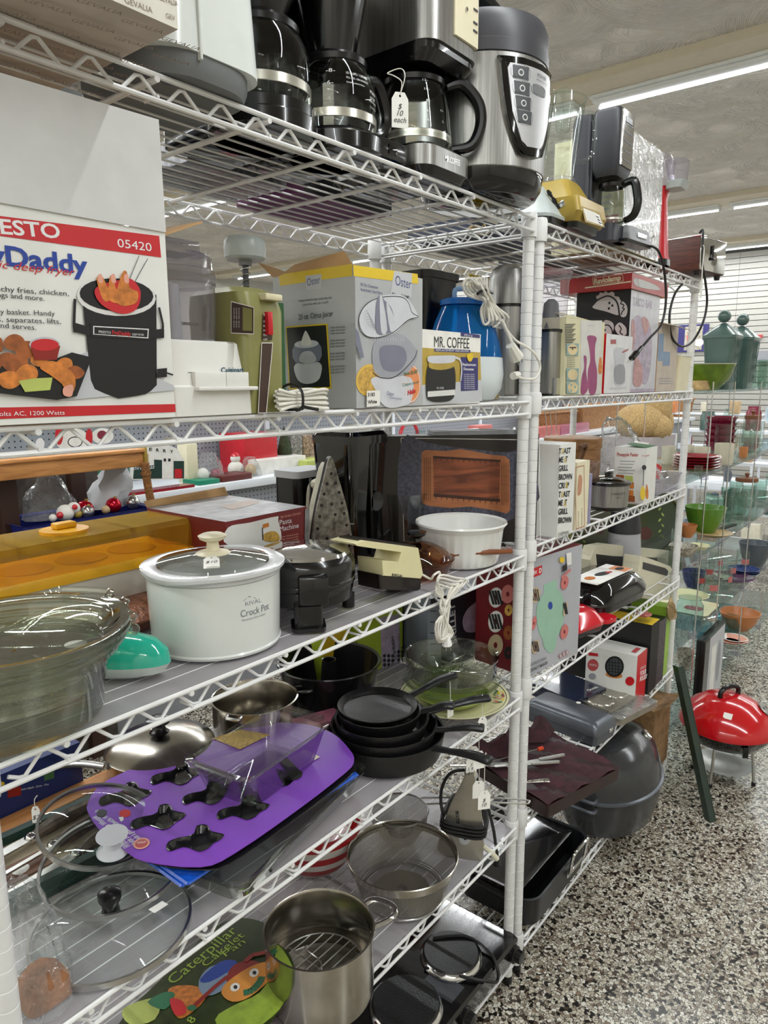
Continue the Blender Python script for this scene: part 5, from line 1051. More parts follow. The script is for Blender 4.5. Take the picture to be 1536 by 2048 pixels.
b = B(); b.tube([(0.4, 2.0, 2), (0.6, 3.6, 3.0), (0.5, 3.9, 5), (-0.2, 3.2, 7.4), (-0.5, 2.6, 6), (-0.4, 3.6, 3)], 0.14, 'cord_black', 6, smooth_pts=4); obj('power_cord', b, t)
t = thing('coffee_maker', 'tall glossy black thermal coffee maker standing behind the waffle maker', 'coffee maker', (-10.6, 11.3, T3))
b = B(); b.rl([(0, 4.9, 4.5, 0.8), (4, 4.7, 4.3, 0.9), (6.0, 4.8, 4.5, 0.9), (10.4, 5.3, 4.9, 0.9)], 'black_gloss'); obj('tower_body', b, t)
b = B(); b.rl([(10.3, 5.5, 5.1, 1.0), (11.0, 5.5, 5.1, 1.0), (11.35, 5.0, 4.6, 1.0)], 'black_gloss'); obj('top_cap', b, t)
b = B(); b.box(-0.2, 0.2, -2.5, -2.2, 0.5, 10.2, 'black_gloss', 0.1); b.prismy(ell(0.7, 5.2, 0.9, n=20), -2.5, -2.3, 'cm_black', bev=0.05); obj('grip_rib', b, t)
p = ppf(t, -2.46); p.pt_('Toastmaster', (690, 1049), (708, 1049), 4, 'pr_lgrey'); p.put(t, 'tower_body')
obj('power_cord', B().tube([(2.2, -1.4, 1.0), (3.4, -1.6, 2.0), (3.7, -1.7, 1.6), (3.0, -2.2, 0.3), (2.0, -2.6, 0.15)], 0.14, 'cord_black', 6, smooth_pts=4), t)
t = thing('small_appliance', 'grey-topped black appliance edge showing between the iron and the black coffee maker', 'appliance', (-13.2, 14.6, T3))
obj('body', B().rl([(0, 4.4, 3, 0.6), (7.4, 4.4, 3, 0.6)], 'black'), t); obj('cap', B().rl([(7.4, 4.6, 3.2, 0.6), (8.0, 4.6, 3.2, 0.6)], 'pr_lgrey'), t)
# waffle maker
t = thing('waffle_maker', 'round black waffle maker with a polished silver lid, beside the slow cooker', 'waffle maker', (-24.4, 3.4, T3))
obj('lower_housing', B().lathe([(0.001, 0.9), (2.8, 0.95), (3.2, 1.2), (3.3, 2.0), (3.25, 2.15)], (0, 0, 0), 'cm_black', 56), t); obj('upper_housing', B().lathe([(3.35, 2.2), (3.42, 2.3), (3.42, 2.5), (3.36, 2.6), (3.42, 2.7), (3.4, 3.7), (3.2, 4.1), (3.0, 4.3)], (0, 0, 0), 'cm_black', 56), t)
obj('steel_lid', B().lathe([(3.1, 4.2), (3.0, 4.4), (1.8, 4.62), (0.001, 4.7)], (0, 0, 0), 'chrome', 56), t)
b = B(); b.at((-2.2, -2.4, 0), (0, 0, 48)); b.rl([(0, 2.4, 2.2, 0.5), (0.25, 2.4, 2.2, 0.5), (0.3, 1.7, 1.8, 0.3), (1.6, 1.7, 1.8, 0.3)], 'cm_black'); b.box(-0.9, 0.9, -1.3, 0.6, 1.6, 3.5, 'cm_black', 0.2); obj('hinge_leg', b, t)
b = B(); b.cyl(2.6, -1.6, 0, 1.0, 0.45, 'black', 12); b.cyl(1.0, 2.9, 0, 1.0, 0.45, 'black', 12); obj('foot', b, t)
# cream electric knife sharpener with bundled flex
base = Vector((-18.6, 0.35, T3)); P('regal_cream', '#d6cfa3', 0.35, var=0.02); P('regal_brown', '#1e1714', 0.25)
t = thing('can_opener', 'cream and dark brown electric opener with a long flex bundled over the shelf edge', 'can opener', tuple(base))
q = lambda pts: oy(pts, 0.35, base)
b = B(); b.prismy(q([(708, 1087), (728, 1081), (838, 1096), (848, 1150), (843, 1158), (766, 1152), (764, 1121), (797, 1124), (803, 1104), (745, 1096), (712, 1091)]), 0, 2.3, 'regal_cream', bev=0.12); obj('housing', b, t)
b = B(); b.prismy(q([(762, 1150), (845, 1156), (844, 1178), (838, 1182), (764, 1180)]), 0.1, 2.3, 'regal_brown', bev=0.1); obj('base', b, t); b = B(); b.prismy(q([(722, 1079), (735, 1077), (838, 1092), (838, 1097), (722, 1083)]), 0.3, 2.0, 'regal_brown'); obj('top_strip', b, t)
p = PP(t, (0, 0, 0), (1, 0, 0), (0, 0, 1)); p.pt_('REGAL', (783, 1153), (806, 1156), 6, 'ink', bold=0.03); p.put(t, 'housing')
W = lambda x, y, Y: at_y(x, y, Y)-base
pts = [W(846, 1150, 0.3), W(862, 1158, -0.6), W(868, 1150, -1.0)]
for k in range(5):
    o = k*7; a = 0.16*(k % 3)
    pts += [W(880-o*0.2, 1146+o*0.8, -1.0-a), W(872+o*0.5, 1185, -1.1), W(900-o*0.7, 1212, -1.0-a), W(872+o*0.7, 1246, -1.2), W(878+o*0.2, 1284-o*0.4, -1.0-a), W(906-o*0.6, 1266, -1.2), W(880+o*0.6, 1222, -1.0-a), W(904-o*0.3, 1192, -1.15), W(932-o, 1162+o*0.4, -1.0-a), W(912-o*0.4, 1156+o, -1.1)]
pts += [W(895, 1250, -1.1), W(893, 1280, -1.05)]
obj('power_cord', B().tube(pts, 0.09, 'cord_white', 7, smooth_pts=4), t)
b = B(); b.tube([W(893, 1272, -1.05), W(894, 1290, -1.05)], 0.3, 'white', 8, radii=[0.25, 0.42]); b.tube([W(890, 1290, -1.05), W(892, 1302, -1.05)], 0.05, 'chrome', 5); b.tube([W(898, 1290, -1.05), W(902, 1300, -1.05)], 0.05, 'chrome', 5); obj('plug', b, t)
# amber glass skillet
THIN('amber', '#dcb48c', '#8a5a34', rough=0.03, refl=1.3); P('amber_grip', '#7a4526', 0.2, var=0.1, coat=0.3)
t = thing('glass_skillet', 'amber glass skillet with a domed amber lid, behind the cream opener', 'skillet', (-12.0, 3.0, T3))
obj('pan', B().lathe([(0.001, 0.05), (2.3, 0.05), (2.7, 0.5), (3.0, 1.3), (3.1, 1.35), (2.9, 1.3), (2.6, 0.6), (0.001, 0.2)], (0, 0, 0), 'amber', 48), t)
b = B(); b.tube([(2.6, -1.2, 1.2), (3.6, -2.2, 1.4), (5.2, -4.0, 1.45), (6.4, -5.2, 1.45)], 0.35, 'amber_grip', 10, radii=[0.3, 0.35, 0.4, 0.35], flat=0.6); obj('handle', b, t); obj('price_sticker', B().at((4.6, -3.3, 1.82), (0, 0, -48)).box(-0.4, 0.4, -0.12, 0.12, 0, 0.02, 'paper'), t)
obj('lid', B().lathe([(2.9, 1.4), (2.85, 1.55), (2.4, 2.0), (1.5, 2.5), (0.4, 2.75), (0.001, 2.75)], (0, 0, 0), 'amber', 48), t); obj('lid_knob', B().lathe([(0.3, 2.75), (0.25, 3.0), (0.75, 3.3), (0.8, 3.55), (0.001, 3.6)], (0, 0, 0), 'black_gloss', 24), t)
P('corning', '#dfe0dd', 0.12, var=0.01, coat=0.4)
t = thing('casserole_dish', 'white round fluted casserole dish beside the near post', 'casserole dish', (-6.0, 2.6, T3))
b = B(); n = 96
def flu(r, z, k): return [((r+k*0.05*math.cos(a*30))*math.cos(a), (r+k*0.05*math.cos(a*30))*math.sin(a), z) for a in [2*PI*i/n for i in range(n)]]
b.loft([flu(3.1, 0, 0), flu(3.25, 0.15, 0.5), flu(3.4, 1.0, 1), flu(3.6, 2.7, 1), flu(3.7, 3.0, 0)], 'corning', True, False); obj('fluted_wall', b, t); b = B(); b.loft([flu(3.7, 3.0, 0), flu(4.0, 3.45, 0), flu(3.95, 3.6, 0), flu(3.7, 3.45, 0), flu(3.3, 1.5, 0), flu(2.9, 0.35, 0)], 'corning', False, True); obj('rim_and_inside', b, t)
solo('glass_bowl', 'clear tall glass jug-like bowl behind the white casserole dish', 'bowl', B().lathe([(0.001, 0.05), (1.5, 0.05), (1.75, 0.3), (2.0, 3.5), (2.15, 5.0), (2.3, 5.3), (2.2, 5.35), (2.05, 5.0), (1.8, 3.4), (1.6, 0.5), (0.001, 0.25)], (0, 0, 0), 'glass_thick', 40), (-4.9, 9.6, T3))
# oak spoon rack carton (spans the gap behind the double post)
WOOD('oak', '#9a5230', '#5e2c16', 2.0, (1, 1, 7)); P('slate_print', '#4c4c5c', 0.5, var=0.3, scale=30, bump=0.2); P('brown_black', '#231c1a', 0.35, var=0.03)
t = carton('spoon_rack_carton', 'large black carton picturing an oak spoon rack, reaching behind the double post', 0, 18.6, 0, 2.3, T3, 56.35, 'brown_black')
A0 = Vector((3.4, 0.1)); B0 = Vector((-7.5, 10.5)) ; dv = (A0-B0); W_ = dv.length
t.location = Vector((B0.x, B0.y, T3))*S; t.rotation_euler = (0, 0, math.atan2(dv.y, dv.x))
bb_ = REG[t.name]
for i, v in enumerate(bb_.v):
    if abs(v.x-18.6) < 1e-6: v.x = W_
t.data = bb_.mesh(t.name); bpy.context.view_layer.update()
p = ppf(t)
p.pl([(802, 876), (1078, 880), (1081, 1084), (808, 1086)], 0.06, 'label_white', True)
p.pc([(803, 880), (850, 885), (900, 893), (960, 900), (1020, 904), (1070, 890), (1074, 960), (1070, 1010), (960, 1060), (810, 1040)], 'slate_print', 3)
def oakshape(pts, m): p.pc(pts, m, 3)
p.pp([(843, 905), (850, 900), (895, 902), (920, 898), (945, 902), (985, 910), (1010, 912), (1019, 920), (1020, 1020), (1014, 1027), (985, 1020), (940, 1013), (900, 1016), (860, 1012), (847, 1008), (843, 1000)], P('oak_light', '#a9683f', 0.5, var=0.08, stretch=(1, 1, 6))); p.pp([(866, 916), (1000, 922), (998, 1000), (868, 992)], 'oak')
p.pl([(866, 914), (1001, 922)], 0.22, P('oak_dark', '#3f2012', 0.6)); p.pl([(867, 990), (1000, 1001)], 0.3, 'oak_dark')
for i in range(12): p.pl([(872+i*11, 914+i*0.6), (872+i*11, 921+i*0.6)], 0.06, 'oak_dark'); p.pl([(872+i*11, 990+i*0.9), (872+i*11, 998+i*0.9)], 0.06, 'oak_dark')
for i in range(4): p.pl([(848+i*4, 915), (848+i*4, 1000)], 0.04, 'oak_dark'); p.pl([(1003+i*4, 925), (1003+i*4, 1010)], 0.04, 'oak_dark')
p.pt_('RS', (1057, 1064), (1066, 1066), 11, 'ink_white'); p.put(t)
p = PP(t, (W_, 0, 0), (0, 1, 0), (0, 0, 1))
p.put(t)
pe = Print((W_, 0, 0), (0, 1, 0), (0, 0, 1)); pe.text('SOLID OAK 2-TIER SPOON RACK', 1.0, 0.6, 0.42, 'label_white', rot=90, bold=0.03, fit=7); pe.text('HOLDS 24 SPOONS', 1.7, 0.6, 0.42, 'label_white', rot=90, bold=0.03, fit=4.6); pe.rect(0.5, 8.2, 1.8, 10.2, 'oak_light'); pe.put(t)
solo('flat_carton', 'thin grey and black flat carton lying on top of the spoon rack carton', 'box', B().box(0, 8, 0.1, 3.0, 0, 0.35, 'pr_grey'), (-4.0, 6.9, 56.37), -43)
# far rack third shelf
T3b = 46.15
t = carton('toaster_oven_carton', 'narrow white carton with bold stacked words toast, melt, grill and brown', 6.0, 9.6, -0.85, 5.5, T3b-0.05, 55.2, 'box_white')
p = ppf(t)
for i, (w_, x1) in enumerate((('T  AST', 1141), ('ME  T', 1135), ('GRILL', 1136), ('BROWN', 1144), ('CRI  P', 1138), ('T  AST', 1140), ('ME  T', 1134), ('GRILL', 1136), ('BROWN', 1143))):
    y = 908+i*17.3; p.pt_(w_, (1117-i*0.2, y), (x1-i*0.2, y-2), 11, 'ink', bold=0.03)
P('l_yel', '#cdb44a', 0.5, var=0); P('l_red', '#b24a4a', 0.5, var=0); P('l_or', '#c07f45', 0.5, var=0)
for x, y, c_, m in ((1122.5, 907, 'O', 'l_yel'), (1128.5, 924.5, 'L', 'l_yel'), (1130, 975, 'S', 'l_yel'), (1121.5, 994, 'O', 'l_yel'), (1127.5, 1011, 'L', 'l_yel')): p.pt_(c_, (x, y), (x+4, y-0.6), 10.5, m, bold=0.03)
p.pt_('CHEFMAN', (1115, 1073), (1136, 1067), 7, 'ink'); p.put(t)
t = carton('schnitzel_carton', 'narrow cream carton with a flower drawing between the toast carton and small slow cooker', 10.3, 13.4, -0.8, 4.6, T3b, 53.1, 'cream')
p = ppf(t); p.pl([(1151, 935), (1168, 931), (1169, 1052), (1152, 1058)], 0.12, P('peach', '#b9866a', 0.6), True); p.pc([(1158, 950), (1164, 955), (1162, 985), (1155, 990), (1156, 965)], 'peach', 4); p.pt_('Schnitzel', (1157, 1053), (1157, 1022), 3.5, 'ink'); p.pt_('Mandoline', (1164, 1050), (1164, 1015), 3.5, 'ink'); p.put(t)
solo('thin_book', 'thin lavender book standing on edge beside the cream schnitzel carton', 'book', B().box(0, 0.7, 0, 4.5, 0, 5.4, P('lavender', '#8b87a6', 0.5)), (14.0, -0.6, T3b))
t = thing('round_box', 'round light-wood lidded box behind the small slow cooker', 'box', (31.6, 9.2, T3b))
WOOD('lightwood', '#a87c50', '#8c6238', 2, (3, 3, 10)); obj('wooden_tub', B().lathe([(0.001, 0), (3.6, 0), (3.6, 6.5)], (0, 0, 0), 'lightwood', 40), t); obj('wooden_lid', B().lathe([(3.75, 6.4), (3.75, 7.7), (3.6, 7.8), (0.001, 7.8)], (0, 0, 0), 'lightwood', 40), t)
t = thing('decorated_tin', 'open dark tin printed with roses, behind the small slow cooker', 'tin', (25.0, 5.6, T3b))
P('tin_print', '#9a7a68', 0.4, var=0.4, scale=8); obj('tin_wall', B().lathe([(0.001, 0), (3.0, 0), (3.2, 5.2), (3.25, 5.3), (3.1, 5.3), (2.9, 0.2), (0.001, 0.2)], (0, 0, 0), 'tin_print', 40, sy=0.75), t)
obj('wicker_handle', B().tube([(2.9, 1.0, 5.0), (3.2, 0.5, 6.6), (2.2, 0, 7.2), (0.6, 0, 7.0)], 0.3, P('wicker_dark', '#6b4a30', 0.7, bump=0.6), 8, smooth_pts=4), t)
t = thing('slow_cooker', 'small brushed steel slow cooker with a black rim and glass lid', 'slow cooker', (24.6, 1.4, T3b))
obj('steel_body', B().lathe([(0.001, 0.35), (2.15, 0.35), (2.3, 0.5), (2.4, 3.0)], (0, 0, 0), 'brushed', 40), t); obj('black_rim', B().lathe([(2.4, 2.95), (2.6, 3.05), (2.6, 3.3), (2.4, 3.4), (1.9, 3.35)], (0, 0, 0), 'black_gloss', 40), t); obj('foot_ring', B().lathe([(0.001, 0), (2.05, 0), (2.2, 0.2), (2.2, 0.38)], (0, 0, 0), 'black', 32), t)
obj('glass_lid', B().lathe([(2.1, 3.4), (1.4, 3.75), (0.4, 3.9)], (0, 0, 0), 'glass_thick', 32), t); obj('lid_knob', B().rl([(3.9, 1.1, 0.7, 0.2), (4.4, 1.2, 0.8, 0.25), (4.5, 0.8, 0.5, 0.2)], 'black_gloss'), t)
CA = cam_ang((24.6, 1.4)); wraptext(t, 'steel_body', (0, 0, 0), 2.38, [('CHARLOTTE', CA+8, 2.0, 0.36, 0.9), ('oOo', CA+22, 1.6, 0.3, 1)], 'dgrey')
t = carton('pineapple_peeler_carton', 'white carton printed Pineapple Peeler in red, with small food pictures', 0, 4.0, 0, 4.0, T3b-0.1, 53.0, 'box_white')
t.location = Vector((31.0, -0.75, T3b-0.1))*S; bpy.context.view_layer.update()
p = ppl(t); p.pt_('Pineapple Peeler', (1234, 912), (1277, 913), 7, 'l_red', bold=0.02)
for k in range(6): p.pl([(1236+(4 if k < 2 else 0), 922+k*6), (1270-3*(k % 3), 923+k*6)], 0.08, 'pr_grey')
for i, (x, y) in enumerate(((1240, 955), (1258, 957), (1260, 970), (1259, 985), (1262, 997))): p.pp([(x-8, y-6), (x+8, y-5), (x+8, y+7), (x-8, y+6)], ['pr_brown', 'pr_green', 'pr_orange', 'pr_orange', 'pr_brown'][i])
p.put(t)
p = ppf(t); p.pe(1288, 935, 4.5, 5, 'ink'); p.pl([(1287, 940), (1286, 972)], 0.25, 'ink'); p.pc([(1285, 972), (1290, 980), (1290, 995), (1284, 1000), (1280, 992), (1281, 980)], 'yellow_print', 4); p.pc([(1293, 968), (1296, 980), (1296, 995), (1292, 997), (1291, 980)], 'pr_orange', 4); p.pt_('Pineapple', (1283, 914), (1298, 912), 4, 'l_red'); p.put(t)
flap(t, [(0, 0.2, 6.95), (4, 0.2, 6.95), (3.4, 3.0, 7.25), (0.4, 2.6, 7.3)], 0.05, 'leaf_green')
o = solo('clear_bag', 'big crumpled clear plastic bag with a green-dotted card inside, behind the peeler carton', 'bag', bag(13, 8.5, 9.8, 5, 'film', 9, 26, 0.2, 0.22, -3.5, 2.0).raw([(-4.5, -1.5, 7.0), (-1.2, -2.2, 6.6), (-1.6, -2.0, 4.6), (-4.6, -1.4, 5.2)], [(0, 1, 2, 3)], 'paper').raw(ell(-3.9, 6.0, 0.5, n=12) and [(-3.9+0.45*math.cos(i*PI/6), -1.75-0.05, 6.0+0.5*math.sin(i*PI/6)) for i in range(12)], [tuple(range(12))], 'lid_green').raw([(1.5, -2.5, 3.6), (3.0, -2.8, 3.0), (2.6, -2.7, 1.2), (1.6, -2.5, 1.6)], [(0, 1, 2, 3)], 'pr_red'), (41.2, 4.2, T3b+0.2))
t = thing('wire_basket', 'low clear plastic tray under the plastic bag at the far end of the third shelf', 'tray', (41.5, 2.6, T3b))
obj('tray', B().rl([(0, 9.6, 5.6, 0.6), (2.2, 10.8, 6.6, 0.8), (2.25, 10.6, 6.4, 0.8), (0.1, 9.4, 5.4, 0.6)], 'clear_plastic', cap0=True, cap1=True), t); obj('rim', B().tube([(x, y, 2.25) for x, y in rrect(10.9, 6.7, 0.8, 5)], 0.1, 'clear_plastic', 6, closed=True), t)
# ================================================================ fourth shelf, near rack (lined)
T4 = 31.80
def quad(px, Z):
    """centre, width, depth and angle of a level rectangle from its left, front, right and back corners"""
    a, b_, c_, d = [at_z(x, y, Z) for x, y in px]; ctr = (a+b_+c_+d)/4; u = ((c_-b_)+(d-a))/2; v = ((a-b_)+(d-c_))/2
    return ctr, u.length, v.length, math.degrees(math.atan2(u.y, u.x))
P('purple', '#7b3fb3', 0.35, var=0.03, coat=0.2); P('nonstick', '#19191c', 0.2, var=0.1, coat=0.3); P('blue_pack', '#1450b8', 0.25, var=0.15, scale=14, coat=0.4); P('pot_steel', '#b9b4aa', 0.2, 1.0, var=0.15, scale=4)
# clear baking dish at the bottom of the pile
c_, w_, d_, an = quad([(292, 1712), (460, 1785), (760, 1535), (560, 1480)], T4+1.6)
t = thing('glass_baking_dish', 'large clear oblong baking dish under the blue packets and the purple card', 'baking dish', (c_.x, c_.y, T4), an)
obj('dish', B().rl([(0.0, w_-2.4, d_-2.0, 1.0), (0.15, w_-1.8, d_-1.6, 1.1), (1.5, w_-0.7, d_-0.5, 1.2), (1.65, w_, d_, 1.3), (1.75, w_, d_, 1.3), (1.7, w_-0.9, d_-0.7, 1.2), (0.3, w_-2.0, d_-1.8, 1.0)], 'glass_thick'), t)
for i, (dx, dy) in enumerate(((0, 0), (0.5, 0.3))):
    o = bpy.context.view_layer
    c2_, w2, d2, a2 = quad([(285+dx*20, 1690), (345+dx*30, 1780-dx*20), (748, 1545-dx*8), (600, 1500)], T4+2.0+0.2*i)
    solo('blue_packet', ['blue film-wrapped sheet packet, lower of two under the purple baking card', 'blue film-wrapped sheet packet, upper of two under the purple baking card'][i], 'packet', B().rl([(0, w2, d2*0.85, 0.2), (0.11, w2-0.2, d2*0.83, 0.2)], 'blue_pack'), (c2_.x, c2_.y, T4+1.76+0.13*i), a2, 'blue packets under the purple card')
# purple card with the six moulded bats
ZC4 = T4+2.6
outer = c2(oz([(176, 1605), (180, 1632), (205, 1665), (250, 1700), (290, 1722), (400, 1733), (470, 1705), (600, 1615), (690, 1545), (708, 1522), (700, 1500), (665, 1466), (610, 1448), (540, 1446), (470, 1462), (340, 1508), (215, 1560)], ZC4, (0, 0, 0)), 3)
bats = []
def batpx(cx, cy, k=1.0): return [(cx+k*x, cy+k*y) for x, y in ((-51, 17), (-47, 6), (-30, -1), (-13, -4), (-1, -10), (3, -22), (16, -25), (24, -21), (28, -13), (45, -9), (52, -6), (45, 2), (33, 8), (24, 17), (8, 23), (-9, 17), (-22, 15), (-39, 21), (-47, 22))]
for cx, cy, k in ((250, 1590, 1.0), (352, 1548, 0.98), (316, 1636, 1.05), (390, 1678, 1.1), (414, 1588, 0.95), (486, 1617, 1.0), (560, 1555, 0.8)):
    bats.append(c2(oz(batpx(cx, cy, k), ZC4, (0, 0, 0)), 2))
t = thing('baking_pan', 'bright purple card pan sleeve with bat-shaped black moulds and pan lettering', 'baking pan', (0, 0, ZC4))
obj('card_sleeve', B().fill(outer, bats, -0.06, 0, 'purple'), t)
for bt in bats:
    cx = sum(p[0] for p in bt)/len(bt); cy = sum(p[1] for p in bt)/len(bt)
    def shr(k, z): return [((x-cx)*k+cx, (y-cy)*k+cy, z) for x, y in bt]
    obj('bat_mould', B().loft([shr(1.02, 0.0), shr(1.03, 0.05), shr(0.96, 0.02), shr(0.8, -0.35), shr(0.2, -0.4)], 'nonstick', False, True), t)
oc = (sum(p[0] for p in outer)/len(outer), sum(p[1] for p in outer)/len(outer))
obj('pan_base', B().prism([((x-oc[0])*0.97+oc[0]+0.3, (y-oc[1])*0.97+oc[1]-0.25) for x, y in outer], -0.52, -0.44, 'nonstick'), t)
p = ppt(t, 0); p.pe(250, 1627, 12, 8, 'bright_red', -5); p.pp([(237, 1635), (247, 1634), (247, 1641), (242, 1644)], 'label_white')
p.pt_('Whoopie Pie Pan', (277, 1692), (213, 1618), -9, 'ink_white') if False else None
def card_text(s_, a, b_, h): 
    A, Bq = [Vector(q) for q in p.P([a, b_])]; d = Bq-A; p.text(s_, A.x, A.y, h, 'ink_white', 'l', 1.0, math.degrees(math.atan2(d.y, d.x)), 0.01, 0.2, d.length)
card_text('Whoopie Pie Pan', (262, 1692), (226, 1660), 0.62); card_text('Molde para pasteles de Whoopie', (278, 1688), (192, 1632), 0.5); card_text('Moule a gateaux sandwichs Whoopie', (290, 1682), (196, 1620), 0.5)
p.pe(283, 1688, 17, 11, 'pr_pink', -15); p.pe(283, 1688, 13, 8, 'l_red', -15); p.pt_('Wilton', (274, 1690), (292, 1686), 5, 'ink_white')
p.pp([(425, 1478), (480, 1460), (540, 1470), (480, 1500)], 'lemon'); p.pp([(560, 1525), (610, 1500), (640, 1515), (590, 1545)], 'cream'); p.pc([(556, 1560), (580, 1535), (605, 1545), (595, 1560)], 'ink', 3); p.put(t, 'card_sleeve')
solo('pink_packet', 'flat pink packet peeking from behind the purple card beside the skillets', 'packet', B().rl([(0, 4.2, 2.2, 0.2), (0.5, 4.0, 2.0, 0.2)], P('pink_pk', '#b56a80', 0.35, coat=0.3)), (-18.6, 8.2, T4+1.75), -20)
solo('packet_box', 'small low carton holding up the pink packet', 'box', B().box(-2, 2, -1, 1, 0, 1.7, 'card'), (-18.6, 8.3, T4), -20)
c_, w_, d_, an = quad([(364, 1512), (480, 1592), (656, 1448), (556, 1412)], ZC4+2.7)
t = thing('glass_loaf_dish', 'clear glass loaf dish sitting on the purple card', 'loaf dish', (c_.x+0.25, c_.y+0.2, ZC4+0.07), an)
obj('dish', B().rl([(0, w_-3.0, d_-1.6, 0.6), (0.15, w_-2.6, d_-1.3, 0.7), (2.4, w_-1.0, d_-0.3, 0.8), (2.55, w_-0.2, d_, 0.9), (2.7, w_-0.2, d_, 0.9), (2.6, w_-1.2, d_-0.5, 0.8), (0.35, w_-2.9, d_-1.6, 0.6)], 'glass_thick'), t)
for s_ in (-1, 1): obj('end_grip', B().rl([(2.5, 0.9, d_*0.6, 0.3, s_*(w_/2), 0), (2.68, 0.9, d_*0.6, 0.3, s_*(w_/2), 0)], 'glass_thick'), t)
# steel pots
def pot(name, label, c, r, h, m='pot_steel', cat='saucepan', wall=0.12, base=0.1):
    t = thing(name, label, cat, (c[0], c[1], c[2]))
    obj('pot_body', B().lathe([(0.001, 0), (r-base, 0), (r-base*0.3, 0.25), (r, 0.5), (r, h), (r+0.12, h+0.08), (r-0.02, h+0.1), (r-wall, h-0.1), (r-wall, 0.4), (r-wall-0.3, 0.2), (0.001, 0.18)], (0, 0, 0), m, 56), t)
    return t
t = pot('saucepan', 'covered stainless saucepan with a black lid knob and a long steel handle', (-29.4, 14.3, T4), 3.85, 2.4)
obj('lid', B().lathe([(3.95, 2.35), (4.05, 2.45), (3.9, 2.6), (3.0, 3.1), (1.6, 3.45), (0.001, 3.55)], (0, 0, 0), 'pot_steel', 56), t); obj('lid_knob', B().lathe([(0.75, 3.5), (0.55, 3.65), (0.4, 4.0), (0.85, 4.3), (0.9, 4.55), (0.6, 4.7), (0.001, 4.7)], (0, 0, 0), 'black', 28), t)
q = lambda x, y, z: at_z(x, y, z)-Vector((-29.4, 14.3, T4))
obj('long_handle', B().tube([q(208, 1533, T4+2.2), q(150, 1527, T4+2.6), q(60, 1540, T4+2.9), q(-10, 1556, T4+2.9)], 0.4, 'steel', 10, smooth_pts=4, flat=0.5), t)
tagcard('price_tag', 'small white string tag hanging from the saucepan handle at the left edge', -39.2, 13.6, T4+2.4, 0.5, 1.0, -40, lines=('$2',), string=[(0, 0, 0), (0, 0, 0.6), (0.2, 0, 0.9)])
t = pot('saucepan', 'open stainless saucepan behind the glass loaf dish', (-21.0, 13.1, T4), 3.5, 3.6)
obj('rivet', B().sph((-3.3, 0.6, 3.0), 0.14, 'chrome', 10), t); obj('loop_handle', B().tube([(2.8, -2.1, 3.5), (3.6, -3.1, 3.7), (4.4, -2.2, 3.7), (3.5, -0.9, 3.5)], 0.17, 'black', 8, smooth_pts=4), t)
obj('side_handle', B().tube([(-2.9, -1.8, 3.5), (-3.6, -2.2, 3.6), (-4.0, -1.3, 3.6), (-3.4, -0.8, 3.5)], 0.15, 'steel', 8, smooth_pts=4), t)
t = thing('tube_pan', 'deep black tube cake pan with a hollow centre post', 'cake pan', (-12.7, 12.4, T4))
obj('pan_wall', B().lathe([(1.0, 0.02), (3.9, 0.0), (4.6, 4.3), (4.8, 4.35), (4.75, 4.45), (4.5, 4.35), (3.8, 0.15), (1.0, 0.15)], (0, 0, 0), 'nonstick', 56), t); obj('centre_tube', B().lathe([(1.0, 0.05), (0.62, 4.4), (0.68, 4.45), (0.56, 4.42), (0.85, 0.0)], (0, 0, 0), 'nonstick', 32), t)
# cast iron skillets
sk = [(4.75, 0.0, 1.9, (978, 1520), 'largest cast iron skillet at the bottom of the skillet stack'), (4.3, 0.85, 1.6, (965, 1455), 'second largest cast iron skillet, nested just above the bottom one'), (3.8, 1.65, 1.4, (975, 1395), 'middle-sized cast iron skillet in the nested stack'), (3.35, 2.5, 1.2, (905, 1410), 'small cast iron skillet with a pour lip, second from the top'), (3.2, 3.55, 0.55, (930, 1342), 'flat round cast iron griddle on top of the skillet stack')]
for i, (r, dz, h, hp, l) in enumerate(sk):
    cx, cy = -16.0-0.15*i, 3.1+0.1*i
    t = thing('cast_iron_skillet', l, 'skillet', (cx, cy, T4+dz), 0, 'nested cast iron skillets')
    obj('pan', B().lathe([(0.001, 0), (r-0.5, 0), (r-0.35, 0.1), (r, h), (r-0.02, h+0.06), (r-0.18, h), (r-0.5, 0.25), (0.001, 0.2)], (0, 0, 0), 'iron_black', 56), t)
    e = at_z(hp[0], hp[1], T4+dz+h+0.35)-Vector((cx, cy, T4+dz)); u = Vector((e.x, e.y, 0)).normalized(); s0 = u*(r-0.15)+Vector((0, 0, h-0.25)); s1 = Vector((e.x, e.y, h+0.3))
    if (s1-u*r).length > 6.0: s1 = u*(r+5.0)+Vector((0, 0, h+0.3))
    obj('handle', B().tube([s0, s0*0.7+s1*0.3+Vector((0, 0, 0.05)), s0*0.3+s1*0.7+Vector((0, 0, 0.15)), s1, s1+u*0.15], 0.4, 'iron_black', 10, smooth_pts=4, radii=[0.42, 0.34, 0.5, 0.54, 0.25], flat=0.55), t)
    n_ = Vector((-u.y, u.x, 0)); hp_ = s0*0.12+s1*0.88; W0 = Vector((cx, cy, T4+dz))+hp_
    if i in (0, 1, 2, 4):
        ln = [2.6, 2.0, 1.6, 1.5, 2.2][i]
        tagcard('price_tag', ['white string price tag hanging from the bottom skillet handle', 'white string price tag under the second skillet handle', 'white string price tag tied to the middle skillet handle', '', 'white string price tag hanging from the top griddle handle'][i], W0.x, W0.y-0.25, W0.z-ln, 0.95, 1.35, -40+10*i, lines=(['$', '10'], ['5'], ['$'], [], ['$'])[i], string=[(0, 0, 0), (0, 0.05, ln*0.6), (0.1, 0.2, ln+0.4), (0.3, 0.4, ln+0.05)], group='price tags on the skillets')
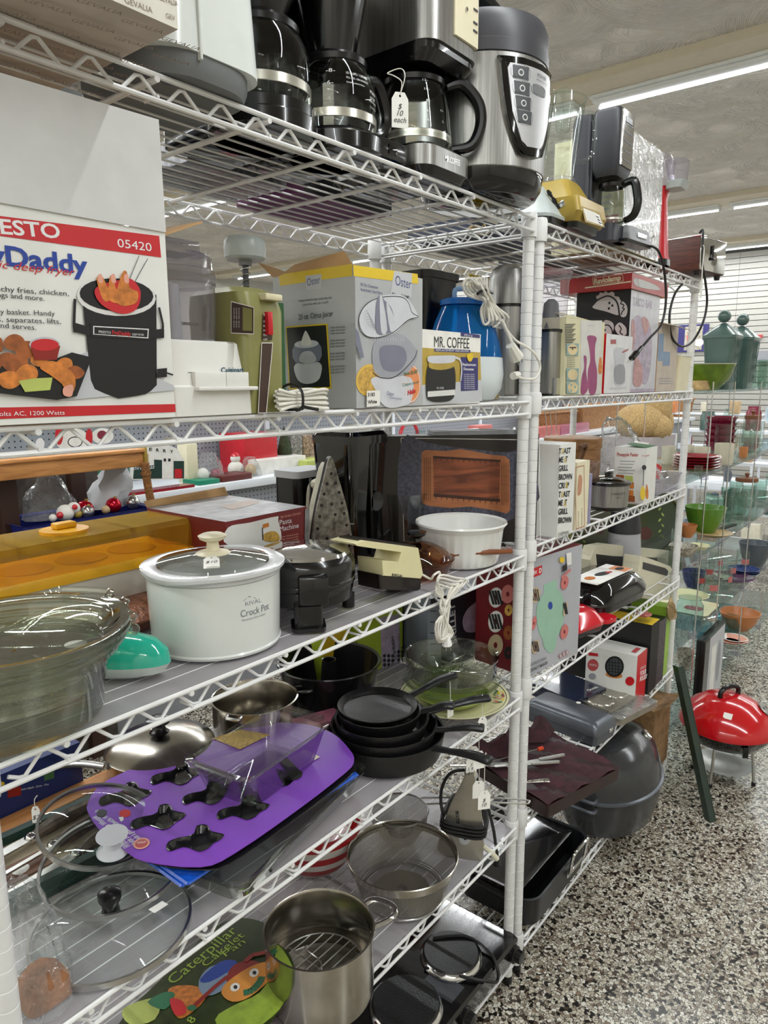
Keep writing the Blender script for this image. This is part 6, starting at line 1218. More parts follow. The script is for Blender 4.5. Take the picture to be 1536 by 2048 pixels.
# glass bowl on dishes and floral plate
P('plate_cream', '#ddd9ae', 0.15, var=0.02, coat=0.4); P('lime', '#a9b45e', 0.2, var=0.03); P('plate_line', '#3f4a44', 0.4)
t = thing('dinner_plate', 'cream plate with a dark rim line and painted flowers, under the glass bowls', 'plate', (-5.2, 3.6, T4))
obj('plate_body', B().lathe([(0.001, 0.0), (3.0, 0.0), (4.0, 0.3), (5.0, 0.75), (5.05, 0.85), (4.9, 0.85), (3.8, 0.45), (2.8, 0.2), (0.001, 0.18)], (0, 0, 0), 'plate_cream', 64), t)
obj('rim_line', B().lathe([(4.78, 0.835), (4.84, 0.85)], (0, 0, 0), 'plate_line', 64), t)
p = Print((0, 0, 0.68), (1, 0, 0), (0, 1, 0)); rg = random.Random(3)
for k in range(14):
    a = R_(-60+rg.uniform(-22, 22)); r = 4.2+rg.uniform(-0.35, 0.5); p.k = 0.02+0.12*(r-4.2)*1.2; p.ell(r*math.cos(a), r*math.sin(a), 0.18+rg.random()*0.15, 0.12, ['leaf_green', 'pr_pink', 'l_red', 'yellow_print', 'leaf_green'][k % 5], rg.uniform(0, 180), 10)
p.put(t, 'plate_body')
solo('lime_dish', 'lime green shallow dish between the floral plate and the glass bowls', 'dish', B().lathe([(0.001, 0), (2.4, 0), (3.3, 0.7), (3.4, 0.8), (3.2, 0.8), (2.5, 0.2), (0.001, 0.2)], (0, 0, 0), 'lime', 48), (-5.2, 3.8, T4+0.25))
solo('glass_pie_dish', 'pale clear glass pie dish just under the ribbed glass bowl', 'dish', B().lathe([(0.001, 0), (3.2, 0), (4.4, 1.2), (4.5, 1.3), (4.3, 1.3), (3.1, 0.25), (0.001, 0.2)], (0, 0, 0), 'glass_green', 56), (-5.2, 3.9, T4+1.0))
b = B(); n = 72
def rb(r, z, k=0): return [((r+k*0.06*math.cos(a*12)**7)*math.cos(a), (r+k*0.06*math.cos(a*12)**7)*math.sin(a), z) for a in [2*PI*i/n for i in range(n)]]
b.loft([rb(3.4, 0), rb(3.9, 0.1), rb(4.1, 0.6, 1), rb(4.25, 2.0, 1), rb(4.35, 2.15), rb(4.35, 2.3), rb(4.15, 2.2), rb(3.95, 0.6), rb(3.4, 0.25)], 'glass_thick')
solo('glass_bowl', 'round ribbed clear glass bowl on top of the dish pile near the double post', 'bowl', b, (-5.1, 4.0, T4+2.35))
solo('glass_cup_bowl', 'small clear glass bowl inside the ribbed glass bowl', 'bowl', B().lathe([(0.001, 0), (1.2, 0), (2.0, 0.9), (2.1, 1.35), (1.95, 1.3), (1.1, 0.2), (0.001, 0.2)], (0, 0, 0), 'glass_green', 40), (-5.2, 5.0, T4+2.65))
# cartons at the back
P('lime_box', '#9aae2c', 0.4, var=0.03)
t = carton('marshmallow_carton', 'lime green carton printed with a chocolate maker name, behind the black tube pan', -6.8, 0.6, 14.0, 16.6, T4, 38.6, 'lime_box')
p = ppf(t); p.pp([(760, 1235), (798, 1228), (802, 1340), (764, 1352)], 'taco_lav'); p.pp([(752, 1352), (822, 1322), (822, 1335), (757, 1362)], 'pr_black'); p.pt_('HERSHEYS', (782, 1275), (788, 1322), 8, 'ink', bold=0.03)
for k in range(3):
    for j in range(4): p.pp([(765+k*8, 1310+j*9), (770+k*8, 1307+j*9), (772+k*8, 1313+j*9), (767+k*8, 1316+j*9)], 'ink'); p.pp([(793+k*8, 1302+j*8), (798+k*8, 1299+j*8), (800+k*8, 1305+j*8), (795+k*8, 1308+j*8)], 'ink')
p.pl([(800, 1238), (818, 1233)], 0.12, 'ink'); p.pl([(801, 1295), (815, 1290)], 0.12, 'ink'); p.pt_('STER', (775, 1222), (800, 1217), 6, 'ink'); p.put(t)
t = carton('yellow_carton', 'yellow-green carton side showing under the shelf liner behind the tube pan', -10.8, -7.2, 15.0, 16.8, T4, 38.0, 'yellow_print', 'lime_box')
P('skill_black', '#1d1e26', 0.4, var=0.05); P('skill_side', '#7b828c', 0.4)
t = carton('skillet_carton', 'dark carton with upright SKILLET lettering and a pale pan picture', 0, 7.0, 0, 5.4, T4, 39.4, 'skill_black', 'skill_side')
t.location = Vector((-0.2, 9.8, T4))*S; t.rotation_euler = (0, 0, R_(-16)); bpy.context.view_layer.update()
p = ppf(t); p.pp([(855, 1216), (882, 1208), (882, 1340), (855, 1338)], 'skill_side'); p.pt_('SKILLET', (913, 1286), (909, 1205), 13, 'pr_lgrey', bold=0.03)
p.pc([(925, 1240), (935, 1218), (955, 1202), (968, 1200), (968, 1255), (950, 1264), (930, 1262)], 'taco_lav', 4); p.pp([(884, 1300), (968, 1270), (968, 1310), (900, 1330)], 'slate_print')
for k in range(5): p.pl([(860, 1222+k*22), (872, 1222+k*22)], 0.1, 'ink')
p.put(t)
solo('black_carton', 'plain black carton between the lime green carton and the skillet carton', 'box', B().box(0, 3.4, 0, 2.2, 0, 7.4, 'pr_black'), (0.9, 14.2, T4))
# far rack: donut maker carton
P('dash_grey', '#a9abb2', 0.35, var=0.02, coat=0.2); P('dash_maroon', '#6f1621', 0.35, var=0.03); P('mint', '#92b9a2', 0.4, var=0.03); P('donut_pink', '#c4706c', 0.5, var=0.05); P('donut_cream', '#c0ab8c', 0.5, var=0.1)
T4b = 32.46
t = carton('donut_maker_carton', 'tall grey carton with a mint green donut maker and striped donuts, maroon side', 0, 9.3, 0, 6.6, T4b, 44.4, 'dash_grey', 'dash_maroon')
t.location = Vector((2.75, 0.15, T4b))*S; t.rotation_euler = (0, 0, R_(-7)); bpy.context.view_layer.update()
p = ppf(t); p.pp([(1058, 1140), (1084, 1130), (1084, 1146), (1080, 1150), (1058, 1158)], 'pr_red'); p.pt_('DASH', (1059, 1153), (1073, 1147), 7, 'ink_white', bold=0.03); p.pt_('D', (1078, 1146), (1083, 1144), 9, 'ink_white', bold=0.04)
p.pp([(1087, 1170), (1113, 1158), (1113, 1180), (1088, 1190)], 'mint'); p.pc([(1072, 1225), (1078, 1200), (1092, 1182), (1108, 1177), (1121, 1185), (1127, 1205), (1127, 1235), (1120, 1262), (1105, 1280), (1090, 1283), (1078, 1265)], 'mint', 4); p.pc([(1086, 1280), (1110, 1270), (1112, 1285), (1108, 1300), (1100, 1305), (1090, 1298)], 'mint', 4)
p.pe(1100, 1211, 4.5, 8, 'pr_blue')
for x, y, rx, ry, m in ((1070, 1190, 9.5, 16, 0), (1070, 1293, 7.5, 14, 0), (1128, 1165, 7.5, 14, 1), (1066, 1246, 5, 14, 1), (1127, 1263, 7.5, 15, 1), (1129, 1217, 3.5, 15, 0)):
    p.pe(x, y, rx, ry, 'donut_pink' if m else 'donut_cream', 12); p.pe(x, y, rx*0.25, ry*0.25, 'dash_maroon')
    if not m:
        for k in (-0.6, -0.2, 0.2, 0.6): p.pl([(x+k*rx-2, y-ry*0.75), (x+k*rx+2, y+ry*0.7)], 0.16, 'ink')
p.pt_('EXPRESS MINI', (1058, 1333), (1090, 1318), 6, 'dgrey'); p.pt_('DONUT MAKER', (1058, 1344), (1093, 1327), 6, 'ink', bold=0.02)
for k in range(3): p.pe(1119+k*6.5, 1311-k*3.5, 3, 4.6, 'donut_pink'); p.pe(1119+k*6.5, 1311-k*3.5, 2.3, 3.7, 'dash_grey')
p.pp([(1130, 1106), (1140, 1104), (1140, 1128), (1131, 1131)], 'label_white'); p.pe(1121, 1119, 5, 6, 'yellow_print')
for k in range(4): p.pl([(1122, 1133+k*3), (1131, 1128+k*3)], 0.16, 'ink')
p.pl([(1120, 1155), (1138, 1138)], 0.3, 'donut_pink'); p.put(t)
p = ppl(t)
for x, y, r, m in ((992, 1195, 14, 'ink_white'), (1016, 1188, 13, 'donut_pink'), (992, 1243, 15, 'ink_white'), (1018, 1220, 8, 'lemon'), (992, 1290, 15, 'donut_cream'), (1018, 1265, 10, 'pr_brown'), (1018, 1305, 9, 'pr_black')):
    p.pe(x, y, r, r*1.45, m, 5); p.pe(x, y, r*0.25, r*0.4, 'dash_maroon')
    if m == 'ink_white':
        for k in (-0.6, -0.2, 0.2, 0.6): p.pl([(x+k*r-4, y-r), (x+k*r+4, y+r)], 0.3, 'ink')
p.put(t)
# far rack: grills, jug, tray
def P3(x, y, Y): return at_y(x, y, Y)
t = thing('contact_grill', 'red clamshell contact grill, lowest at the front beside the donut maker carton', 'grill', (17.4, 2.6, T4b), -12)
obj('lower_shell', B().rl([(0.0, 6.0, 4.4, 0.8), (0.3, 6.8, 5.4, 1.2), (1.1, 7.4, 6.0, 1.6)], 'black'), t); obj('upper_shell', B().rl([(1.1, 7.6, 6.2, 1.8), (1.5, 7.7, 6.3, 1.9), (2.6, 6.2, 4.8, 1.9), (3.1, 3.8, 2.8, 1.3)], P('red_gloss', '#c20e22', 0.12, var=0.03, coat=0.5)), t)
obj('front_lip', B().rl([(1.0, 2.6, 3.2, 0.8, 4.2, -1.6), (1.5, 2.6, 3.2, 0.8, 4.2, -1.6)], 'red_gloss'), t); obj('badge', B().lathe([(0.5, 2.9), (0.45, 3.0), (0.001, 3.0)], (0.8, -1.4, -0.4), 'black', 20, sy=0.6), t)
t = thing('contact_grill', 'large glossy black contact grill with a chrome end and leaflets on its lid', 'grill', (28.0, 3.4, T4b), -6)
obj('lower_shell', B().rl([(0.9, 10.4, 6.4, 1.4), (1.3, 13.0, 8.0, 2.6), (2.2, 13.4, 8.4, 2.8)], 'black'), t); obj('upper_shell', B().rl([(2.2, 13.6, 8.6, 2.8), (2.6, 13.6, 8.6, 3.0), (3.9, 11.6, 7.2, 3.0), (4.6, 9.0, 5.6, 2.2)], 'black_gloss'), t)
obj('chrome_end', B().rl([(2.3, 3.4, 7.2, 1.3, 5.6, 0), (3.3, 3.0, 6.4, 1.2, 5.4, 0), (4.1, 2.0, 5.0, 0.9, 4.9, 0)], 'chrome'), t)
for x, y in ((-4, -2.2), (4, -2.2), (-4, 2.2), (4, 2.2)): obj('foot', B().cyl(x, y, 0, 1.0, 0.5, 'black', 12), t)
p = Print((0, 0, 4.72), (1, 0, 0), (0, 1, 0)); t2 = t
b = B(); b.box(-5.2, 4.2, -2.4, 1.2, 0, 0.12, 'paper').box(-5.0, 4.4, -2.6, 1.1, 0.12, 0.2, 'paper')
o = solo('leaflet', 'recipe leaflets with an orange corner and grill picture, lying on the black grill', 'leaflet', b, (28.0, 3.4, T4b+4.62), -4)
p = Print((0, 0, 0.2), (1, 0, 0), (0, 1, 0)); p.rect(2.2, -2.5, 4.3, -0.2, 'sticker_orange'); p.ell(3.2, -1.3, 0.8, 0.5, 'ink'); p.ell(-0.6, -0.8, 1.5, 0.6, 'ink', -8); p.ell(0.6, -1.1, 0.6, 0.3, 'bright_red', -8); p.ell(-3.6, -0.6, 0.9, 0.6, 'pr_orange'); p.put(o)
q = P3(1244, 1150, 7.0)
t = thing('measuring_jug', 'translucent white tapered jug with a dark lid in a plastic bag, behind the black grill', 'jug', (q.x, 7.0, T4b))
obj('jug_body', B().lathe([(0.001, 0), (2.7, 0), (2.75, 0.3), (2.3, 6.6)], (0, 0, 0), P('milky', '#b3b4bb', 0.35, var=0.02), 36), t); obj('dark_lid', B().lathe([(2.4, 6.5), (2.4, 6.7), (2.0, 9.6), (1.8, 9.9), (0.001, 9.9)], (0, 0, 0), 'charcoal', 32), t)
def panel(name, label, cat, outline, Y, th, m, win=None, wm='pr_black'):
    base = P3(outline[0][0], outline[0][1], Y); base = Vector((base.x, Y, T4b)); o2 = oy(outline, Y, base)
    t = thing(name, label, cat, tuple(base)); obj('shell', B().prismy(o2, 0, th, m, bev=0.12), t)
    if win: obj('dark_window', B().prismy(oy(win, Y, base), -0.05, 0.05, wm), t)
    return t
P('almond', '#cfcab2', 0.35, var=0.02)
panel('electric_griddle', 'wide almond-coloured appliance panel with a dark slot, against the far post', 'appliance', [(1180, 1120), (1190, 1093), (1215, 1088), (1345, 1102), (1356, 1112), (1352, 1170), (1346, 1200), (1180, 1198)], 6.2, 1.6, 'almond', [(1192, 1108), (1225, 1112), (1330, 1116), (1336, 1128), (1334, 1150), (1290, 1142), (1195, 1140)])
t = panel('hand_mixer', 'almond-coloured hand mixer with an open grip, before the wide almond panel', 'hand mixer', [(1270, 1195), (1280, 1130), (1282, 1112), (1300, 1117), (1340, 1132), (1348, 1142), (1346, 1183), (1338, 1190)], 1.4, 2.4, 'almond', [(1286, 1124), (1330, 1136), (1336, 1142), (1334, 1152), (1285, 1138)])
b = B(); w0 = Vector((P3(1270, 1195, 1.4).x, 1.4, T4b)); L2 = lambda x, y, Y: at_y(x, y, Y)-w0; pts = []
for k in range(6): pts += [L2(1343, 1195+k, -0.9), L2(1335+k*2, 1215, -1.0), L2(1340+k*2, 1240-k, -1.0), L2(1352, 1222+k*2, -1.0), L2(1338+k*2, 1208, -1.1)]
obj('power_cord', B().tube(pts, 0.14, 'cord_tan', 6, smooth_pts=4), t)
P('tray_green', '#3c4426', 0.35, var=0.06); P('tray_edge', '#6b6a2c', 0.35)
outl = [(1140, 1080), (1160, 1010), (1190, 985), (1260, 975), (1325, 985), (1345, 1000), (1358, 1030), (1352, 1120), (1180, 1140)]
base = Vector((P3(1140, 1080, 11.5).x, 11.5, T4b)); o2 = c2(oy(outl, 11.5, base), 3)
t = thing('serving_tray', 'big dark green serving tray with painted tomatoes and a cut-out grip, leaning at the back', 'tray', tuple(base))
obj('tray_face', B().prismy(o2, 0, 0.3, 'tray_green'), t); obj('tray_rim', B().tube([(x, -0.1, z) for x, z in o2], 0.28, 'tray_edge', 8, closed=True), t)
p = PP(t, (0, 0, 0), (1, 0, 0), (0, 0, 1)); p.pe(1290, 1067, 14, 13, P('tomato', '#5b2420', 0.5)); p.pe(1200, 1060, 9, 9, 'tomato'); p.pe(1345, 1078, 3.5, 22, 'paper')
for k in range(6): p.pe(1322+3*(k % 2)*2-3, 1018+k*11, 4, 1.8, 'pr_green', 50 if k % 2 else -50); p.pe(1164+4*(k % 2), 1075+k*8, 3, 1.6, 'pr_green', 40)
p.put(t, 'tray_face')
t = thing('glassware_bag', 'clear glasses bundled in crinkled film between the donut carton and the jug', 'glassware', (25.5, 9.5, T4b)); obj('wrapping', bag(8, 5, 8.6, 9, 'film', 7, 22, 0.16, 0.5), t)
for x, y in ((-2, 0), (1.6, 0.6)): obj('glass_tumbler', B().lathe([(0.001, 0.1), (1.2, 0.1), (1.5, 4.6), (1.4, 4.6), (1.1, 0.4), (0.001, 0.4)], (x, y, 0), 'glass', 24), t)
# loose glass lids, left front of the lined shelf
def glass_lid(label, c, r, rot, knob, km, tilt=(0, 0, 0), sticker=False):
    t = thing('pan_lid', label, 'pan lid', c, 0, 'loose glass pan lids', tilt)
    obj('glass_dome', B().lathe([(r-0.1, 0.15), (r*0.85, 0.45), (r*0.5, 0.85), (0.001, 1.0)], (0, 0, 0), 'glass', 56), t); obj('steel_rim', B().lathe([(r-0.12, 0.05), (r+0.04, 0.0), (r+0.04, 0.3), (r-0.12, 0.28), (r-0.12, 0.05)], (0, 0, 0), 'steel', 56), t)
    obj('lid_knob', B().lathe(knob, (0, 0, 0.9), km, 28), t)
    if sticker: obj('price_sticker', B().at((1.9, -1.6, 0.82), (8, 14, 15)).box(-0.55, 0.55, -0.22, 0.22, 0, 0.02, 'paper'), t)
    return t
kb = [(0.5, 0), (0.42, 0.5), (0.62, 0.9), (0.62, 1.2), (0.4, 1.35), (0.001, 1.35)]; kw = [(0.95, 0), (0.85, 0.1), (0.4, 0.25), (0.35, 0.8), (0.7, 1.0), (0.9, 1.1), (0.001, 1.15)]
glass_lid('glass pan lid with a black knob and a small price sticker, frontmost on the shelf', (-40.3, 3.0, T4+0.05), 4.2, 0, kb, 'black', sticker=True)
glass_lid('glass pan lid with a grey-white knob, propped on the front lid', (-38.3, 5.9, T4+1.5), 4.1, 0, kw, 'pr_lgrey', (R_(0)*0+6, -4, 0))
glass_lid('glass pan lid with a metal rim tucked behind the other two lids', (-37.6, 8.6, T4+2.4), 3.6, 0, [(0.3, 0), (0.3, 0.1), (0.001, 0.1)], 'dgrey', (14, 4, 0))
t = thing('plastic_bag', 'clear plastic bag of brown dried pieces by the left post', 'bag', (-45.0, 2.2, T4)); obj('film', bag(3.4, 4.6, 4.2, 12, 'film', 7, 20, 0.25, 0.35, 1.0, 2.6), t)
P('bark', '#8a5c3a', 0.8, var=0.3, bump=0.6)
obj('brown_filling', B().rl([(0.05, 2.2, 2.2, 0.5, 0.2, -0.6), (0.9, 2.0, 2.0, 0.5, 0.3, -0.5), (1.5, 1.0, 1.0, 0.3, 0.2, -0.4)], 'bark'), t)
# boxed carving set and boards
P('case_green', '#12332c', 0.5, var=0.05); P('case_lining', '#a99b84', 0.8, var=0.1); P('horn', '#4a3a2e', 0.45, var=0.4, scale=20, bump=0.8, bscale=20)
t = thing('cutlery_case', 'open dark green case holding a horn-handled carving set', 'case', (-41.6, 11.2, T4), 0)
t.rotation_euler = (0, 0, R_(-3)); b = B(); b.box(-5.5, 7.4, -3.2, 3.4, 0, 0.5, 'case_green', 0.05); b.box(-5.5, 7.4, -3.2, -2.6, 0.5, 1.2, 'case_green'); b.box(-5.5, 7.4, 2.8, 3.4, 0.5, 1.2, 'case_green'); b.box(6.8, 7.4, -3.2, 3.4, 0.5, 1.2, 'case_green'); obj('case_shell', b, t); obj('lining', B().box(-5.4, 6.8, -2.6, 2.8, 0.5, 0.62, 'case_lining'), t)
for i, l in enumerate(('horn-handled carving fork, rearmost in the green case', 'horn-handled sharpening steel in the middle of the green case', 'horn-handled carving knife, frontmost in the green case')):
    y = 12.8-1.9*i; t = thing(['carving_fork', 'sharpening_steel', 'carving_knife'][i], l, 'cutlery', (-40.2+0.5*i, y, T4+1.05), 6)
    obj('horn_handle', B().tube([(0.4, 0, 0), (1.6, 0.05, 0.1), (3.2, 0, 0.1), (4.8, -0.05, 0.0)], 0.4, 'horn', 10, smooth_pts=4, radii=[0.3, 0.46, 0.42, 0.36]), t); obj('bolster', B().sph((0.2, 0, 0), 0.4, 'chrome', 14).at((4.9, 0, 0)).sph((0, 0, 0), 0.32, 'chrome', 12), t)
    obj(['tines', 'rod', 'blade'][i], B().box(-4.5, 0, -0.35+0.2*(i == 1), 0.35-0.2*(i == 1), -0.06, 0.08, 'steel'), t)
solo('leather_sheath', 'flat brown card with a round price sticker lying in the green cutlery case', 'card', B().box(0, 3.4, 0, 1.8, 0, 0.08, P('brown_card', '#6a4a38', 0.6)).lathe([(0.5, 0.08), (0.5, 0.1), (0.001, 0.1)], (1.9, 0.9, 0), 'paper', 20), (-43.5, 9.9, T4+0.66))
WOOD('pine_orange', '#c98e52', '#a8703c', 2.2, (1, 8, 8))
solo('wooden_board', 'long orange-brown wooden board lying at the back left of the lined shelf', 'board', B().box(0, 14, 0, 1.9, 0, 0.8, 'pine_orange', 0.08), (-46.0, 14.9, T4), 1)
t = carton('syrup_carton', 'dark blue carton with small fruit pictures behind the wooden board', -46.2, -34.2, 17.0, 17.9, T4, 35.6, P('deep_blue', '#1f2f63', 0.4))
p = ppf(t); p.pt_('Cinnamon Apple - Straw - Pine', (30, 1583), (97, 1570), 4, 'ink_white'); p.pp([(15, 1578), (42, 1572), (42, 1590), (15, 1596)], 'pr_dred'); p.pp([(88, 1545), (108, 1540), (108, 1556), (88, 1562)], 'leaf_green'); p.pe(3, 1567, 6, 4, 'yellow_print'); p.put(t)
# ================================================================ fifth shelf, near rack
T5 = 18.2
def curve_px(pts, Z, base, k=3): return c2(oz(pts, Z, base), k)
P('cat_green', '#2e3a16', 0.3, var=0.2, scale=10, coat=0.3); P('leaf_lime', '#8fa83a', 0.4, var=0.12, scale=12)
base = (0, 0, T5+1.9); o_ = curve_px([(482, 1836), (520, 1842), (555, 1858), (563, 1873), (556, 1886), (577, 1905), (588, 1932), (588, 1958), (576, 1992), (555, 2025), (520, 2070), (440, 2120), (300, 2130), (232, 2080), (250, 2030), (320, 1960), (400, 1880), (445, 1846)], T5+1.9, base, 3)
t = thing('baking_pan', 'green leaf-shaped pan card printed Caterpillar Cakelet Pan with a smiling felt caterpillar', 'baking pan', base)
obj('card_front', B().prism(o_, -0.05, 0, 'cat_green'), t)
cx = sum(p[0] for p in o_)/len(o_); cy = sum(p[1] for p in o_)/len(o_)
obj('pan_body', B().loft([[((x-cx)*k+cx, (y-cy)*k+cy, z) for x, y in o_] for k, z in ((0.7, -1.85), (0.8, -1.8), (0.93, -0.3), (0.97, -0.06))], 'pot_steel'), t)
p = ppt(t, 0)
def tx(s_, a, b_, h, m, sh=0.0, bd=0.0):
    A, Bq = [Vector(q) for q in p.P([a, b_])]; d = Bq-A; p.text(s_, A.x, A.y, h, m, 'l', 1.0, math.degrees(math.atan2(d.y, d.x)), bd, sh, d.length)
p.pc([(556, 1890), (586, 1935), (586, 1960), (560, 2018), (510, 2060), (470, 2090), (430, 2040), (470, 2010), (520, 1985), (545, 1940)], 'leaf_lime', 3); p.pc([(420, 2060), (470, 2030), (520, 2020), (500, 2060), (440, 2100)], 'leaf_lime', 3)
tx('Caterpillar', (347, 1970), (476, 1862), 1.25, 'leaf_lime'); tx('Cakelet', (412, 1935), (490, 1872), 0.95, 'leaf_lime'); tx('Pan', (452, 1914), (492, 1886), 0.85, 'leaf_lime')
p.pc([(335, 1985), (355, 1972), (398, 1975), (410, 2000), (370, 2035), (350, 2030)], 'pr_orange', 3); p.pc([(245, 2020), (290, 2000), (320, 2000), (310, 2040), (260, 2050)], 'pr_green', 3); p.pc([(295, 2005), (330, 1985), (350, 1990), (330, 2020)], 'lid_green', 3)
p.pc([(398, 1962), (420, 1935), (465, 1925), (478, 1940), (440, 1985), (405, 1990)], 'lbl_blue', 3); p.pc([(400, 1960), (440, 1925), (470, 1922), (470, 1935), (420, 1965)], 'pr_blue', 3); p.pc([(455, 1950), (470, 1930), (500, 1922), (520, 1930), (505, 1960), (470, 1985), (455, 1975)], 'pr_dred', 3)
p.pc([(443, 1988), (455, 1965), (500, 1935), (535, 1925), (547, 1935), (540, 1960), (500, 1995), (465, 2005)], P('felt_orange', '#d58d3c', 0.7, var=0.1), 3)
for x, y in ((508, 1947), (470, 1976)): p.pe(x, y, 10, 8, 'label_white', -30); p.pe(x+1, y, 4, 4, 'ink')
p.pl([(487, 1988), (505, 1982), (520, 1965), (524, 1955)], 0.5, 'lid_green', smooth=3); p.pl([(386, 2016), (430, 1975), (455, 1955)], 0.3, 'pr_dred'); p.pl([(490, 1925), (505, 1912), (540, 1905)], 0.35, 'pr_dred'); p.pe(545, 1905, 9, 6, 'lid_green'); p.pe(384, 2018, 9, 6, 'lid_green'); p.pc([(340, 2000), (365, 2005), (372, 2028), (350, 2032)], 'pr_red', 3)
tx('8', (385, 2050), (393, 2040), 0.8, 'leaf_lime'); p.put(t, 'card_front')
t = pot('stock_pot', 'large worn stainless pot with a wire rack inside, near the shelf edge', (-26.0, 1.3, T5), 3.85, 4.9)
b = B(); b.tube([(3.3*math.cos(a), 3.3*math.sin(a), 1.6) for a in [k*PI/16 for k in range(32)]], 0.07, 'steel', 6, closed=True)
for k in range(-4, 5): y_ = k*0.68; l_ = math.sqrt(max(0.1, 3.3**2-y_*y_)); b.tube([(-l_, y_, 1.6), (l_, y_, 1.6)], 0.055, 'steel', 6)
b.tube([(0, -3.3, 1.52), (0, 3.3, 1.52)], 0.055, 'steel', 6); b.tube([(-0.8, -1.6, 1.6), (-0.4, -0.6, 2.1), (0.4, 0.4, 1.7), (0.2, 1.6, 2.1), (0.8, 2.2, 1.7)], 0.055, 'steel', 6, smooth_pts=4)
obj('wire_insert', b, t); obj('loop_handle', B().tube([(3.2, -2.1, 3.9), (4.6, -3.0, 4.3), (5.4, -2.4, 4.4), (5.0, -0.8, 4.4), (3.8, -0.3, 4.0)], 0.26, 'chrome', 10, smooth_pts=4, flat=0.7), t); obj('rivet', B().sph((3.0, -2.45, 3.8), 0.22, 'chrome', 12), t)
def mat_mesh():
    m, nt, out = newmat('wire_mesh'); b = N(nt, 'BsdfPrincipled'); b.inputs['Metallic'].default_value = 1; b.inputs['Base Color'].default_value = lin('#9a968e'); b.inputs['Roughness'].default_value = 0.35
    tc = N(nt, 'TexCoord'); tr = N(nt, 'BsdfTransparent'); ws = []
    sp = N(nt, 'SeparateXYZ'); L(nt, tc.outputs['UV'] if False else tc.outputs['Object'], sp.inputs[0])
    at = N(nt, 'Math', operation='ARCTAN2'); L(nt, sp.outputs[0], at.inputs[0]); L(nt, sp.outputs[1], at.inputs[1])
    for src, k in ((at.outputs[0], 240), (sp.outputs[2], 3200)):
        mu = N(nt, 'Math', operation='MULTIPLY'); mu.inputs[1].default_value = k; L(nt, src, mu.inputs[0]); si = N(nt, 'Math', operation='SINE'); L(nt, mu.outputs[0], si.inputs[0])
        g = N(nt, 'Math', operation='GREATER_THAN'); g.inputs[1].default_value = 0.35; L(nt, si.outputs[0], g.inputs[0]); ws.append(g)
    mx = N(nt, 'Math', operation='MAXIMUM'); L(nt, ws[0].outputs[0], mx.inputs[0]); L(nt, ws[1].outputs[0], mx.inputs[1])
    ms = N(nt, 'MixShader'); L(nt, mx.outputs[0], ms.inputs[0]); L(nt, tr.outputs[0], ms.inputs[1]); L(nt, b.outputs[0], ms.inputs[2]); L(nt, ms.outputs[0], out.inputs[0])
mat_mesh()
t = thing('mesh_basket', 'round steel mesh basket with a broad metal rim and ring foot', 'strainer', (-14.5, 2.6, T5))
obj('mesh_bowl', B().lathe([(0.001, 0.35), (3.2, 0.3), (3.7, 0.5), (4.5, 3.3)], (0, 0, 0), 'wire_mesh', 64), t); obj('steel_rim', B().lathe([(4.5, 3.0), (4.6, 3.0), (4.75, 3.7), (4.68, 3.75), (4.6, 3.65)], (0, 0, 0), 'pot_steel', 64), t); obj('foot_ring', B().tube([(3.5*math.cos(k*PI/16), 3.5*math.sin(k*PI/16), 0.1) for k in range(32)], 0.1, 'steel', 6, closed=True), t)
P('bowl_red', '#a31e20', 0.25, var=0.03, coat=0.3); P('bowl_white', '#c9c3bb', 0.25, var=0.02)
b = B(); pr = [(1.8, 0), (2.4, 0.1), (3.0, 0.7), (3.5, 1.5), (3.8, 2.2), (4.0, 2.9), (4.15, 3.6), (4.25, 4.3), (4.3, 4.6)]
for i in range(len(pr)-1): b.lathe([pr[i], pr[i+1]], (0, 0, 0), 'bowl_red' if i % 2 == 0 or i > 5 else 'bowl_white', 48)
b.lathe([(4.3, 4.6), (4.4, 4.7), (4.2, 4.65), (3.6, 2.0), (0.001, 0.3)], (0, 0, 0), 'bowl_red', 48); solo('mixing_bowl', 'red and white banded mixing bowl behind the mesh basket', 'bowl', b, (-16.2, 11.2, T5))
solo('teal_box', 'dark teal box behind the worn stainless pot', 'box', B().box(0, 5, 0, 2.6, 0, 4.2, P('teal_dark', '#1f4f50', 0.5)), (-30.0, 13.6, T5))
t = thing('steam_iron', 'cream steam iron on its heel, wrapped in black flex, close to the near post', 'iron', (-7.7, 1.2, T5), 0); t.rotation_euler = (0, R_(6), R_(-62)); bpy.context.view_layer.update()
P('alu', '#a7a397', 0.3, 0.8, var=0.06); P('ivory', '#c9c5b0', 0.35, var=0.02)
obj('soleplate', B().prismy([(x*1.0, z*0.93) for x, z in sole()], -0.02, 0.2, 'alu', bev=0.05), t); obj('skirt', B().prismy([(x*0.97, z*0.92+0.05) for x, z in sole()], 0.2, 0.5, 'ivory').prismy([(x*0.8, z*0.85+0.2) for x, z in sole()], 0.5, 1.6, 'ivory', bev=0.25), t)
obj('handle', B().tube([(0, 1.4, 7.0), (0, 3.2, 6.8), (0, 3.5, 3.4), (0, 3.0, 0.8), (0, 1.2, 0.5)], 0.55, 'ivory', 12, smooth_pts=4, radii=[0.5, 0.6, 0.5, 0.7, 0.6]), t); obj('steam_dial', B().at((0.3, 3.6, 6.3), (70, 0, 0)).lathe([(0.45, 0), (0.4, 0.5), (0.001, 0.55)], (0, 0, 0), 'pr_lgrey', 18), t)
p = Print((0, -0.03, 0), (1, 0, 0), (0, 0, 1)); p.text('PROCTOR SILEX', -0.9, 4.6, 0.4, 'ink', rot=-78, bold=0.03, fit=2.0); p.ell(0.3, 2.2, 0.55, 0.8, 'pr_lgrey', -10); p.ell(0.3, 2.2, 0.2, 0.3, 'ink'); p.put(t, 'soleplate')
b = B(); pts = []
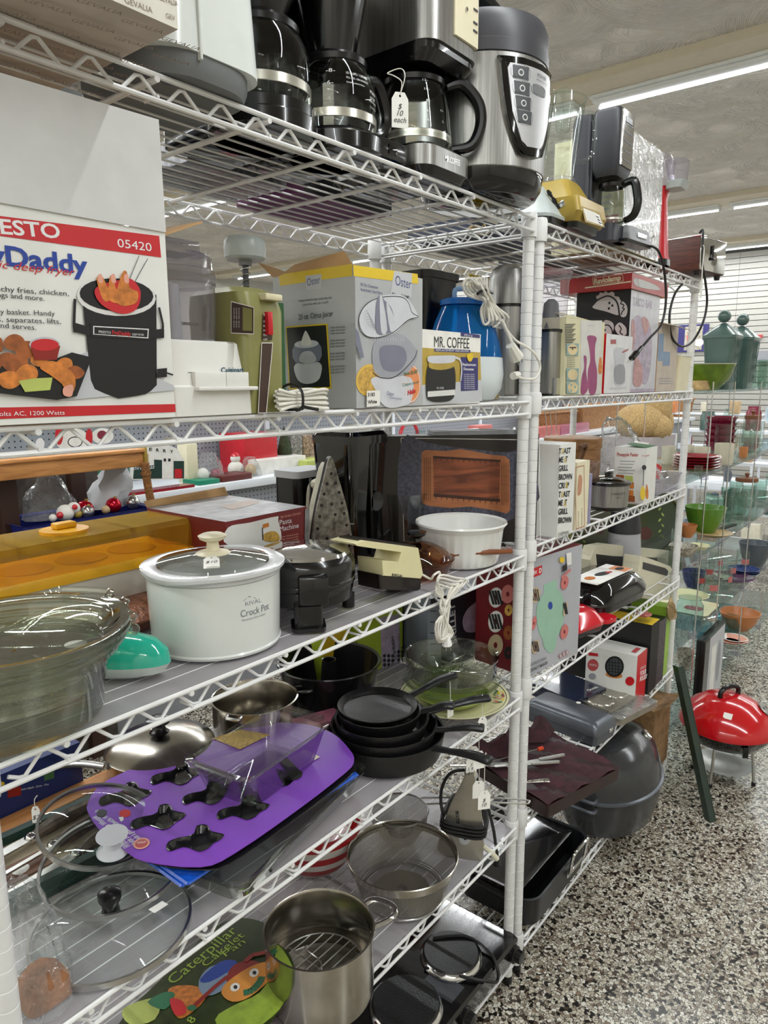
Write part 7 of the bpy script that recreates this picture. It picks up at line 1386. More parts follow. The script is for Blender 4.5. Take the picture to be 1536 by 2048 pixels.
for k in range(4): z0 = 2.6+k*0.35; pts += [(-2.0, -0.2, z0), (0, -0.35, z0-0.2), (2.0, -0.1, z0+0.1), (1.5, 3.6, z0+0.2), (0, 4.4, z0), (-1.4, 3.6, z0+0.1)]
pts += [(-1.9, -0.2, 4.2), (-2.4, 0.5, 6.0), (-1.6, 2.0, 7.2), (0.6, 4.0, 6.0), (2.6, 3.0, 2.2), (3.4, 2.6, -0.6)]
obj('power_cord', b.tube(pts, 0.15, 'cord_black', 7, smooth_pts=4), t); obj('plug', B().tube([(3.4, 2.6, -0.6), (3.6, 2.5, -1.8)], 0.28, 'black', 8, radii=[0.18, 0.36]), t); obj('cord_guard', B().tube([(2.0, 1.4, 0.7), (3.0, 1.6, -0.1), (3.5, 1.7, -0.6)], 0.26, 'ivory', 8), t)
q = at_y(957, 1590, -1.0); tagcard('price_tag', 'white string tag hanging in front of the cream steam iron', q.x, q.y, q.z+1.2, 1.1, 1.5, -40, lines=('',) , string=[(0, 0, 0), (0, 0, 1.6), (-0.3, 0.1, 2.7)])
q = at_y(943, 1525, -1.6); tagcard('price_tag', 'white tag with three handwritten lines just above the cream steam iron', q.x, q.y, q.z+0.4, 0.9, 1.3, -40, lines=('S', '5.95', '$10'), string=[(0, 0, 0), (0, 0, 1.2)])
t = thing('wire_strainer', 'fine mesh strainer with a long wire loop handle poking past the near post', 'strainer', (-9.4, 6.8, T5)); obj('mesh_bowl', B().lathe([(0.001, 0.1), (1.6, 0.6), (2.6, 2.4), (2.7, 3.4)], (0, 0, 0), 'wire_mesh', 40), t)
obj('rim_and_handle', B().tube([(2.7*math.cos(k*PI/14), 2.7*math.sin(k*PI/14), 3.45) for k in range(28)], 0.1, 'steel', 6, closed=True).tube([(2.2, -1.5, 3.5), (5.0, -5.5, 3.9), (7.2, -9.0, 4.0), (7.7, -9.4, 4.0), (7.9, -8.9, 4.0), (5.6, -5.0, 3.9), (2.7, -0.5, 3.5)], 0.09, 'steel', 7, smooth_pts=3), t)
# ---------------------------------------------------------------- far rack, fifth shelf
T5b = 18.57; P('velvet', '#3a141e', 0.85, var=0.25, scale=14, bump=0.3); P('case_leather', '#2a1213', 0.4, var=0.1)
c_, w_, d_, an = quad([(958, 1500), (1072, 1620), (1214, 1535), (1105, 1445)], T5b+1.8)
t = thing('cutlery_case', 'burgundy velvet-lined cutlery case overhanging the shelf, loose cutlery on it', 'case', (c_.x, c_.y, T5b), an)
obj('case_tray', B().rl([(0, w_-0.3, d_-0.3, 0.3), (1.5, w_, d_, 0.3)], 'case_leather'), t); b = B(); rg = random.Random(4)
g = [[(-(w_/2)+w_*i/16, -(d_/2)+d_*j/10, 1.55+0.18*math.sin(i*1.1+j)+0.12*rg.random()) for j in range(11)] for i in range(17)]
b.loft(g, 'velvet', False, False, closed=False); obj('velvet_lining', b, t)
b = B(); g = [[(-(w_/2)+w_*i/18, d_/2-0.6+0.5*math.sin(i*0.8)-(1.6 if j == 2 else 0.8*j)*1.0, 1.9+(1.5, 2.0, 1.1, 0.2)[j]*(0.8+0.25*math.sin(i*1.3))) for j in range(4)] for i in range(19)]
b.loft(g, 'velvet', False, False, closed=False); obj('velvet_flap', b, t)
for x, y, a, nm, l in ((985, 1500, -20, 'fork', 'silver fork with its tines up, leftmost on the velvet case'), (995, 1530, -35, 'fork', 'second silver fork on the velvet case, below the leftmost one'), (1062, 1528, -30, 'table_knife', 'silver knife lying across the velvet just right of the posts'), (1078, 1520, -18, 'table_knife', 'silver knife pointing at the shelf edge on the velvet case'), (1070, 1563, -28, 'serving_spoon', 'ornate silver handle lying nearest the edge of the velvet case'), (968, 1478, -30, 'table_spoon', 'silver spoon bowl at the left end of the velvet case')):
    q = at_z(x, y, T5b+2.05); t = thing(nm, l, 'cutlery', (q.x, q.y, T5b+2.05), a-15)
    if nm == 'fork':
        obj('handle', B().rl([(-0.04, 4.2, 0.34, 0.1, -3.0, 0), (0.06, 4.2, 0.3, 0.1, -3.0, 0)], 'steel'), t)
        for k in range(4): obj('tine', B().box(-0.9, 1.3, -0.36+k*0.22, -0.28+k*0.22, 0, 0.06, 'steel'), t)
    elif nm == 'serving_spoon': obj('handle', B().tube([(-2, 0, 0), (-0.8, 0, 0.05), (0.6, 0, 0.05), (1.5, 0, 0)], 0.3, P('ornate', '#a9a498', 0.3, 0.9, var=0.4, scale=40, bump=1.0, bscale=30), 8, smooth_pts=3, radii=[0.1, 0.18, 0.3, 0.34], flat=0.4), t)
    elif nm == 'table_spoon': obj('bowl', B().lathe([(0.55, 0.1), (0.4, -0.02), (0.001, -0.08)], (0, 0, 0), 'steel', 20, sx=1.6), t); obj('handle', B().box(0.7, 4.5, -0.15, 0.15, 0, 0.08, 'steel'), t)
    else: obj('blade', B().box(-4.0, 0, -0.22, 0.22, 0, 0.05, 'steel'), t); obj('handle', B().rl([(0, 3.2, 0.44, 0.18, 1.6, 0), (0.16, 3.2, 0.36, 0.16, 1.6, 0)], 'steel'), t)
q0 = at_z(965, 1528, T5b+2.3)-Vector((0, 0, 0)); q1 = at_z(1078, 1498, T5b+2.4); t = thing('skewer', 'long thin metal skewer with an orange tip across the velvet case', 'skewer', tuple(q0)); obj('rod', B().tube([(0, 0, 0), q1-q0], 0.06, 'steel', 6), t); obj('orange_tip', B().tube([(q1-q0)*0.98, (q1-q0)*1.07], 0.22, P('tip_orange', '#d8481c', 0.4), 8), t)
P('gun_grey', '#5b5f66', 0.3, 0.4, var=0.05)
c_, w_, d_, an = quad([(1053, 1396), (1190, 1458), (1228, 1430), (1100, 1375)], T5b+2.7)
t = thing('storage_case', 'long grey hard case with a rounded lid and small latch, behind the velvet case', 'case', (c_.x, c_.y, T5b), an)
obj('case_base', B().rl([(0, w_-0.4, d_-0.3, 0.4), (1.2, w_, d_, 0.5)], 'gun_grey'), t); obj('case_lid', B().rl([(1.25, w_+0.1, d_+0.1, 0.5), (2.0, w_, d_, 0.6), (2.5, w_-0.5, d_-0.6, 0.7), (2.75, w_-1.4, d_-1.4, 0.6)], 'gun_grey'), t); obj('latch', B().box(w_*0.1, w_*0.1+0.8, -d_/2-0.12, -d_/2, 0.9, 1.35, 'chrome', 0.03).at((w_*0.33, -0.2, 2.76)).cyl(0, 0, 0, 0.03, 0.3, 'label_white', 16), t)
c_, w_, d_, an = quad([(1062, 1356), (1150, 1408), (1207, 1376), (1130, 1338)], T5b+1.9)
t = thing('navy_packet', 'shiny navy blue box with small white lettering behind the grey hard case', 'box', (c_.x, c_.y+0.3, T5b), an); obj('box_body', B().rl([(0, w_, d_, 0.1), (1.8, w_, d_, 0.1)], P('navy_gloss', '#151f38', 0.15, var=0.1, coat=0.5)), t); p = Print((0, 0, 1.8), (1, 0, 0), (0, 1, 0)); p.text('Oneida', w_*0.1, -d_*0.4, 0.7, 'label_white', bold=0.02); p.put(t)
c_, w_, d_, an = quad([(1162, 1402), (1240, 1447), (1305, 1402), (1245, 1372)], T5b+0.8)
t = thing('egg_poacher_tray', 'silvery tray wrapped in film, lower of the two metal trays before the waffle carton', 'tray', (c_.x, c_.y, T5b), an); obj('tray_plate', B().rl([(0.0, w_, d_, 0.3), (0.8, w_, d_, 0.3)], 'alu'), t); obj('film_wrap', B().rl([(0.85, w_, d_, 0.4), (1.05, w_*0.8, d_*0.8, 0.4)], 'film'), t)
c_, w_, d_, an = quad([(1160, 1392), (1212, 1424), (1270, 1390), (1218, 1362)], T5b+1.5)
t = thing('egg_poacher_tray', 'silvery egg tray with two fluted cups, upper of the two metal trays', 'tray', (c_.x, c_.y, T5b+1.05), an)
obj('tray_plate', B().rl([(0.0, w_, d_, 0.4), (0.3, w_, d_, 0.4)], 'alu'), t)
for s_ in (-1, 1):
    b = B(); R = []
    for r, z in ((0.24, 0.31), (0.22, 0.45), (0.19, 0.4), (0.05, 0.32), (0.001, 0.32)): R.append([(w_*r*(1+0.06*math.cos(a*10))*math.cos(a)+s_*w_*0.24, w_*r*(1+0.06*math.cos(a*10))*math.sin(a), z) for a in [k*PI/30 for k in range(60)]])
    b.loft(R, 'alu', False, True); obj('egg_cup', b, t)
t = carton('waffle_maker_carton', 'white and red carton with a round black waffle iron picture, before big black cartons', 32.4, 36.2, -0.7, 6.3, T5b, 25.5, 'box_white', None, 'box_white')
p = ppf(t); p.rect(0, 0, 3.8, 7.0, 'bright_red'); p.pt_('YOUR', (1279, 1352), (1292, 1346), 8, 'ink_white', bold=0.04); p.pt_('FOOD!', (1279, 1363), (1293, 1356), 8, 'ink_white', bold=0.04); p.pt_('UNPROCESS', (1280, 1340), (1291, 1335), 5, 'ink_white'); p.put(t)
p = ppl(t); p.pp([(1177, 1304), (1196, 1307), (1196, 1313), (1177, 1311)], 'pr_red'); p.pe(1186, 1330, 11, 12, 'l_red'); p.pt_('WAFFLE', (1179, 1331), (1194, 1333), 4, 'ink_white'); p.pe(1228, 1350, 17, 6, 'pr_orange', 8); p.pe(1229, 1333, 19, 21, 'pr_black'); p.pe(1229, 1333, 15, 17, 'dgrey')
for k in range(4): p.pl([(1216, 1324+k*6), (1242, 1327+k*6)], 0.1, 'pr_black'); p.pl([(1219+k*6, 1320), (1219+k*6, 1348)], 0.1, 'pr_black')
p.pe(1260, 1362, 9, 9, 'bright_red'); p.pe(1185, 1352, 7, 6, 'pr_grey'); p.put(t)
p = ppt(t, 7.0); p.rect(1.0, 0.6, 3.0, 1.2, 'l_red'); p.put(t)
t = carton('black_carton', 'big black carton with a small round white seal on its side', 36.9, 40.2, -0.9, 12.0, T5b, 28.6, 'black_matte', 'pr_black', 'yellow_print'); p = ppl(t); p.pe(1251, 1246, 4, 5, 'pr_lgrey'); p.pe(1250, 1310, 3, 3, 'pr_lgrey'); p.put(t)
carton('black_carton', 'big black carton with a scuffed lilac edge, standing against the far post', 40.5, 43.6, -0.8, 10.0, T5b, 28.0, P('scuffed', '#4a434a', 0.5, var=0.4, scale=20), 'pr_black'); carton('green_carton', 'narrow bright green carton edge beside the far post', 44.1, 46.4, -0.5, 5.0, T5b, 29.2, P('bright_green', '#8fb83a', 0.4))
t = thing('glass_ornament', 'pink glass flower ornament lying on the big black carton', 'ornament', (37.9, 0.6, 28.65)); obj('base', B().lathe([(0.001, 0), (0.9, 0), (1.1, 0.5)], (0, 0, 0), 'glass', 20), t)
for k in range(5): obj('petal', B().at((0.55*math.cos(k*1.257), 0.55*math.sin(k*1.257), 0.8), (0, -20, 72*k)).lathe([(0.001, -0.2), (0.55, 0), (0.5, 0.25), (0.001, 0.35)], (0, 0, 0), 'donut_pink', 14), t)
# ---------------------------------------------------------------- bottom shelves
T6 = 3.72; P('hob_black', '#0b0b0c', 0.12, coat=0.3); c_, w_, d_, an = quad([(700, 2035), (866, 2060), (1022, 1893), (940, 1782)], T6+2.6)
t = thing('double_hotplate', 'black electric double hotplate with chrome-edged rings on the bottom shelf', 'hotplate', (-9.6, 3.2, T6), 0)
obj('housing', B().rl([(0.5, 18.6, 9.0, 0.6), (2.3, 18.8, 9.2, 0.6), (2.6, 18.4, 8.8, 0.6)], 'hob_black'), t)
for x, r in ((-4.4, 3.1), (2.9, 2.8)): obj('heating_ring', B().lathe([(r+0.25, 2.6), (r+0.2, 2.8), (r, 3.0), (r-0.05, 3.05)], (x, -0.6, 0), 'chrome', 48).lathe([(r-0.05, 3.0), (r-0.2, 3.2), (0.001, 3.2)], (x, -0.6, 0), 'iron_black', 48), t)
obj('control_knob', B().at((8.0, -4.8, 1.5), (90, 0, 0)).lathe([(0.85, -0.2), (0.85, 0.15), (0.65, 0.25), (0.6, 0.8), (0.001, 0.85)], (0, 0, 0), 'black', 24), t); obj('control_knob', B().at((-1.0, -4.8, 1.5), (90, 0, 0)).lathe([(0.85, -0.2), (0.85, 0.15), (0.65, 0.25), (0.6, 0.8), (0.001, 0.85)], (0, 0, 0), 'black', 24), t)
obj('vent_strip', B().box(-1.6, 0.6, -3.6, -0.2, 2.6, 2.64, 'charcoal'), t); obj('power_cord', B().tube([(3, 1.6, 3.3), (5.2, -0.8, 3.35), (5.4, -3.2, 2.9), (4.6, -4.7, 2.6), (4.2, -5.0, 1.4), (2.5, -4.9, 2.6), (1.5, -3.6, 2.9), (0.0, 0.5, 2.8)], 0.15, 'cord_black', 7, smooth_pts=4), t)
for x in (-8, 8):
    for y in (-3.8, 3.8): obj('foot', B().cyl(x, y, 0, 0.5, 0.4, 'black', 10), t)
t = carton('red_grey_carton', 'grey and dark red carton at the back of the bottom shelf by the near post', -4.5, 0.2, 8.6, 14.5, T6, 10.0, 'pr_lgrey', 'dash_maroon', 'brown_black'); carton('dark_pink_carton', 'dark pink carton at the left of the bottom shelf', -40, -23, 5, 13, T6, 9, P('dark_pink', '#6f3348', 0.5)); flap(t, [(0.1, -0.06, 5.3), (4.6, -0.06, 5.3), (4.6, -0.06, 6.2), (0.1, -0.06, 6.2)], 0.03, 'bright_red', 'label_strip')
T6b = 4.2; P('roast_black', '#17181a', 0.35, bump=0.05)
t = thing('roasting_pan', 'black oblong roasting pan with steel drop handles and a dark tray inside', 'roasting pan', (10.2, 3.6, T6b), 0)
obj('pan_body', B().rl([(0, 13.2, 8.6, 1.4), (0.2, 13.8, 9.2, 1.6), (3.6, 14.8, 9.9, 1.8), (3.7, 15.2, 10.2, 1.9), (3.65, 14.5, 9.6, 1.7), (0.4, 13.4, 8.8, 1.5)], 'roast_black'), t)
obj('inner_tray', B().rl([(2.6, 13.4, 7.6, 0.6, -0.6, 0.4), (4.3, 13.6, 7.8, 0.6, -0.8, 0.6), (4.2, 12.8, 7.0, 0.5, -0.8, 0.6)], 'hob_black'), t); obj('drop_handle', B().tube([(1.0, -5.2, 2.2), (1.0, -5.5, 4.6), (1.6, -5.6, 5.0), (4.4, -5.6, 5.0), (5.0, -5.5, 4.6), (5.0, -5.2, 2.2)], 0.2, 'chrome', 8, smooth_pts=3).box(0.6, 5.4, -5.15, -4.9, 1.9, 2.4, 'chrome', 0.08), t)
t = thing('griddle', 'long black bar tool with a red end lying behind the roasting pan', 'utensil', (10.5, 10.6, T6b)); obj('bar', B().box(-5.0, 7.5, -0.7, 0.7, 2.9, 4.0, 'black_matte', 0.3).box(-4.6, 7, -0.4, 0.4, 0, 3, 'black_matte'), t); obj('red_end', B().box(-7.0, -5.0, -0.75, 0.75, 2.85, 4.05, 'bright_red', 0.3), t)
SPECK('speckle', '#2c2d2f', '#7d7f80', 0.62, 2600, 0.18)
t = thing('roaster', 'big oval speckled dark grey covered roaster overhanging the bottom shelf', 'roaster', (29.8, 1.2, T6b), 0)
def ov(a, b_, z, n=56): return [(a*math.cos(2*PI*i/n), b_*math.sin(2*PI*i/n), z) for i in range(n)]
obj('roaster_base', B().loft([ov(7.2, 4.9, 0), ov(7.9, 5.6, 0.35), ov(8.4, 6.1, 2.2), ov(8.6, 6.3, 5.2)], 'speckle'), t); obj('rim', B().loft([ov(8.6, 6.3, 5.1), ov(8.9, 6.6, 5.2), ov(8.9, 6.6, 5.45), ov(8.6, 6.3, 5.55)], 'gun_grey', False, False), t)
obj('domed_lid', B().loft([ov(8.6, 6.3, 5.5), ov(8.4, 6.1, 7.0), ov(7.8, 5.4, 8.9), ov(6.6, 4.2, 10.3), ov(4.8, 2.8, 11.0), ov(0.1, 0.1, 11.3)], 'speckle'), t)
for z, w2 in ((5.9, 'lid_handle'), (4.6, 'base_handle')):
    for s_ in (1, -1): obj(w2, B().tube([(s_*8.4, -1.6, z), (s_*9.8, -1.7, z+0.3), (s_*10.1, 0, z+0.4), (s_*9.8, 1.7, z+0.3), (s_*8.4, 1.6, z)], 0.22, 'gun_grey', 8, smooth_pts=4), t)
obj('vent', B().at((3.6, -3.4, 10.3), (40, 14, 0)).lathe([(0.8, 0), (0.7, 0.2), (0.4, 0.1), (0.001, 0.05)], (0, 0, 0), 'chrome', 20), t)
t = carton('wooden_crate', 'old brown printed cardboard crate standing behind the speckled roaster', 40.6, 48.2, -0.9, 8.0, T6b, 14.6, P('old_card', '#8a6a45', 0.8, var=0.25, scale=8), 'old_card'); flap(t, [(0, 0, 10.5), (7.6, 0, 10.5), (7.0, -1.6, 11.2), (0.6, -1.6, 11.4)], 0.08, 'old_card')
t = thing('corner_trim', 'long dark green metal corner strip leaning against the far end of the rack', 'metal strip', (41.5, -9.2, 0)); u = Vector((45.8, -2.2, 20.0))-Vector((41.5, -9.2, 0)); w3 = Vector((1.0, -0.6, 0)); n3 = Vector((0.5, 0.9, 0))
b = B()
for w4 in (w3*0.9, n3*1.0):
    a_ = [Vector((0, 0, 0.02)), w4, u+w4, u]; of = Vector((0.05, 0.04, 0)); b.raw([*a_, *[q+of for q in a_]], [(0, 1, 2, 3), (7, 6, 5, 4), (0, 4, 5, 1), (1, 5, 6, 2), (2, 6, 7, 3), (3, 7, 4, 0)], P('strip_green', '#26352c', 0.35))
obj('angle_section', b, t); obj('inner_edge', B().tube([w3*0.9, u+w3*0.9], 0.06, 'strip_green', 6), t)
# ---------------------------------------------------------------- red kettle grill on the floor
P('kettle_red', '#c0101a', 0.15, var=0.04, coat=0.5)
t = thing('kettle_grill', 'small red-lidded tabletop kettle grill standing on the floor', 'grill', (55.4, -7.4, 0), 0)
obj('bowl', B().lathe([(0.001, 5.4), (3.0, 5.6), (5.4, 6.8), (6.6, 8.6), (6.75, 9.1)], (0, 0, 0), 'black_gloss', 56), t); obj('lid', B().lathe([(6.9, 9.0), (6.95, 9.25), (6.5, 10.4), (5.2, 12.0), (3.4, 13.2), (1.4, 13.7), (0.001, 13.8)], (0, 0, 0), 'kettle_red', 56), t)
obj('lid_handle', B().tube([(-1.6, 0.9, 13.4), (-1.5, 0.8, 14.6), (0, 0, 15.1), (1.5, -0.8, 14.6), (1.6, -0.9, 13.4)], 0.36, 'black', 10, smooth_pts=4), t); obj('vent_disc', B().at((1.2, -4.9, 12.25), (38, 8, 0)).lathe([(1.25, 0), (1.2, 0.12), (0.001, 0.16)], (0, 0, 0), 'steel', 28).lathe([(0.25, 0.17), (0.2, 0.2), (0.001, 0.2)], (0.6, 0.2, 0), 'dgrey', 10).lathe([(0.25, 0.17), (0.2, 0.2), (0.001, 0.2)], (-0.5, 0.3, 0), 'dgrey', 10).lathe([(0.25, 0.17), (0.2, 0.2), (0.001, 0.2)], (0.1, -0.6, 0), 'dgrey', 10), t)
obj('lid_clip', B().at((-5.4, -3.9, 0), (0, 0, 36)).box(-0.2, 0.1, -0.4, 0.4, 6.9, 8.6, 'black', 0.1), t); obj('price_sticker', B().at((-4.7, -1.0, 12.3), (0, -38, 0)).box(-0.5, 0.5, -0.6, 0.6, 0, 0.04, 'paper'), t)
for x, y in ((-4.4, 0.7), (0.2, -4.4), (4.4, -0.7), (-0.2, 4.4)):
    l = obj('leg', B().tube([(x*0.86, y*0.86, 6.6), (x, y, 0.5)], 0.22, 'steel', 10), t); obj('rubber_foot', B().cyl(x, y, 0, 0.6, 0.32, 'black', 10), l)
obj('ash_plate', B().lathe([(0.001, 2.0), (2.4, 2.0), (2.6, 2.2), (3.9, 2.3), (4.2, 2.5), (3.9, 2.42), (2.6, 2.3), (2.3, 2.1), (0.001, 2.1)], (0, 0, 0), P('plate_alu', '#b9b9b6', 0.35, 0.5), 48), t)
# ================================================================ glass display shelves beyond the racks
THIN('shelf_glass', '#f1f6f5', '#a9c2bd', rough=0.02); G0, G1 = 50.6, 150.0
t = thing('glass_display_unit', 'long open display unit of five clear glass shelves on thin steel rods', 'display shelf', (0, 0, 0))
TZ = [59.6, 46.2, 32.7, 19.2, 5.2]
for z in TZ: obj('glass_shelf', B().box(G0, G1, 0.6, 15.5, z-0.35, z, 'shelf_glass', 0.05), t)
for x in (64, 78, 99, 120, 141):
    for y in (0.45, 15.6): obj('steel_rod', B().cyl(x, y, 0, 61, 0.11, 'chrome', 8), t)
for x in (64, 78, 99, 120):
    for z in TZ[1:]: obj('shelf_clip', B().box(x-0.5, x+0.5, 0.2, 1.4, z-0.8, z+0.3, 'clear_plastic', 0.1), t)
def wdist(p): return (Vector(p)-EYE).dot(fw)
def spot(cx, by, wpx, hpx, Z, ymin=0.9):
    p = at_z(cx, by, Z); w = wdist(p); r = wpx/2*w/FPX; v = (p-EYE); v.z = 0; v.normalize(); c = p+v*r
    if c.y < ymin+r*0.7 or c.y > 14.8-r*0.5:
        Y = ymin+r*0.7 if c.y < ymin+r*0.7 else 14.8-r*0.5; lo, hi = 50.0, 400.0
        for _ in range(40):
            mid = (lo+hi)/2; d = Vector((mid, Y, Z))-EYE; px = 768+FPX*d.dot(r2)/d.dot(fw)
            lo, hi = (mid, hi) if px < cx else (lo, mid)
        k = wdist((lo, Y, Z))/w; c = Vector((lo, Y, Z)); r *= k; hpx *= k
    return c, r, hpx*w/FPX*1.02
def plate(r, h=0.5): return [(0.001, 0), (r*0.6, 0), (r, h), (r*0.97, h+0.06), (r*0.58, 0.12), (0.001, 0.12)]
def bowl_(r, h): return [(0.001, 0), (r*0.5, 0), (r*0.8, h*0.4), (r, h), (r*0.96, h), (r*0.74, h*0.42), (r*0.4, 0.15), (0.001, 0.15)]
def cup_(r, h): return [(0.001, 0), (r*0.85, 0), (r, h*0.15), (r, h), (r*0.9, h), (r*0.88, 0.2), (0.001, 0.2)]
def jar_(r, h): return [(0.001, 0), (r, 0), (r, h*0.75), (r*0.8, h*0.88), (r*0.8, h)]
P('can_green', '#47605a', 0.3, coat=0.3, var=0.05); P('olive', '#5e7a12', 0.25, var=0.2, coat=0.3); P('burgundy', '#7b1f38', 0.2, coat=0.4); P('plate_red', '#8c1f28', 0.2, coat=0.4); P('mug_cream', '#cfc9b4', 0.25, coat=0.3); P('grass_green', '#5b8a2c', 0.25, coat=0.3, var=0.05)
P('terra', '#c07a48', 0.3); P('floral', '#b7b0a0', 0.3, var=0.4, scale=20); P('plum', '#54394d', 0.2, coat=0.3); P('slate_b', '#565c63', 0.3); P('blue_rim', '#33406f', 0.25, var=0.3, scale=16); P('tanplate', '#b99a68', 0.35, var=0.2, scale=12); P('wlid', '#7c4d30', 0.5); THIN('glass_blue', '#d5e8ec', '#7d9aa2'); THIN('glass_teal', '#e6f0ec', '#93aca4'); P('basket_weave', '#a97b4a', 0.7, var=0.3, scale=40, bump=1.0, bscale=40); P('fur', '#b89a68', 0.9, var=0.2, scale=20, bump=0.8, bscale=60)
def round_item(name, label, cat, s_, prof, m, z, group=None, lid=None, extra=None):
    c, r, h = s_
    o = B().lathe(prof(r, h), (0, 0, 0), m, 32)
    if not lid and not extra: return solo(name, label, cat, o, (c.x, c.y, z+0.02), 0, group)
    t = thing(name, label, cat, (c.x, c.y, z+0.02), 0, group); obj('body', o, t)
    if lid: obj('lid', B().lathe([(r*0.85, h), (r*0.9, h+0.1), (r*0.9, h+0.8), (0.3, h+0.9), (0.3, h+1.3), (0.6, h+1.6), (0.001, h+1.9)], (0, 0, 0), lid, 28), t)
    if extra == 'mug': obj('handle', B().tube([(r*0.9, -0.2, h*0.8), (r*1.5, -0.6, h*0.75), (r*1.5, -0.6, h*0.35), (r*0.9, -0.2, h*0.25)], 0.2, m, 8, smooth_pts=3), t)
    if extra == 'pot': obj('spout', B().tube([(-r*0.8, 0, h*0.3), (-r*1.4, 0, h*0.8)], 0.3, m, 8), t); obj('handle', B().tube([(r*0.8, 0, h*0.7), (r*1.5, 0, h*0.6), (r*0.9, 0, h*0.2)], 0.2, 'blue_rim', 8, smooth_pts=3), t); obj('lid', B().lathe([(r*0.5, h), (0.2, h+0.4), (0.001, h+0.7)], (0, 0, 0), 'blue_rim', 16), t)
    return t
# top glass shelf
c, r, h = spot(1404, 783, 110, 50, TZ[0])
solo('leaf_bowl', 'wide olive green bowl with a white rim on the top glass shelf', 'bowl', B().lathe([(0.001, 0), (2.6, 0), (4.4, 1.8), (5.2, 4.3)], (0, 0, 0), 'olive', 40).lathe([(5.2, 4.3), (5.35, 4.45), (5.1, 4.45), (4.2, 2.2), (2.4, 0.4), (0.001, 0.3)], (0, 0, 0), 'label_white', 40), (at_y(1402, 782, 5.2).x, 5.2, TZ[0]))
for i, (x, l) in enumerate(((87.0, 'green lattice-patterned canister with a ball finial, nearer of the pair'), (97.5, 'green lattice-patterned canister with a ball finial, farther of the pair'))):
    t = thing('canister', l, 'canister', (x, 5.2 if i == 0 else 4.4, TZ[0]), 0, 'green lattice canisters')
    obj('body', B().rl([(0, 5.0, 4.2, 0.8), (5, 5.6, 4.8, 0.9), (9.2, 6.6, 5.6, 1.0)], 'can_green'), t); obj('lid', B().rl([(9.2, 6.9, 5.9, 1.0), (9.7, 6.9, 5.9, 1.0), (10.6, 5.2, 4.4, 1.2), (11.6, 2.2, 2.0, 0.9), (12.0, 0.9, 0.9, 0.4)], 'can_green'), t); obj('finial', B().sph((0, 0, 13.2), 1.15, 'can_green', 18), t)
    b = B()
    for k in range(3):
        for s_ in (-1, 1): b.tube([(-2.6+k*1.3+(0 if s_ > 0 else 2.6), -2.62, 1.2), (-2.6+k*1.3+(2.6 if s_ > 0 else 0), -2.82, 9.0)], 0.07, 'can_green', 5)
    obj('lattice', b, t)
solo('wooden_wedge', 'honey-coloured wooden block under the green canisters on the top glass shelf', 'block', B().box(0, 6, 0, 3, 0, 1.6, 'tanplate', 0.1), (70, 3.2, TZ[0])); solo('ceramic_tile', 'white ceramic panel with a small red bird on the top glass shelf', 'tile', B().box(0, 8, 0, 0.8, 0, 8, 'label_white', 0.1).box(2, 4, -0.05, 0, 1.5, 3, 'l_red'), (104, 6, TZ[0])); solo('brass_vase', 'golden round vase behind the olive green bowl', 'vase', B().lathe([(0.001, 0), (1.6, 0), (2.6, 2.4), (1.6, 4.6), (1.2, 5.4)], (0, 0, 0), 'gold', 28), (79.5, 12.6, TZ[0]))
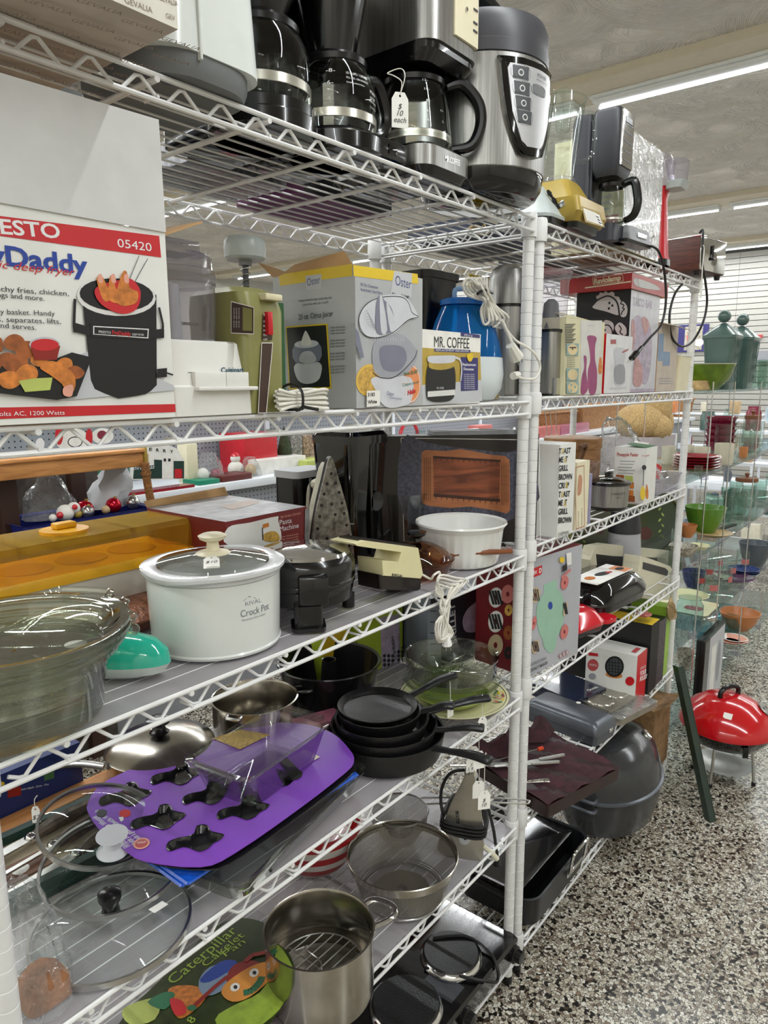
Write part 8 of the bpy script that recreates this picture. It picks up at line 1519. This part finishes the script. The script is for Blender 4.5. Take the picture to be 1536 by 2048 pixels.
items = [
 # name, label, category, cx, base y, w px, h px, tier, profile, material, lid, extra
 ('coffee_mug', 'cream square-shouldered mug, leftmost behind the far post', 'mug', 1335, 930, 26, 36, 1, 'cup', 'mug_cream', None, 'mug'), ('coffee_mug', 'cream mug just right of the far post', 'mug', 1372, 930, 26, 38, 1, 'cup', 'mug_cream', None, 'mug'), ('coffee_mug', 'cream mug above the middle of the red plates', 'mug', 1402, 934, 30, 38, 1, 'cup', 'mug_cream', None, 'mug'), ('coffee_mug', 'cream mug at the right end of the red plates', 'mug', 1446, 940, 36, 42, 1, 'cup', 'mug_cream', None, 'mug'),
 ('glass_pitcher', 'clear ribbed glass vase just below the red plates', 'vase', 1396, 968, 16, 20, 1, 'cup', 'glass', None, None), ('tea_cup', 'small brown cup on the second glass shelf', 'cup', 1486, 915, 16, 20, 1, 'cup', 'terra', None, None),
 ('sugar_bowl', 'cream lidded bowl at the far end post', 'bowl', 1352, 962, 40, 16, 1, 'bowl', 'mug_cream', None, None),
 ('glass_jar', 'clear jar with a wooden lid high on the second glass shelf', 'jar', 1500, 905, 34, 64, 1, 'jar', 'glass', 'wlid', None), ('glass_jar', 'clear jar with a round wooden lid on the third glass shelf', 'jar', 1487, 1062, 46, 74, 2, 'jar', 'glass', 'wlid', None),
 ('mixing_bowl', 'grass green ribbed bowl on the third glass shelf', 'bowl', 1407, 1072, 80, 52, 2, 'bowl', 'grass_green', None, None), ('teapot', 'white teapot with blue trim behind the grass green bowl', 'teapot', 1427, 1022, 34, 30, 2, 'jar', 'app_white', None, 'pot'), ('small_bowl', 'orange-tan bowl beside the far post', 'bowl', 1374, 1078, 36, 26, 2, 'bowl', 'terra', None, None),
 ('oval_platter', 'tan painted platter on the third glass shelf', 'plate', 1425, 1106, 76, 14, 2, 'plate', 'tanplate', None, None), ('soup_bowl', 'deep cream bowl with a dark floral centre by the far post', 'bowl', 1366, 1118, 56, 22, 2, 'bowl', 'floral', None, None), ('saucer', 'pale cream saucer beneath the tan platter', 'plate', 1398, 1122, 42, 8, 2, 'plate', 'plate_cream', None, None),
 ('rice_bowl', 'blue and white patterned bowl on the fourth glass shelf', 'bowl', 1385, 1180, 46, 34, 3, 'bowl', 'blue_rim', None, None), ('dinner_plate', 'grey patterned plate behind the blue and white bowl', 'plate', 1428, 1166, 60, 14, 3, 'plate', 'floral', None, None),
 ('dinner_plate', 'purple glass plate on the fourth glass shelf', 'plate', 1462, 1194, 88, 14, 3, 'plate', 'plum', None, None), ('oval_dish', 'pale painted leaf dish by the far post', 'plate', 1375, 1206, 80, 14, 3, 'plate', 'plate_cream', None, None),
 ('glass_vase', 'iridescent blue glass vase beside the far post', 'vase', 1376, 1270, 52, 60, 3, 'jar', 'glass_blue', None, None), ('planter_bowl', 'dark grey stoneware bowl at the right edge of the fourth glass shelf', 'bowl', 1508, 1240, 62, 46, 3, 'bowl', 'slate_b', None, None),
 ('pasta_bowl', 'brown and cream patterned bowl on the lowest glass shelf', 'bowl', 1477, 1272, 76, 34, 4, 'bowl', 'terra', None, None), ('serving_dish', 'white dish with a beaded edge on the lowest glass shelf', 'plate', 1468, 1296, 50, 20, 4, 'plate', 'label_white', None, None), ('dinner_plate', 'cream plate with a pink rim at the front of the lowest glass shelf', 'plate', 1462, 1316, 62, 20, 4, 'plate', 'pr_pink', None, None), ('pottery_bowl', 'mottled yellow pottery bowl low behind the far post', 'bowl', 1368, 1345, 36, 40, 4, 'bowl', 'floral', None, None)]
PF = {'cup': cup_, 'bowl': bowl_, 'jar': jar_, 'plate': lambda r, h: plate(r, min(h, 0.7))}
for n_, l, ca, cx, by, wp, hp, ti, pf_, m, lid, ex in items: round_item(n_, l, ca, spot(cx, by, wp, hp, TZ[ti]), PF[pf_], m, TZ[ti], None, lid, ex)
def stack(n, name, fmt, cat, s_, m, z, group, prof, dz):
    c, r, h = s_; first = None
    for i in range(n):
        l = fmt % ('lowest' if i == 0 else 'topmost' if i == n-1 else ('second' if i == 1 else 'third' if i == 2 else 'fourth' if i == 3 else 'fifth')+' from the bottom')
        if first is None: first = solo(name, l, cat, B().lathe(prof(r, h), (0, 0, 0), m, 32), (c.x, c.y, z+0.02), 0, group)
        else: dup(first, (c.x+0.05*i, c.y, z+0.02+dz*i), 0, l, group)
stack(5, 'dinner_plate', 'glossy red plate, %s in the red stack', 'plate', spot(1392, 946, 92, 8, TZ[1]), 'plate_red', TZ[1], 'stacked red plates', lambda r, h: plate(r, 0.7), 0.45); stack(5, 'serving_bowl', 'burgundy bowl, %s in the burgundy stack', 'bowl', spot(1438, 905, 60, 20, TZ[1]), 'burgundy', TZ[1], 'stacked burgundy bowls', lambda r, h: bowl_(r, 2.2), 1.3)
stack(3, 'dessert_plate', 'blue-painted plate, %s in the blue stack', 'plate', spot(1486, 1172, 60, 8, TZ[3]), 'blue_rim', TZ[3], 'stacked blue plates', lambda r, h: plate(r, 0.5), 0.35)
G = None; k = 0
for ti, xs, m, rr, hh, lab in ((3, [(88, 4), (92, 7.5), (96, 3.5), (100, 8), (104, 4.5), (109, 8.5), (114, 4)], 'glass', 1.4, 4.6, 'clear tumbler with a red flower print on the fourth glass shelf'), (2, [(98, 5), (103, 9), (108, 4.5), (113, 8), (119, 5), (125, 9), (131, 5)], 'glass_teal', 1.5, 5, 'pale green stemless glass on the third glass shelf'), (1, [(104, 8), (110, 4.5), (116, 9), (122, 5), (129, 8)], 'glass', 1.5, 6, 'clear tall glass on the second glass shelf'), (0, [(118, 5), (124, 9), (132, 6)], 'glass_teal', 1.8, 6, 'clear green vase at the far end of the top glass shelf'), (4, [(96, 6), (104, 9), (112, 5), (120, 8)], 'glass_blue', 2.0, 3.4, 'pale blue glass bowl on the lowest glass shelf')):
    order = ['nearest', 'second nearest', 'third nearest', 'fourth nearest', 'fifth nearest', 'sixth nearest', 'farthest']
    for i, (x, y) in enumerate(xs):
        b = B().lathe(cup_(rr, hh), (0, 0, 0), m, 20)
        if ti == 3: b.lathe([(rr+0.02, hh*0.35), (rr+0.02, hh*0.6)], (0, 0, 0), 'l_red' if i % 2 else 'donut_pink', 20, a0=180+20*(i % 3), a1=250+10*(i % 3))
        solo('drinking_glass' if ti in (1, 2, 3) else 'glass_vase' if ti == 0 else 'glass_bowl', order[i if i < len(xs)-1 else 6]+' '+lab, 'glass', b, (x, y, TZ[ti]+0.02), 0, lab[:40])
t = thing('picture_frame', 'black framed grey and white picture leaning against the glass shelves', 'picture', (66.0, -0.9, 0.05), 0); obj('frame', B().box(0, 13.5, 0, 1.4, 0, 17.5, 'black', 0.05), t); p = ppf(t); p.rect(3.2, 0.3, 13.2, 17.2, 'pr_lgrey'); p.rect(5, 2, 8, 15, 'label_white'); p.ell(10, 11, 1.4, 4, 'pr_grey'); p.put(t, 'frame'); obj('mat_edge', B().box(0.2, 3.0, -0.05, 0, 0.3, 17.2, 'black'), t)
solo('square_plate', 'square cream plate painted with a red flower on the fourth glass shelf', 'plate', B().rl([(0.2, 8.5, 8.5, 1.0), (0.55, 9.5, 9.5, 1.2), (0.65, 9.5, 9.5, 1.2)], 'plate_cream').rl([(0.66, 2.6, 3.2, 1.0, -1, -1.5), (0.68, 2.6, 3.2, 1.0, -1, -1.5)], 'l_red').rl([(0, 4, 4, 0.5), (0.2, 4, 4, 0.5)], 'plate_cream'), (77.5, 5.6, TZ[3]+0.02))
solo('black_tongs', 'black folded fan lying on the third glass shelf', 'fan', B().box(0, 9, 0, 0.8, 0.0, 0.4, 'black').box(0, 5, 0.8, 3.4, 0, 0.3, 'pr_dred'), (86, 3.4, TZ[2]+0.02), -10)

# ================================================================ white gondola of Christmas goods behind the racks
P('gond_white', '#dfe4ea', 0.35, var=0.01); P('gond_grey', '#8e9096', 0.5, var=0.02); P('hole', '#1c1c1f', 0.8, var=0); P('xmas_green', '#0e7a5c', 0.4, var=0.05); P('xmas_red', '#c0202c', 0.3, var=0.05, coat=0.3); P('snow', '#dddad2', 0.8, bump=0.3); P('kraft', '#b59b74', 0.7); P('fir', '#33401f', 0.8, var=0.4, scale=40, bump=1.0)
def mat_peg():
    m, nt, out = newmat('pegboard'); b = N(nt, 'BsdfPrincipled'); b.inputs['Roughness'].default_value = 0.5
    tc = N(nt, 'TexCoord'); sp = N(nt, 'SeparateXYZ'); L(nt, tc.outputs['Object'], sp.inputs[0]); q = []
    for i in (0, 2):
        mu = N(nt, 'Math', operation='MULTIPLY'); mu.inputs[1].default_value = 1/S; L(nt, sp.outputs[i], mu.inputs[0]); fr = N(nt, 'Math', operation='FRACT'); L(nt, mu.outputs[0], fr.inputs[0]); sb = N(nt, 'Math', operation='SUBTRACT'); sb.inputs[1].default_value = 0.5; L(nt, fr.outputs[0], sb.inputs[0])
        sq = N(nt, 'Math', operation='MULTIPLY'); L(nt, sb.outputs[0], sq.inputs[0]); L(nt, sb.outputs[0], sq.inputs[1]); q.append(sq)
    ad = N(nt, 'Math'); L(nt, q[0].outputs[0], ad.inputs[0]); L(nt, q[1].outputs[0], ad.inputs[1]); g = N(nt, 'Math', operation='LESS_THAN'); g.inputs[1].default_value = 0.022; L(nt, ad.outputs[0], g.inputs[0])
    mx = N(nt, 'MixRGB'); L(nt, g.outputs[0], mx.inputs[0]); mx.inputs[1].default_value = lin('#8f9299'); mx.inputs[2].default_value = lin('#1b1b1e'); L(nt, mx.outputs[0], b.inputs['Base Color']); L(nt, b.outputs[0], out.inputs[0])
mat_peg()
ZG = 42.2; YG = 79.0
t = thing('gondola_shelving', 'long white shop shelving unit with pegboard, loaded with Christmas goods', 'shelving unit', (0, 0, 0))
obj('main_shelf', B().box(-70, 345, YG, YG+17, ZG-1.6, ZG, 'gond_white', 0.1), t); obj('peg_skirt', B().box(-2, 345, YG+2, YG+2.4, 10, ZG-1.6, 'pegboard'), t); obj('back_panel', B().box(-70, 345, YG+17, YG+17.6, 0, ZG+13, 'pegboard'), t); obj('top_cap', B().box(-70, 345, YG+15, YG+19.6, ZG+13, ZG+14, 'gond_white'), t); obj('base_deck', B().box(-70, 345, YG, YG+17, 0, 10, 'gond_grey'), t)
for x in (-40, 8, 56, 104, 152, 200, 248): obj('upright', B().box(x-0.6, x+0.6, YG+16.4, YG+17, 10, ZG+13, 'gond_white'), t)
def gx(px, Y, Z=ZG):
    lo, hi = -70.0, 420.0
    for _ in range(40):
        mid = (lo+hi)/2; d = Vector((mid, Y, Z))-EYE; q = 768+FPX*d.dot(r2)/d.dot(fw)
        lo, hi = (mid, hi) if q < px else (lo, mid)
    return lo
def gb(name, label, cat, x0, x1, hp, Y, dep, m, z=ZG, side=None, group=None, bev=0.05):
    a, b_ = gx(x0, Y, z), gx(x1, Y, z); h = hp*wdist(((a+b_)/2, Y, z))/FPX
    return solo(name, label, cat, B().box(0, b_-a, 0, dep, 0, h, m, bev), (a, Y, z+0.02), 0, group)
gb('gift_bag', 'pink gift box at the far left of the Christmas shelf', 'box', -30, 62, 44, YG+2, 8, P('soft_pink', '#c98a96', 0.5))
o = gb('snowman_box', 'large green box printed with a snowman and the word Snowmen', 'box', 66, 262, 78, YG+3, 8, 'xmas_green'); p = ppf(o)
for x, y, rx, ry, m in ((145, 880, 34, 24, 'label_white'), (150, 884, 15, 11, 'ink'), (150, 884, 13, 9, 'label_white'), (205, 872, 22, 16, 'label_white'), (204, 870, 10, 9, 'burgundy'), (80, 888, 9, 12, 'ink_white'), (118, 870, 8, 20, 'xmas_red'), (178, 875, 7, 18, 'xmas_red')): p.pe(x, y, rx, ry, m)
p.pt_('SNOWMEN', (166, 908), (208, 905), 8, 'ink_white', bold=0.03); p.put(o)
gb('sign_board', 'dark brown box behind the ornament bin', 'box', 188, 262, 30, YG+1, 3, P('dbrown', '#3a2a1e', 0.6))
t = thing('camper_sign', 'white and green wooden camper sign reading Merry Christmas', 'sign', (gx(266, YG+1), YG+1.0, ZG), 0); base = Vector((gx(266, YG+1), YG+1.0, ZG)); q = oy([(264, 960), (268, 900), (285, 890), (335, 889), (355, 898), (368, 920), (369, 958)], YG+1.0, base)
obj('camper_board', B().prismy(q, 0, 0.7, 'label_white'), t); p = PP(t, (0, 0, 0), (1, 0, 0), (0, 0, 1)); p.pp([(266, 958), (268, 935), (308, 930), (308, 919), (324, 920), (324, 957)], 'case_green'); p.pp([(347, 922), (368, 922), (368, 957), (347, 957)], 'case_green'); p.pp([(324, 914), (346, 914), (346, 957), (324, 957)], 'label_white'); p.pp([(280, 908), (297, 908), (297, 925), (280, 926)], 'kraft'); p.pp([(349, 938), (364, 938), (364, 956), (349, 956)], 'xmas_red'); p.pp([(327, 917), (332, 917), (332, 923), (327, 923)], 'ink'); p.pp([(336, 917), (341, 917), (341, 923), (336, 923)], 'ink')
for i, ch in enumerate('MERRY'): p.pt_(ch, (284+i*14, 900+i*1.5), (290+i*14, 900+i*1.5), 6, 'ink', bold=0.03)
p.pt_('Christmas', (262, 940), (309, 937), 9, 'ink_white', shear=0.4); p.put(t, 'camper_board'); obj('red_base', B().box(-1.5, 12.5, -0.6, 2.2, 0.0, 0.5, 'plate_red'), t)
def fig(name, label, x, wp, hp, Y, ms, cat='figurine', group=None):
    X = gx(x, Y); w = wdist((X, Y, ZG)); r = wp/2*w/FPX; h = hp*w/FPX; t = thing(name, label, cat, (X, Y, ZG+0.02), 0, group)
    obj('body', B().sph((0, 0, h*0.3), r, ms[0], 18, h*0.32), t); obj('head', B().sph((0, 0, h*0.72), r*0.62, ms[1], 16), t); obj('hat', B().lathe([(r*0.6, h*0.82), (r*0.5, h*0.9), (0.05, h)], (0, 0, 0), ms[2], 16), t); return t
fig('plush_snowman', 'white plush snowman beside the red lantern box', 472, 32, 48, YG+7, ('snow', 'snow', 'xmas_red'))
fig('santa_figurine', 'little red Santa figurine on the shelf above the spoon rack carton', 868, 20, 36, YG+5, ('xmas_red', 'snow', 'xmas_red')); fig('plush_bear', 'white plush toy with a red scarf left of the white picture frame', 905, 28, 28, YG+2, ('snow', 'snow', 'xmas_red')); fig('angel_figurine', 'small pink angel figurine left of the glass jars', 790, 18, 34, YG+4, ('donut_pink', 'snow', 'gold'))
for i, x in enumerate((992, 1004, 1016, 1028, 1038)): fig('figurine', 'small painted figurine in the row near the double post, %s' % ['leftmost', 'second from left', 'middle one', 'second from right', 'rightmost'][i], x, 10, 26+3*(i % 2), YG+2+i % 3, (['tomato', 'plum', 'kraft', 'xmas_red', 'donut_pink'][i], 'snow', ['kraft', 'xmas_red', 'gold', 'snow', 'dbrown'][i]), group='row of painted figurines')
gb('candle_box', 'cream candle in clear wrap beside the camper sign', 'candle', 377, 398, 78, YG+5, 3, 'cream'); gb('flat_game', 'flat green boxed set near the shelf edge', 'box', 398, 440, 9, YG+1, 5, 'xmas_green'); gb('book', 'dark red flat book near the shelf edge', 'book', 445, 504, 12, YG+1, 5, 'tomato'); gb('lantern_box', 'bright red lantern-shaped box with dark picture windows', 'box', 490, 556, 78, YG+7, 8, 'xmas_red'); gb('carton_tray', 'open white carton tray on the shelf left of the black coffee maker', 'box', 516, 612, 28, YG+4, 8, 'label_white'); gb('green_trim_box', 'pale yellow and green low box left of the black coffee maker', 'box', 614, 660, 18, YG+1.5, 6, 'pr_green')
solo('clear_bag', 'clear bag of white and maroon ornaments near the camper sign', 'bag', bag(7, 5, 5.5, 21, 'film', 7, 20, 0.2, 0.4).sph((-1.5, 0, 1.4), 1.3, 'snow', 12).sph((1.4, -0.5, 1.2), 1.2, 'burgundy', 12), (gx(425, YG+4), YG+5, ZG+0.03)); solo('clear_bag', 'small clear bag with an orange ornament beside the carton tray', 'bag', bag(5, 4, 4, 22, 'film', 7, 18, 0.2, 0.4).sph((0, 0, 1.4), 1.2, 'kraft', 12), (gx(508, YG+3), YG+4, ZG+0.03))
solo('cone_tree', 'small dark green cone-shaped artificial tree', 'tree', B().lathe([(0.5, 0), (0.5, 0.8), (2.2, 0.9), (1.6, 3.5), (1.7, 3.6), (1.0, 6.6), (0.05, 9.4)], (0, 0, 0), 'fir', 24), (gx(570, YG+9), YG+9, ZG+0.02))
for i, (x0, x1, hp, m) in enumerate(((584, 606, 64, 'floral'), (608, 632, 60, 'kraft'), (634, 656, 64, 'floral'))): gb('ornament_pack', ['leftmost', 'middle', 'rightmost'][i]+' boxed ornament pack standing on the Christmas shelf', 'ornaments', x0, x1, hp, YG+8, 2, P('pack%d' % i, ['#8f8c88', '#a38b72', '#97a08e'][i], 0.3, var=0.45, scale=18), group='boxed ornament packs')
for i, (x, wp, hp, m) in enumerate(((846, 26, 44, 'glass_teal'), (880, 18, 40, 'glass_blue'), (930, 18, 34, 'glass'))): 
    X = gx(x, YG+5); w = wdist((X, YG+5, ZG)); solo('glass_jar', ['pale green', 'pale blue', 'clear'][i]+' glass jar among the figurines on the Christmas shelf', 'jar', B().lathe(jar_(wp/2*w/FPX, hp*w/FPX), (0, 0, 0), m, 20), (X, YG+6, ZG+0.02))
solo('candy_hoop', 'red and white candy-striped wreath hoop behind the spoon rack carton', 'wreath', B().tube([(4*math.cos(k*PI/12), 0, 4.2+4*math.sin(k*PI/12)) for k in range(24)], 0.5, 'xmas_red', 8, closed=True), (gx(818, YG+9), YG+9, ZG+0.02))
for i, (x0, x1, hp, m, l) in enumerate(((915, 936, 34, 'label_white', 'white picture frame, left of a pair'), (938, 957, 36, 'label_white', 'white picture frame, right of a pair'), (958, 984, 40, 'donut_pink', 'pink gift box with a bow beside the white frames'), (1075, 1120, 20, 'donut_pink', 'pink flat tray in front of the wicker baskets'), (1122, 1178, 18, 'pink_pk', 'second pink patterned tray in front of the wicker baskets'))):
    o = gb('photo_frame' if i < 2 else 'gift_box' if i == 2 else 'tray', l, 'frame' if i < 2 else 'box', x0, x1, hp, YG+2, 1.5 if i < 2 else 4, m)
    if i < 2: p = ppf(o); p.rect(1.0, 0.9, (o.dimensions.x/S)-1.0, o.dimensions.z/S-0.9, ['kraft', 'plate_red'][i]); p.put(o)
P('wicker', '#a8794c', 0.7, var=0.35, scale=26, bump=1.2, bscale=26)
for i, (x0, x1, hp) in enumerate(((1082, 1150, 42), (1156, 1250, 46), (1362, 1384, 34))):
    a, b_ = gx(x0, YG+6), gx(x1, YG+6); h = hp*wdist(((a+b_)/2, YG+6, ZG))/FPX; w_ = (b_-a)
    t = thing('wicker_basket', ['small open wicker basket near the double post', 'long woven wicker basket in the middle of the back shelf', 'brown wicker basket beyond the far post'][i], 'basket', ((a+b_)/2, YG+9, ZG+0.02)); obj('woven_body', B().rl([(0, w_*0.8, 6, 1), (h, w_, 8, 1.4), (h, w_*0.94, 7.4, 1.3), (0.3, w_*0.76, 5.6, 1)], 'wicker'), t); obj('rim', B().tube([(x, y, h) for x, y in rrect(w_, 8, 1.4, 5)], 0.5, 'wicker', 8, closed=True), t)
    bm_ = REG[[c.name for c in t.children][0]]
for i, x in enumerate((1255, 1268, 1280, 1292, 1304, 1316)): gb('toy_block', 'small bright toy on the back shelf right of the long basket, %s' % ['first', 'second', 'third', 'fourth', 'fifth', 'last'][i], 'toy', x, x+9, 16+5*(i % 3), YG+4, 3, P('toy%d' % i, ['#d86a2a', '#e0d9c8', '#2aa08a', '#d23a6a', '#d8c23a', '#c8402c'][i], 0.4), group='small bright toys')
for i, x in enumerate((1088, 1098, 1108)): X = gx(x, YG+0.5); solo('peg_hook', 'bent wire hook on the back shelf by the double post, %s' % ['left one', 'middle one', 'last one'][i], 'hook', B().tube([(0, 0, 0.2), (1.2, -0.3, 0.2), (1.4, -0.3, 2), (0.6, 0, 8), (0, 0.4, 11)], 0.16, 'steel', 6, smooth_pts=3), (X, YG+0.6, ZG), 0, 'wire hooks')
t = thing('plush_dog', 'big tan plush animal sitting on a grey box beyond the racks', 'plush toy', (198, 58, 42), 0)
obj('body', B().sph((0, 0, 5.0), 8.5, 'fur', 24, 6.5).sph((6.5, -3, 10.5), 6.0, 'fur', 24, 9).sph((9, -6, 4), 3.2, 'fur', 18, 6).sph((1, -6, 3.5), 5.0, 'fur', 18, 4.4), t); obj('head', B().sph((9.5, -5, 19.5), 4.6, 'fur', 20).sph((13, -7.5, 18.4), 2.4, 'fur', 16), t); obj('ear', B().sph((7, -6, 20), 1.8, 'fur', 12, 3.4), t)
t = thing('grey_storage_box', 'grey box on legs carrying the tan plush animal', 'box', (188, 50, 0), 0); obj('box_body', B().box(0, 26, 0, 18, 28, 42, P('mauve', '#a39a9a', 0.5)), t); obj('white_edge', B().box(25.6, 27, -0.4, 18.4, 28, 42.2, 'gond_white'), t)
for x in (1, 24):
    for y in (1, 16): obj('leg', B().box(x, x+1, y, y+1, 0, 28, 'gond_white'), t)
# wooden rack at the left with tassel, bin of ornaments
t = thing('wooden_rack', 'wooden-topped display rack with brown slotted uprights and a rope tassel at its end', 'display rack', (0, 0, 0)); YR = 66.0; x1 = at_y(284, 930, YR).x; zt = at_y(284, 898, YR).z; zb = at_y(284, 932, YR).z
obj('wooden_cornice', B().box(-48, x1, YR-0.6, YR+5, zb, zt, 'pine_orange', 0.25).box(-48, x1+0.1, YR-1.0, YR+5.2, zt-0.4, zt+0.1, 'pine_orange', 0.1), t); obj('end_cap', B().box(x1, x1+0.5, YR-0.9, YR+5.2, zb-0.3, zt+0.3, 'gold', 0.1), t)
for px, yy in ((18, YR+3), (160, YR+9.4)): X = at_y(px, 1000, yy).x; obj('slotted_upright', B().box(X-1.2, X+1.2, yy, yy+1.4, 0, zb, P('rack_brown', '#3a2218', 0.5)), t)
obj('lower_shelf', B().box(-48, x1, YR-2, YR+12, 31.4, 32.4, 'rack_brown'), t); obj('dark_back', B().box(-48, x1-1, YR+11, YR+11.6, 0, zb, P('dark_panel', '#4c453f', 0.7, var=0.3, scale=5)), t)
t2 = thing('rope_tassel', 'thick golden-brown rope tassel hanging from the end of the wooden cornice', 'tassel', (x1-0.2, YR-1.2, zb)); obj('rope', B().tube([(0, 0, 0.6), (0.1, 0, -2), (0.5, 0, -5), (1.1, 0, -8)], 0.6, P('rope', '#8a5c30', 0.9, var=0.3, scale=30, bump=1.4, bscale=30), 10, smooth_pts=3), t2); obj('knot', B().sph((1.6, 0, -8.6), 1.3, 'rope', 14), t2); obj('binding', B().lathe([(0.75, -1.3), (0.8, -1.0), (0.75, -0.7)], (0, 0, 0), 'rope', 16), t2)
xa = at_y(42, 1040, YR-1).x; xb = at_y(312, 1020, YR-1).x; zrim = at_y(180, 1032, YR-1).z; t = thing('plastic_bin', 'dark blue plastic bin full of Christmas baubles', 'bin', ((xa+xb)/2, YR+3.5, 32.42)); w_ = xb-xa; h = zrim-32.42
obj('bin_wall', B().rl([(0, w_*0.85, 7, 0.8), (h-0.3, w_*0.97, 9, 1), (h, w_*1.03, 9.6, 1), (h-0.2, w_*0.95, 8.6, 1), (0.2, w_*0.83, 6.8, 0.8)], P('bin_blue', '#1a2470', 0.3)), t); P('bauble_red', '#c3122c', 0.1, 0.6); P('bauble_silver', '#c4c4c4', 0.1, 0.9)
for x, r, m, l in ((174, 19, 'bauble_red', 'large shiny red bauble in the blue bin'), (232, 17, 'bauble_red', 'second shiny red bauble, right of the large one'), (270, 17, 'bauble_silver', 'shiny silver bauble at the right end of the blue bin'), (166, 14, 'bauble_silver', 'silver bauble low under the large red one'), (203, 9, 'kraft', 'small tan bauble between the two red ones'), (146, 9, 'gold', 'small gold bauble behind the large red one'), (96, 8, 'snow', 'small white and red bauble, leftmost in the blue bin')):
    w = wdist((xa, YR+2, zrim)); R0 = r*w/FPX; X = at_y(x, 1020, YR+2).x; t = thing('christmas_bauble', l, 'bauble', (X, YR+2.0+(0.6 if r > 15 else -1.2), zrim+R0*0.35), 0, 'baubles in the blue bin'); obj('ball', B().sph((0, 0, 0), R0, m, 20), t); obj('cap', B().cyl(0.3*R0, 0, R0*0.9, R0*1.12, 0.2*R0, 'gold', 10), t)
solo('snowman_ornament', 'white felt ornament with red spots in the blue bin', 'ornament', B().sph((0, 0, 0), 1.2, 'snow', 14).sph((1.3, 0, 0.5), 0.9, 'snow', 12).sph((-1.1, -0.6, -0.1), 0.5, 'xmas_red', 10).sph((1.0, -0.9, 0.8), 0.4, 'xmas_red', 10), (at_y(130, 1020, YR+1).x, YR+1, zrim+0.6)); solo('clear_bag', 'dark crinkled clear bag rising from the left of the blue bin', 'bag', bag(8, 6, 6, 31, 'film', 7, 20, 0.25, 0.3), (at_y(100, 1010, YR+5).x, YR+5, zrim-0.4)); solo('paper_wrap', 'torn grey and white paper bag lying on the baubles', 'paper bag', bag(7, 5, 6.2, 33, 'pr_lgrey', 6, 12, 0.3, 0.5, 2.0), (at_y(215, 1000, YR+5).x, YR+5.4, zrim-0.2))
# goods seen against and below the slatted wall
for i, (x0, x1_, y0, y1_, m, l) in enumerate(((1346, 1412, 646, 704, 'mrc_purple', 'purple and floral framed poster beyond the far post'), (1441, 1460, 652, 690, 'kraft', 'small orange framed picture hanging beyond the canisters'), (1440, 1456, 694, 718, 'donut_pink', 'small pink sign hanging beyond the canisters'), (1500, 1520, 668, 676, 'l_red', 'small red label strip on the slatted wall'), (1500, 1536, 700, 724, 'pr_grey', 'grey peg sign on the slatted wall'))):
    a = at_x(x0, y1_, 368); b_ = at_x(x1_, y0, 368); o = solo('wall_picture', l, 'picture', B().box(-0.8, 0, min(a.y, b_.y), max(a.y, b_.y), a.z, b_.z, m), (374.9, 0, 0))
    if i == 0: p = PP(o, (-0.8, a.y, 0), (0, -1, 0), (0, 0, 1)); p.rect(4, a.z+1, abs(a.y-b_.y)-3, b_.z-1, 'floral'); p.ell(7, a.z+8, 2, 2.4, 'donut_pink'); p.ell(12, a.z+5, 2.5, 2, 'label_white'); p.put(o)
P('pale_blue', '#b9cdd6', 0.4)
for i, (x, y, w_, l) in enumerate(((175, -4, 44, 'white display table with small goods beyond the glass shelves'), (240, 0, 50, 'second white display table farther beyond the glass shelves'), (300, 40, 50, 'third white display table, nearest the slatted wall'))):
    t = thing('display_table', l, 'table', (x, y, 0)); obj('table_top', B().box(0, 18, 0, w_, 29, 30.2, 'gond_white'), t); obj('lower_shelf', B().box(0.5, 17.5, 0.5, w_-0.5, 10, 10.8, 'gond_white'), t); obj('upper_shelf', B().box(10, 18, 0, w_, 45, 45.8, 'gond_white'), t)
    for a in (0.5, 16.5):
        for b_ in (0.5, w_-1.5): obj('leg', B().box(a, a+1, b_, b_+1, 0, 45 if a > 10 else 29, 'gond_white'), t)
    rg = random.Random(i)
    for k in range(9):
        z = (30.2, 10.8, 45.8)[k % 3]; yy = y+2+(w_-6)*(k/9)+rg.random(); r = 1.2+rg.random()*1.4; h = 3+rg.random()*5; m = ['pale_blue', 'kraft', 'soft_pink', 'glass_teal', 'mug_cream', 'burgundy', 'slate_b', 'terra', 'can_green'][(k+i*4) % 9]
        nm = ['vase', 'box', 'jar'][(k+i) % 3]; col = {'pale_blue': 'pale blue', 'kraft': 'tan', 'soft_pink': 'pink', 'glass_teal': 'clear green', 'mug_cream': 'cream', 'burgundy': 'burgundy', 'slate_b': 'grey', 'terra': 'orange', 'can_green': 'dark green'}[m]
        lv = ('top', 'low shelf', 'raised shelf')[k % 3]; bb = B().box(-r, r, -r, r, 0, h, m, 0.1) if nm == 'box' else B().lathe(jar_(r, h) if nm == 'jar' else [(0.001, 0), (r*0.7, 0), (r, h*0.4), (r*0.5, h*0.8), (r*0.7, h)], (0, 0, 0), m, 18)
        solo(nm, '%s %s on the %s of the %s white display table' % (col, nm, lv, ['nearest', 'second', 'farthest'][i]), nm, bb, (x+(13 if z > 40 else 6)+rg.uniform(-2, 2), yy, z))
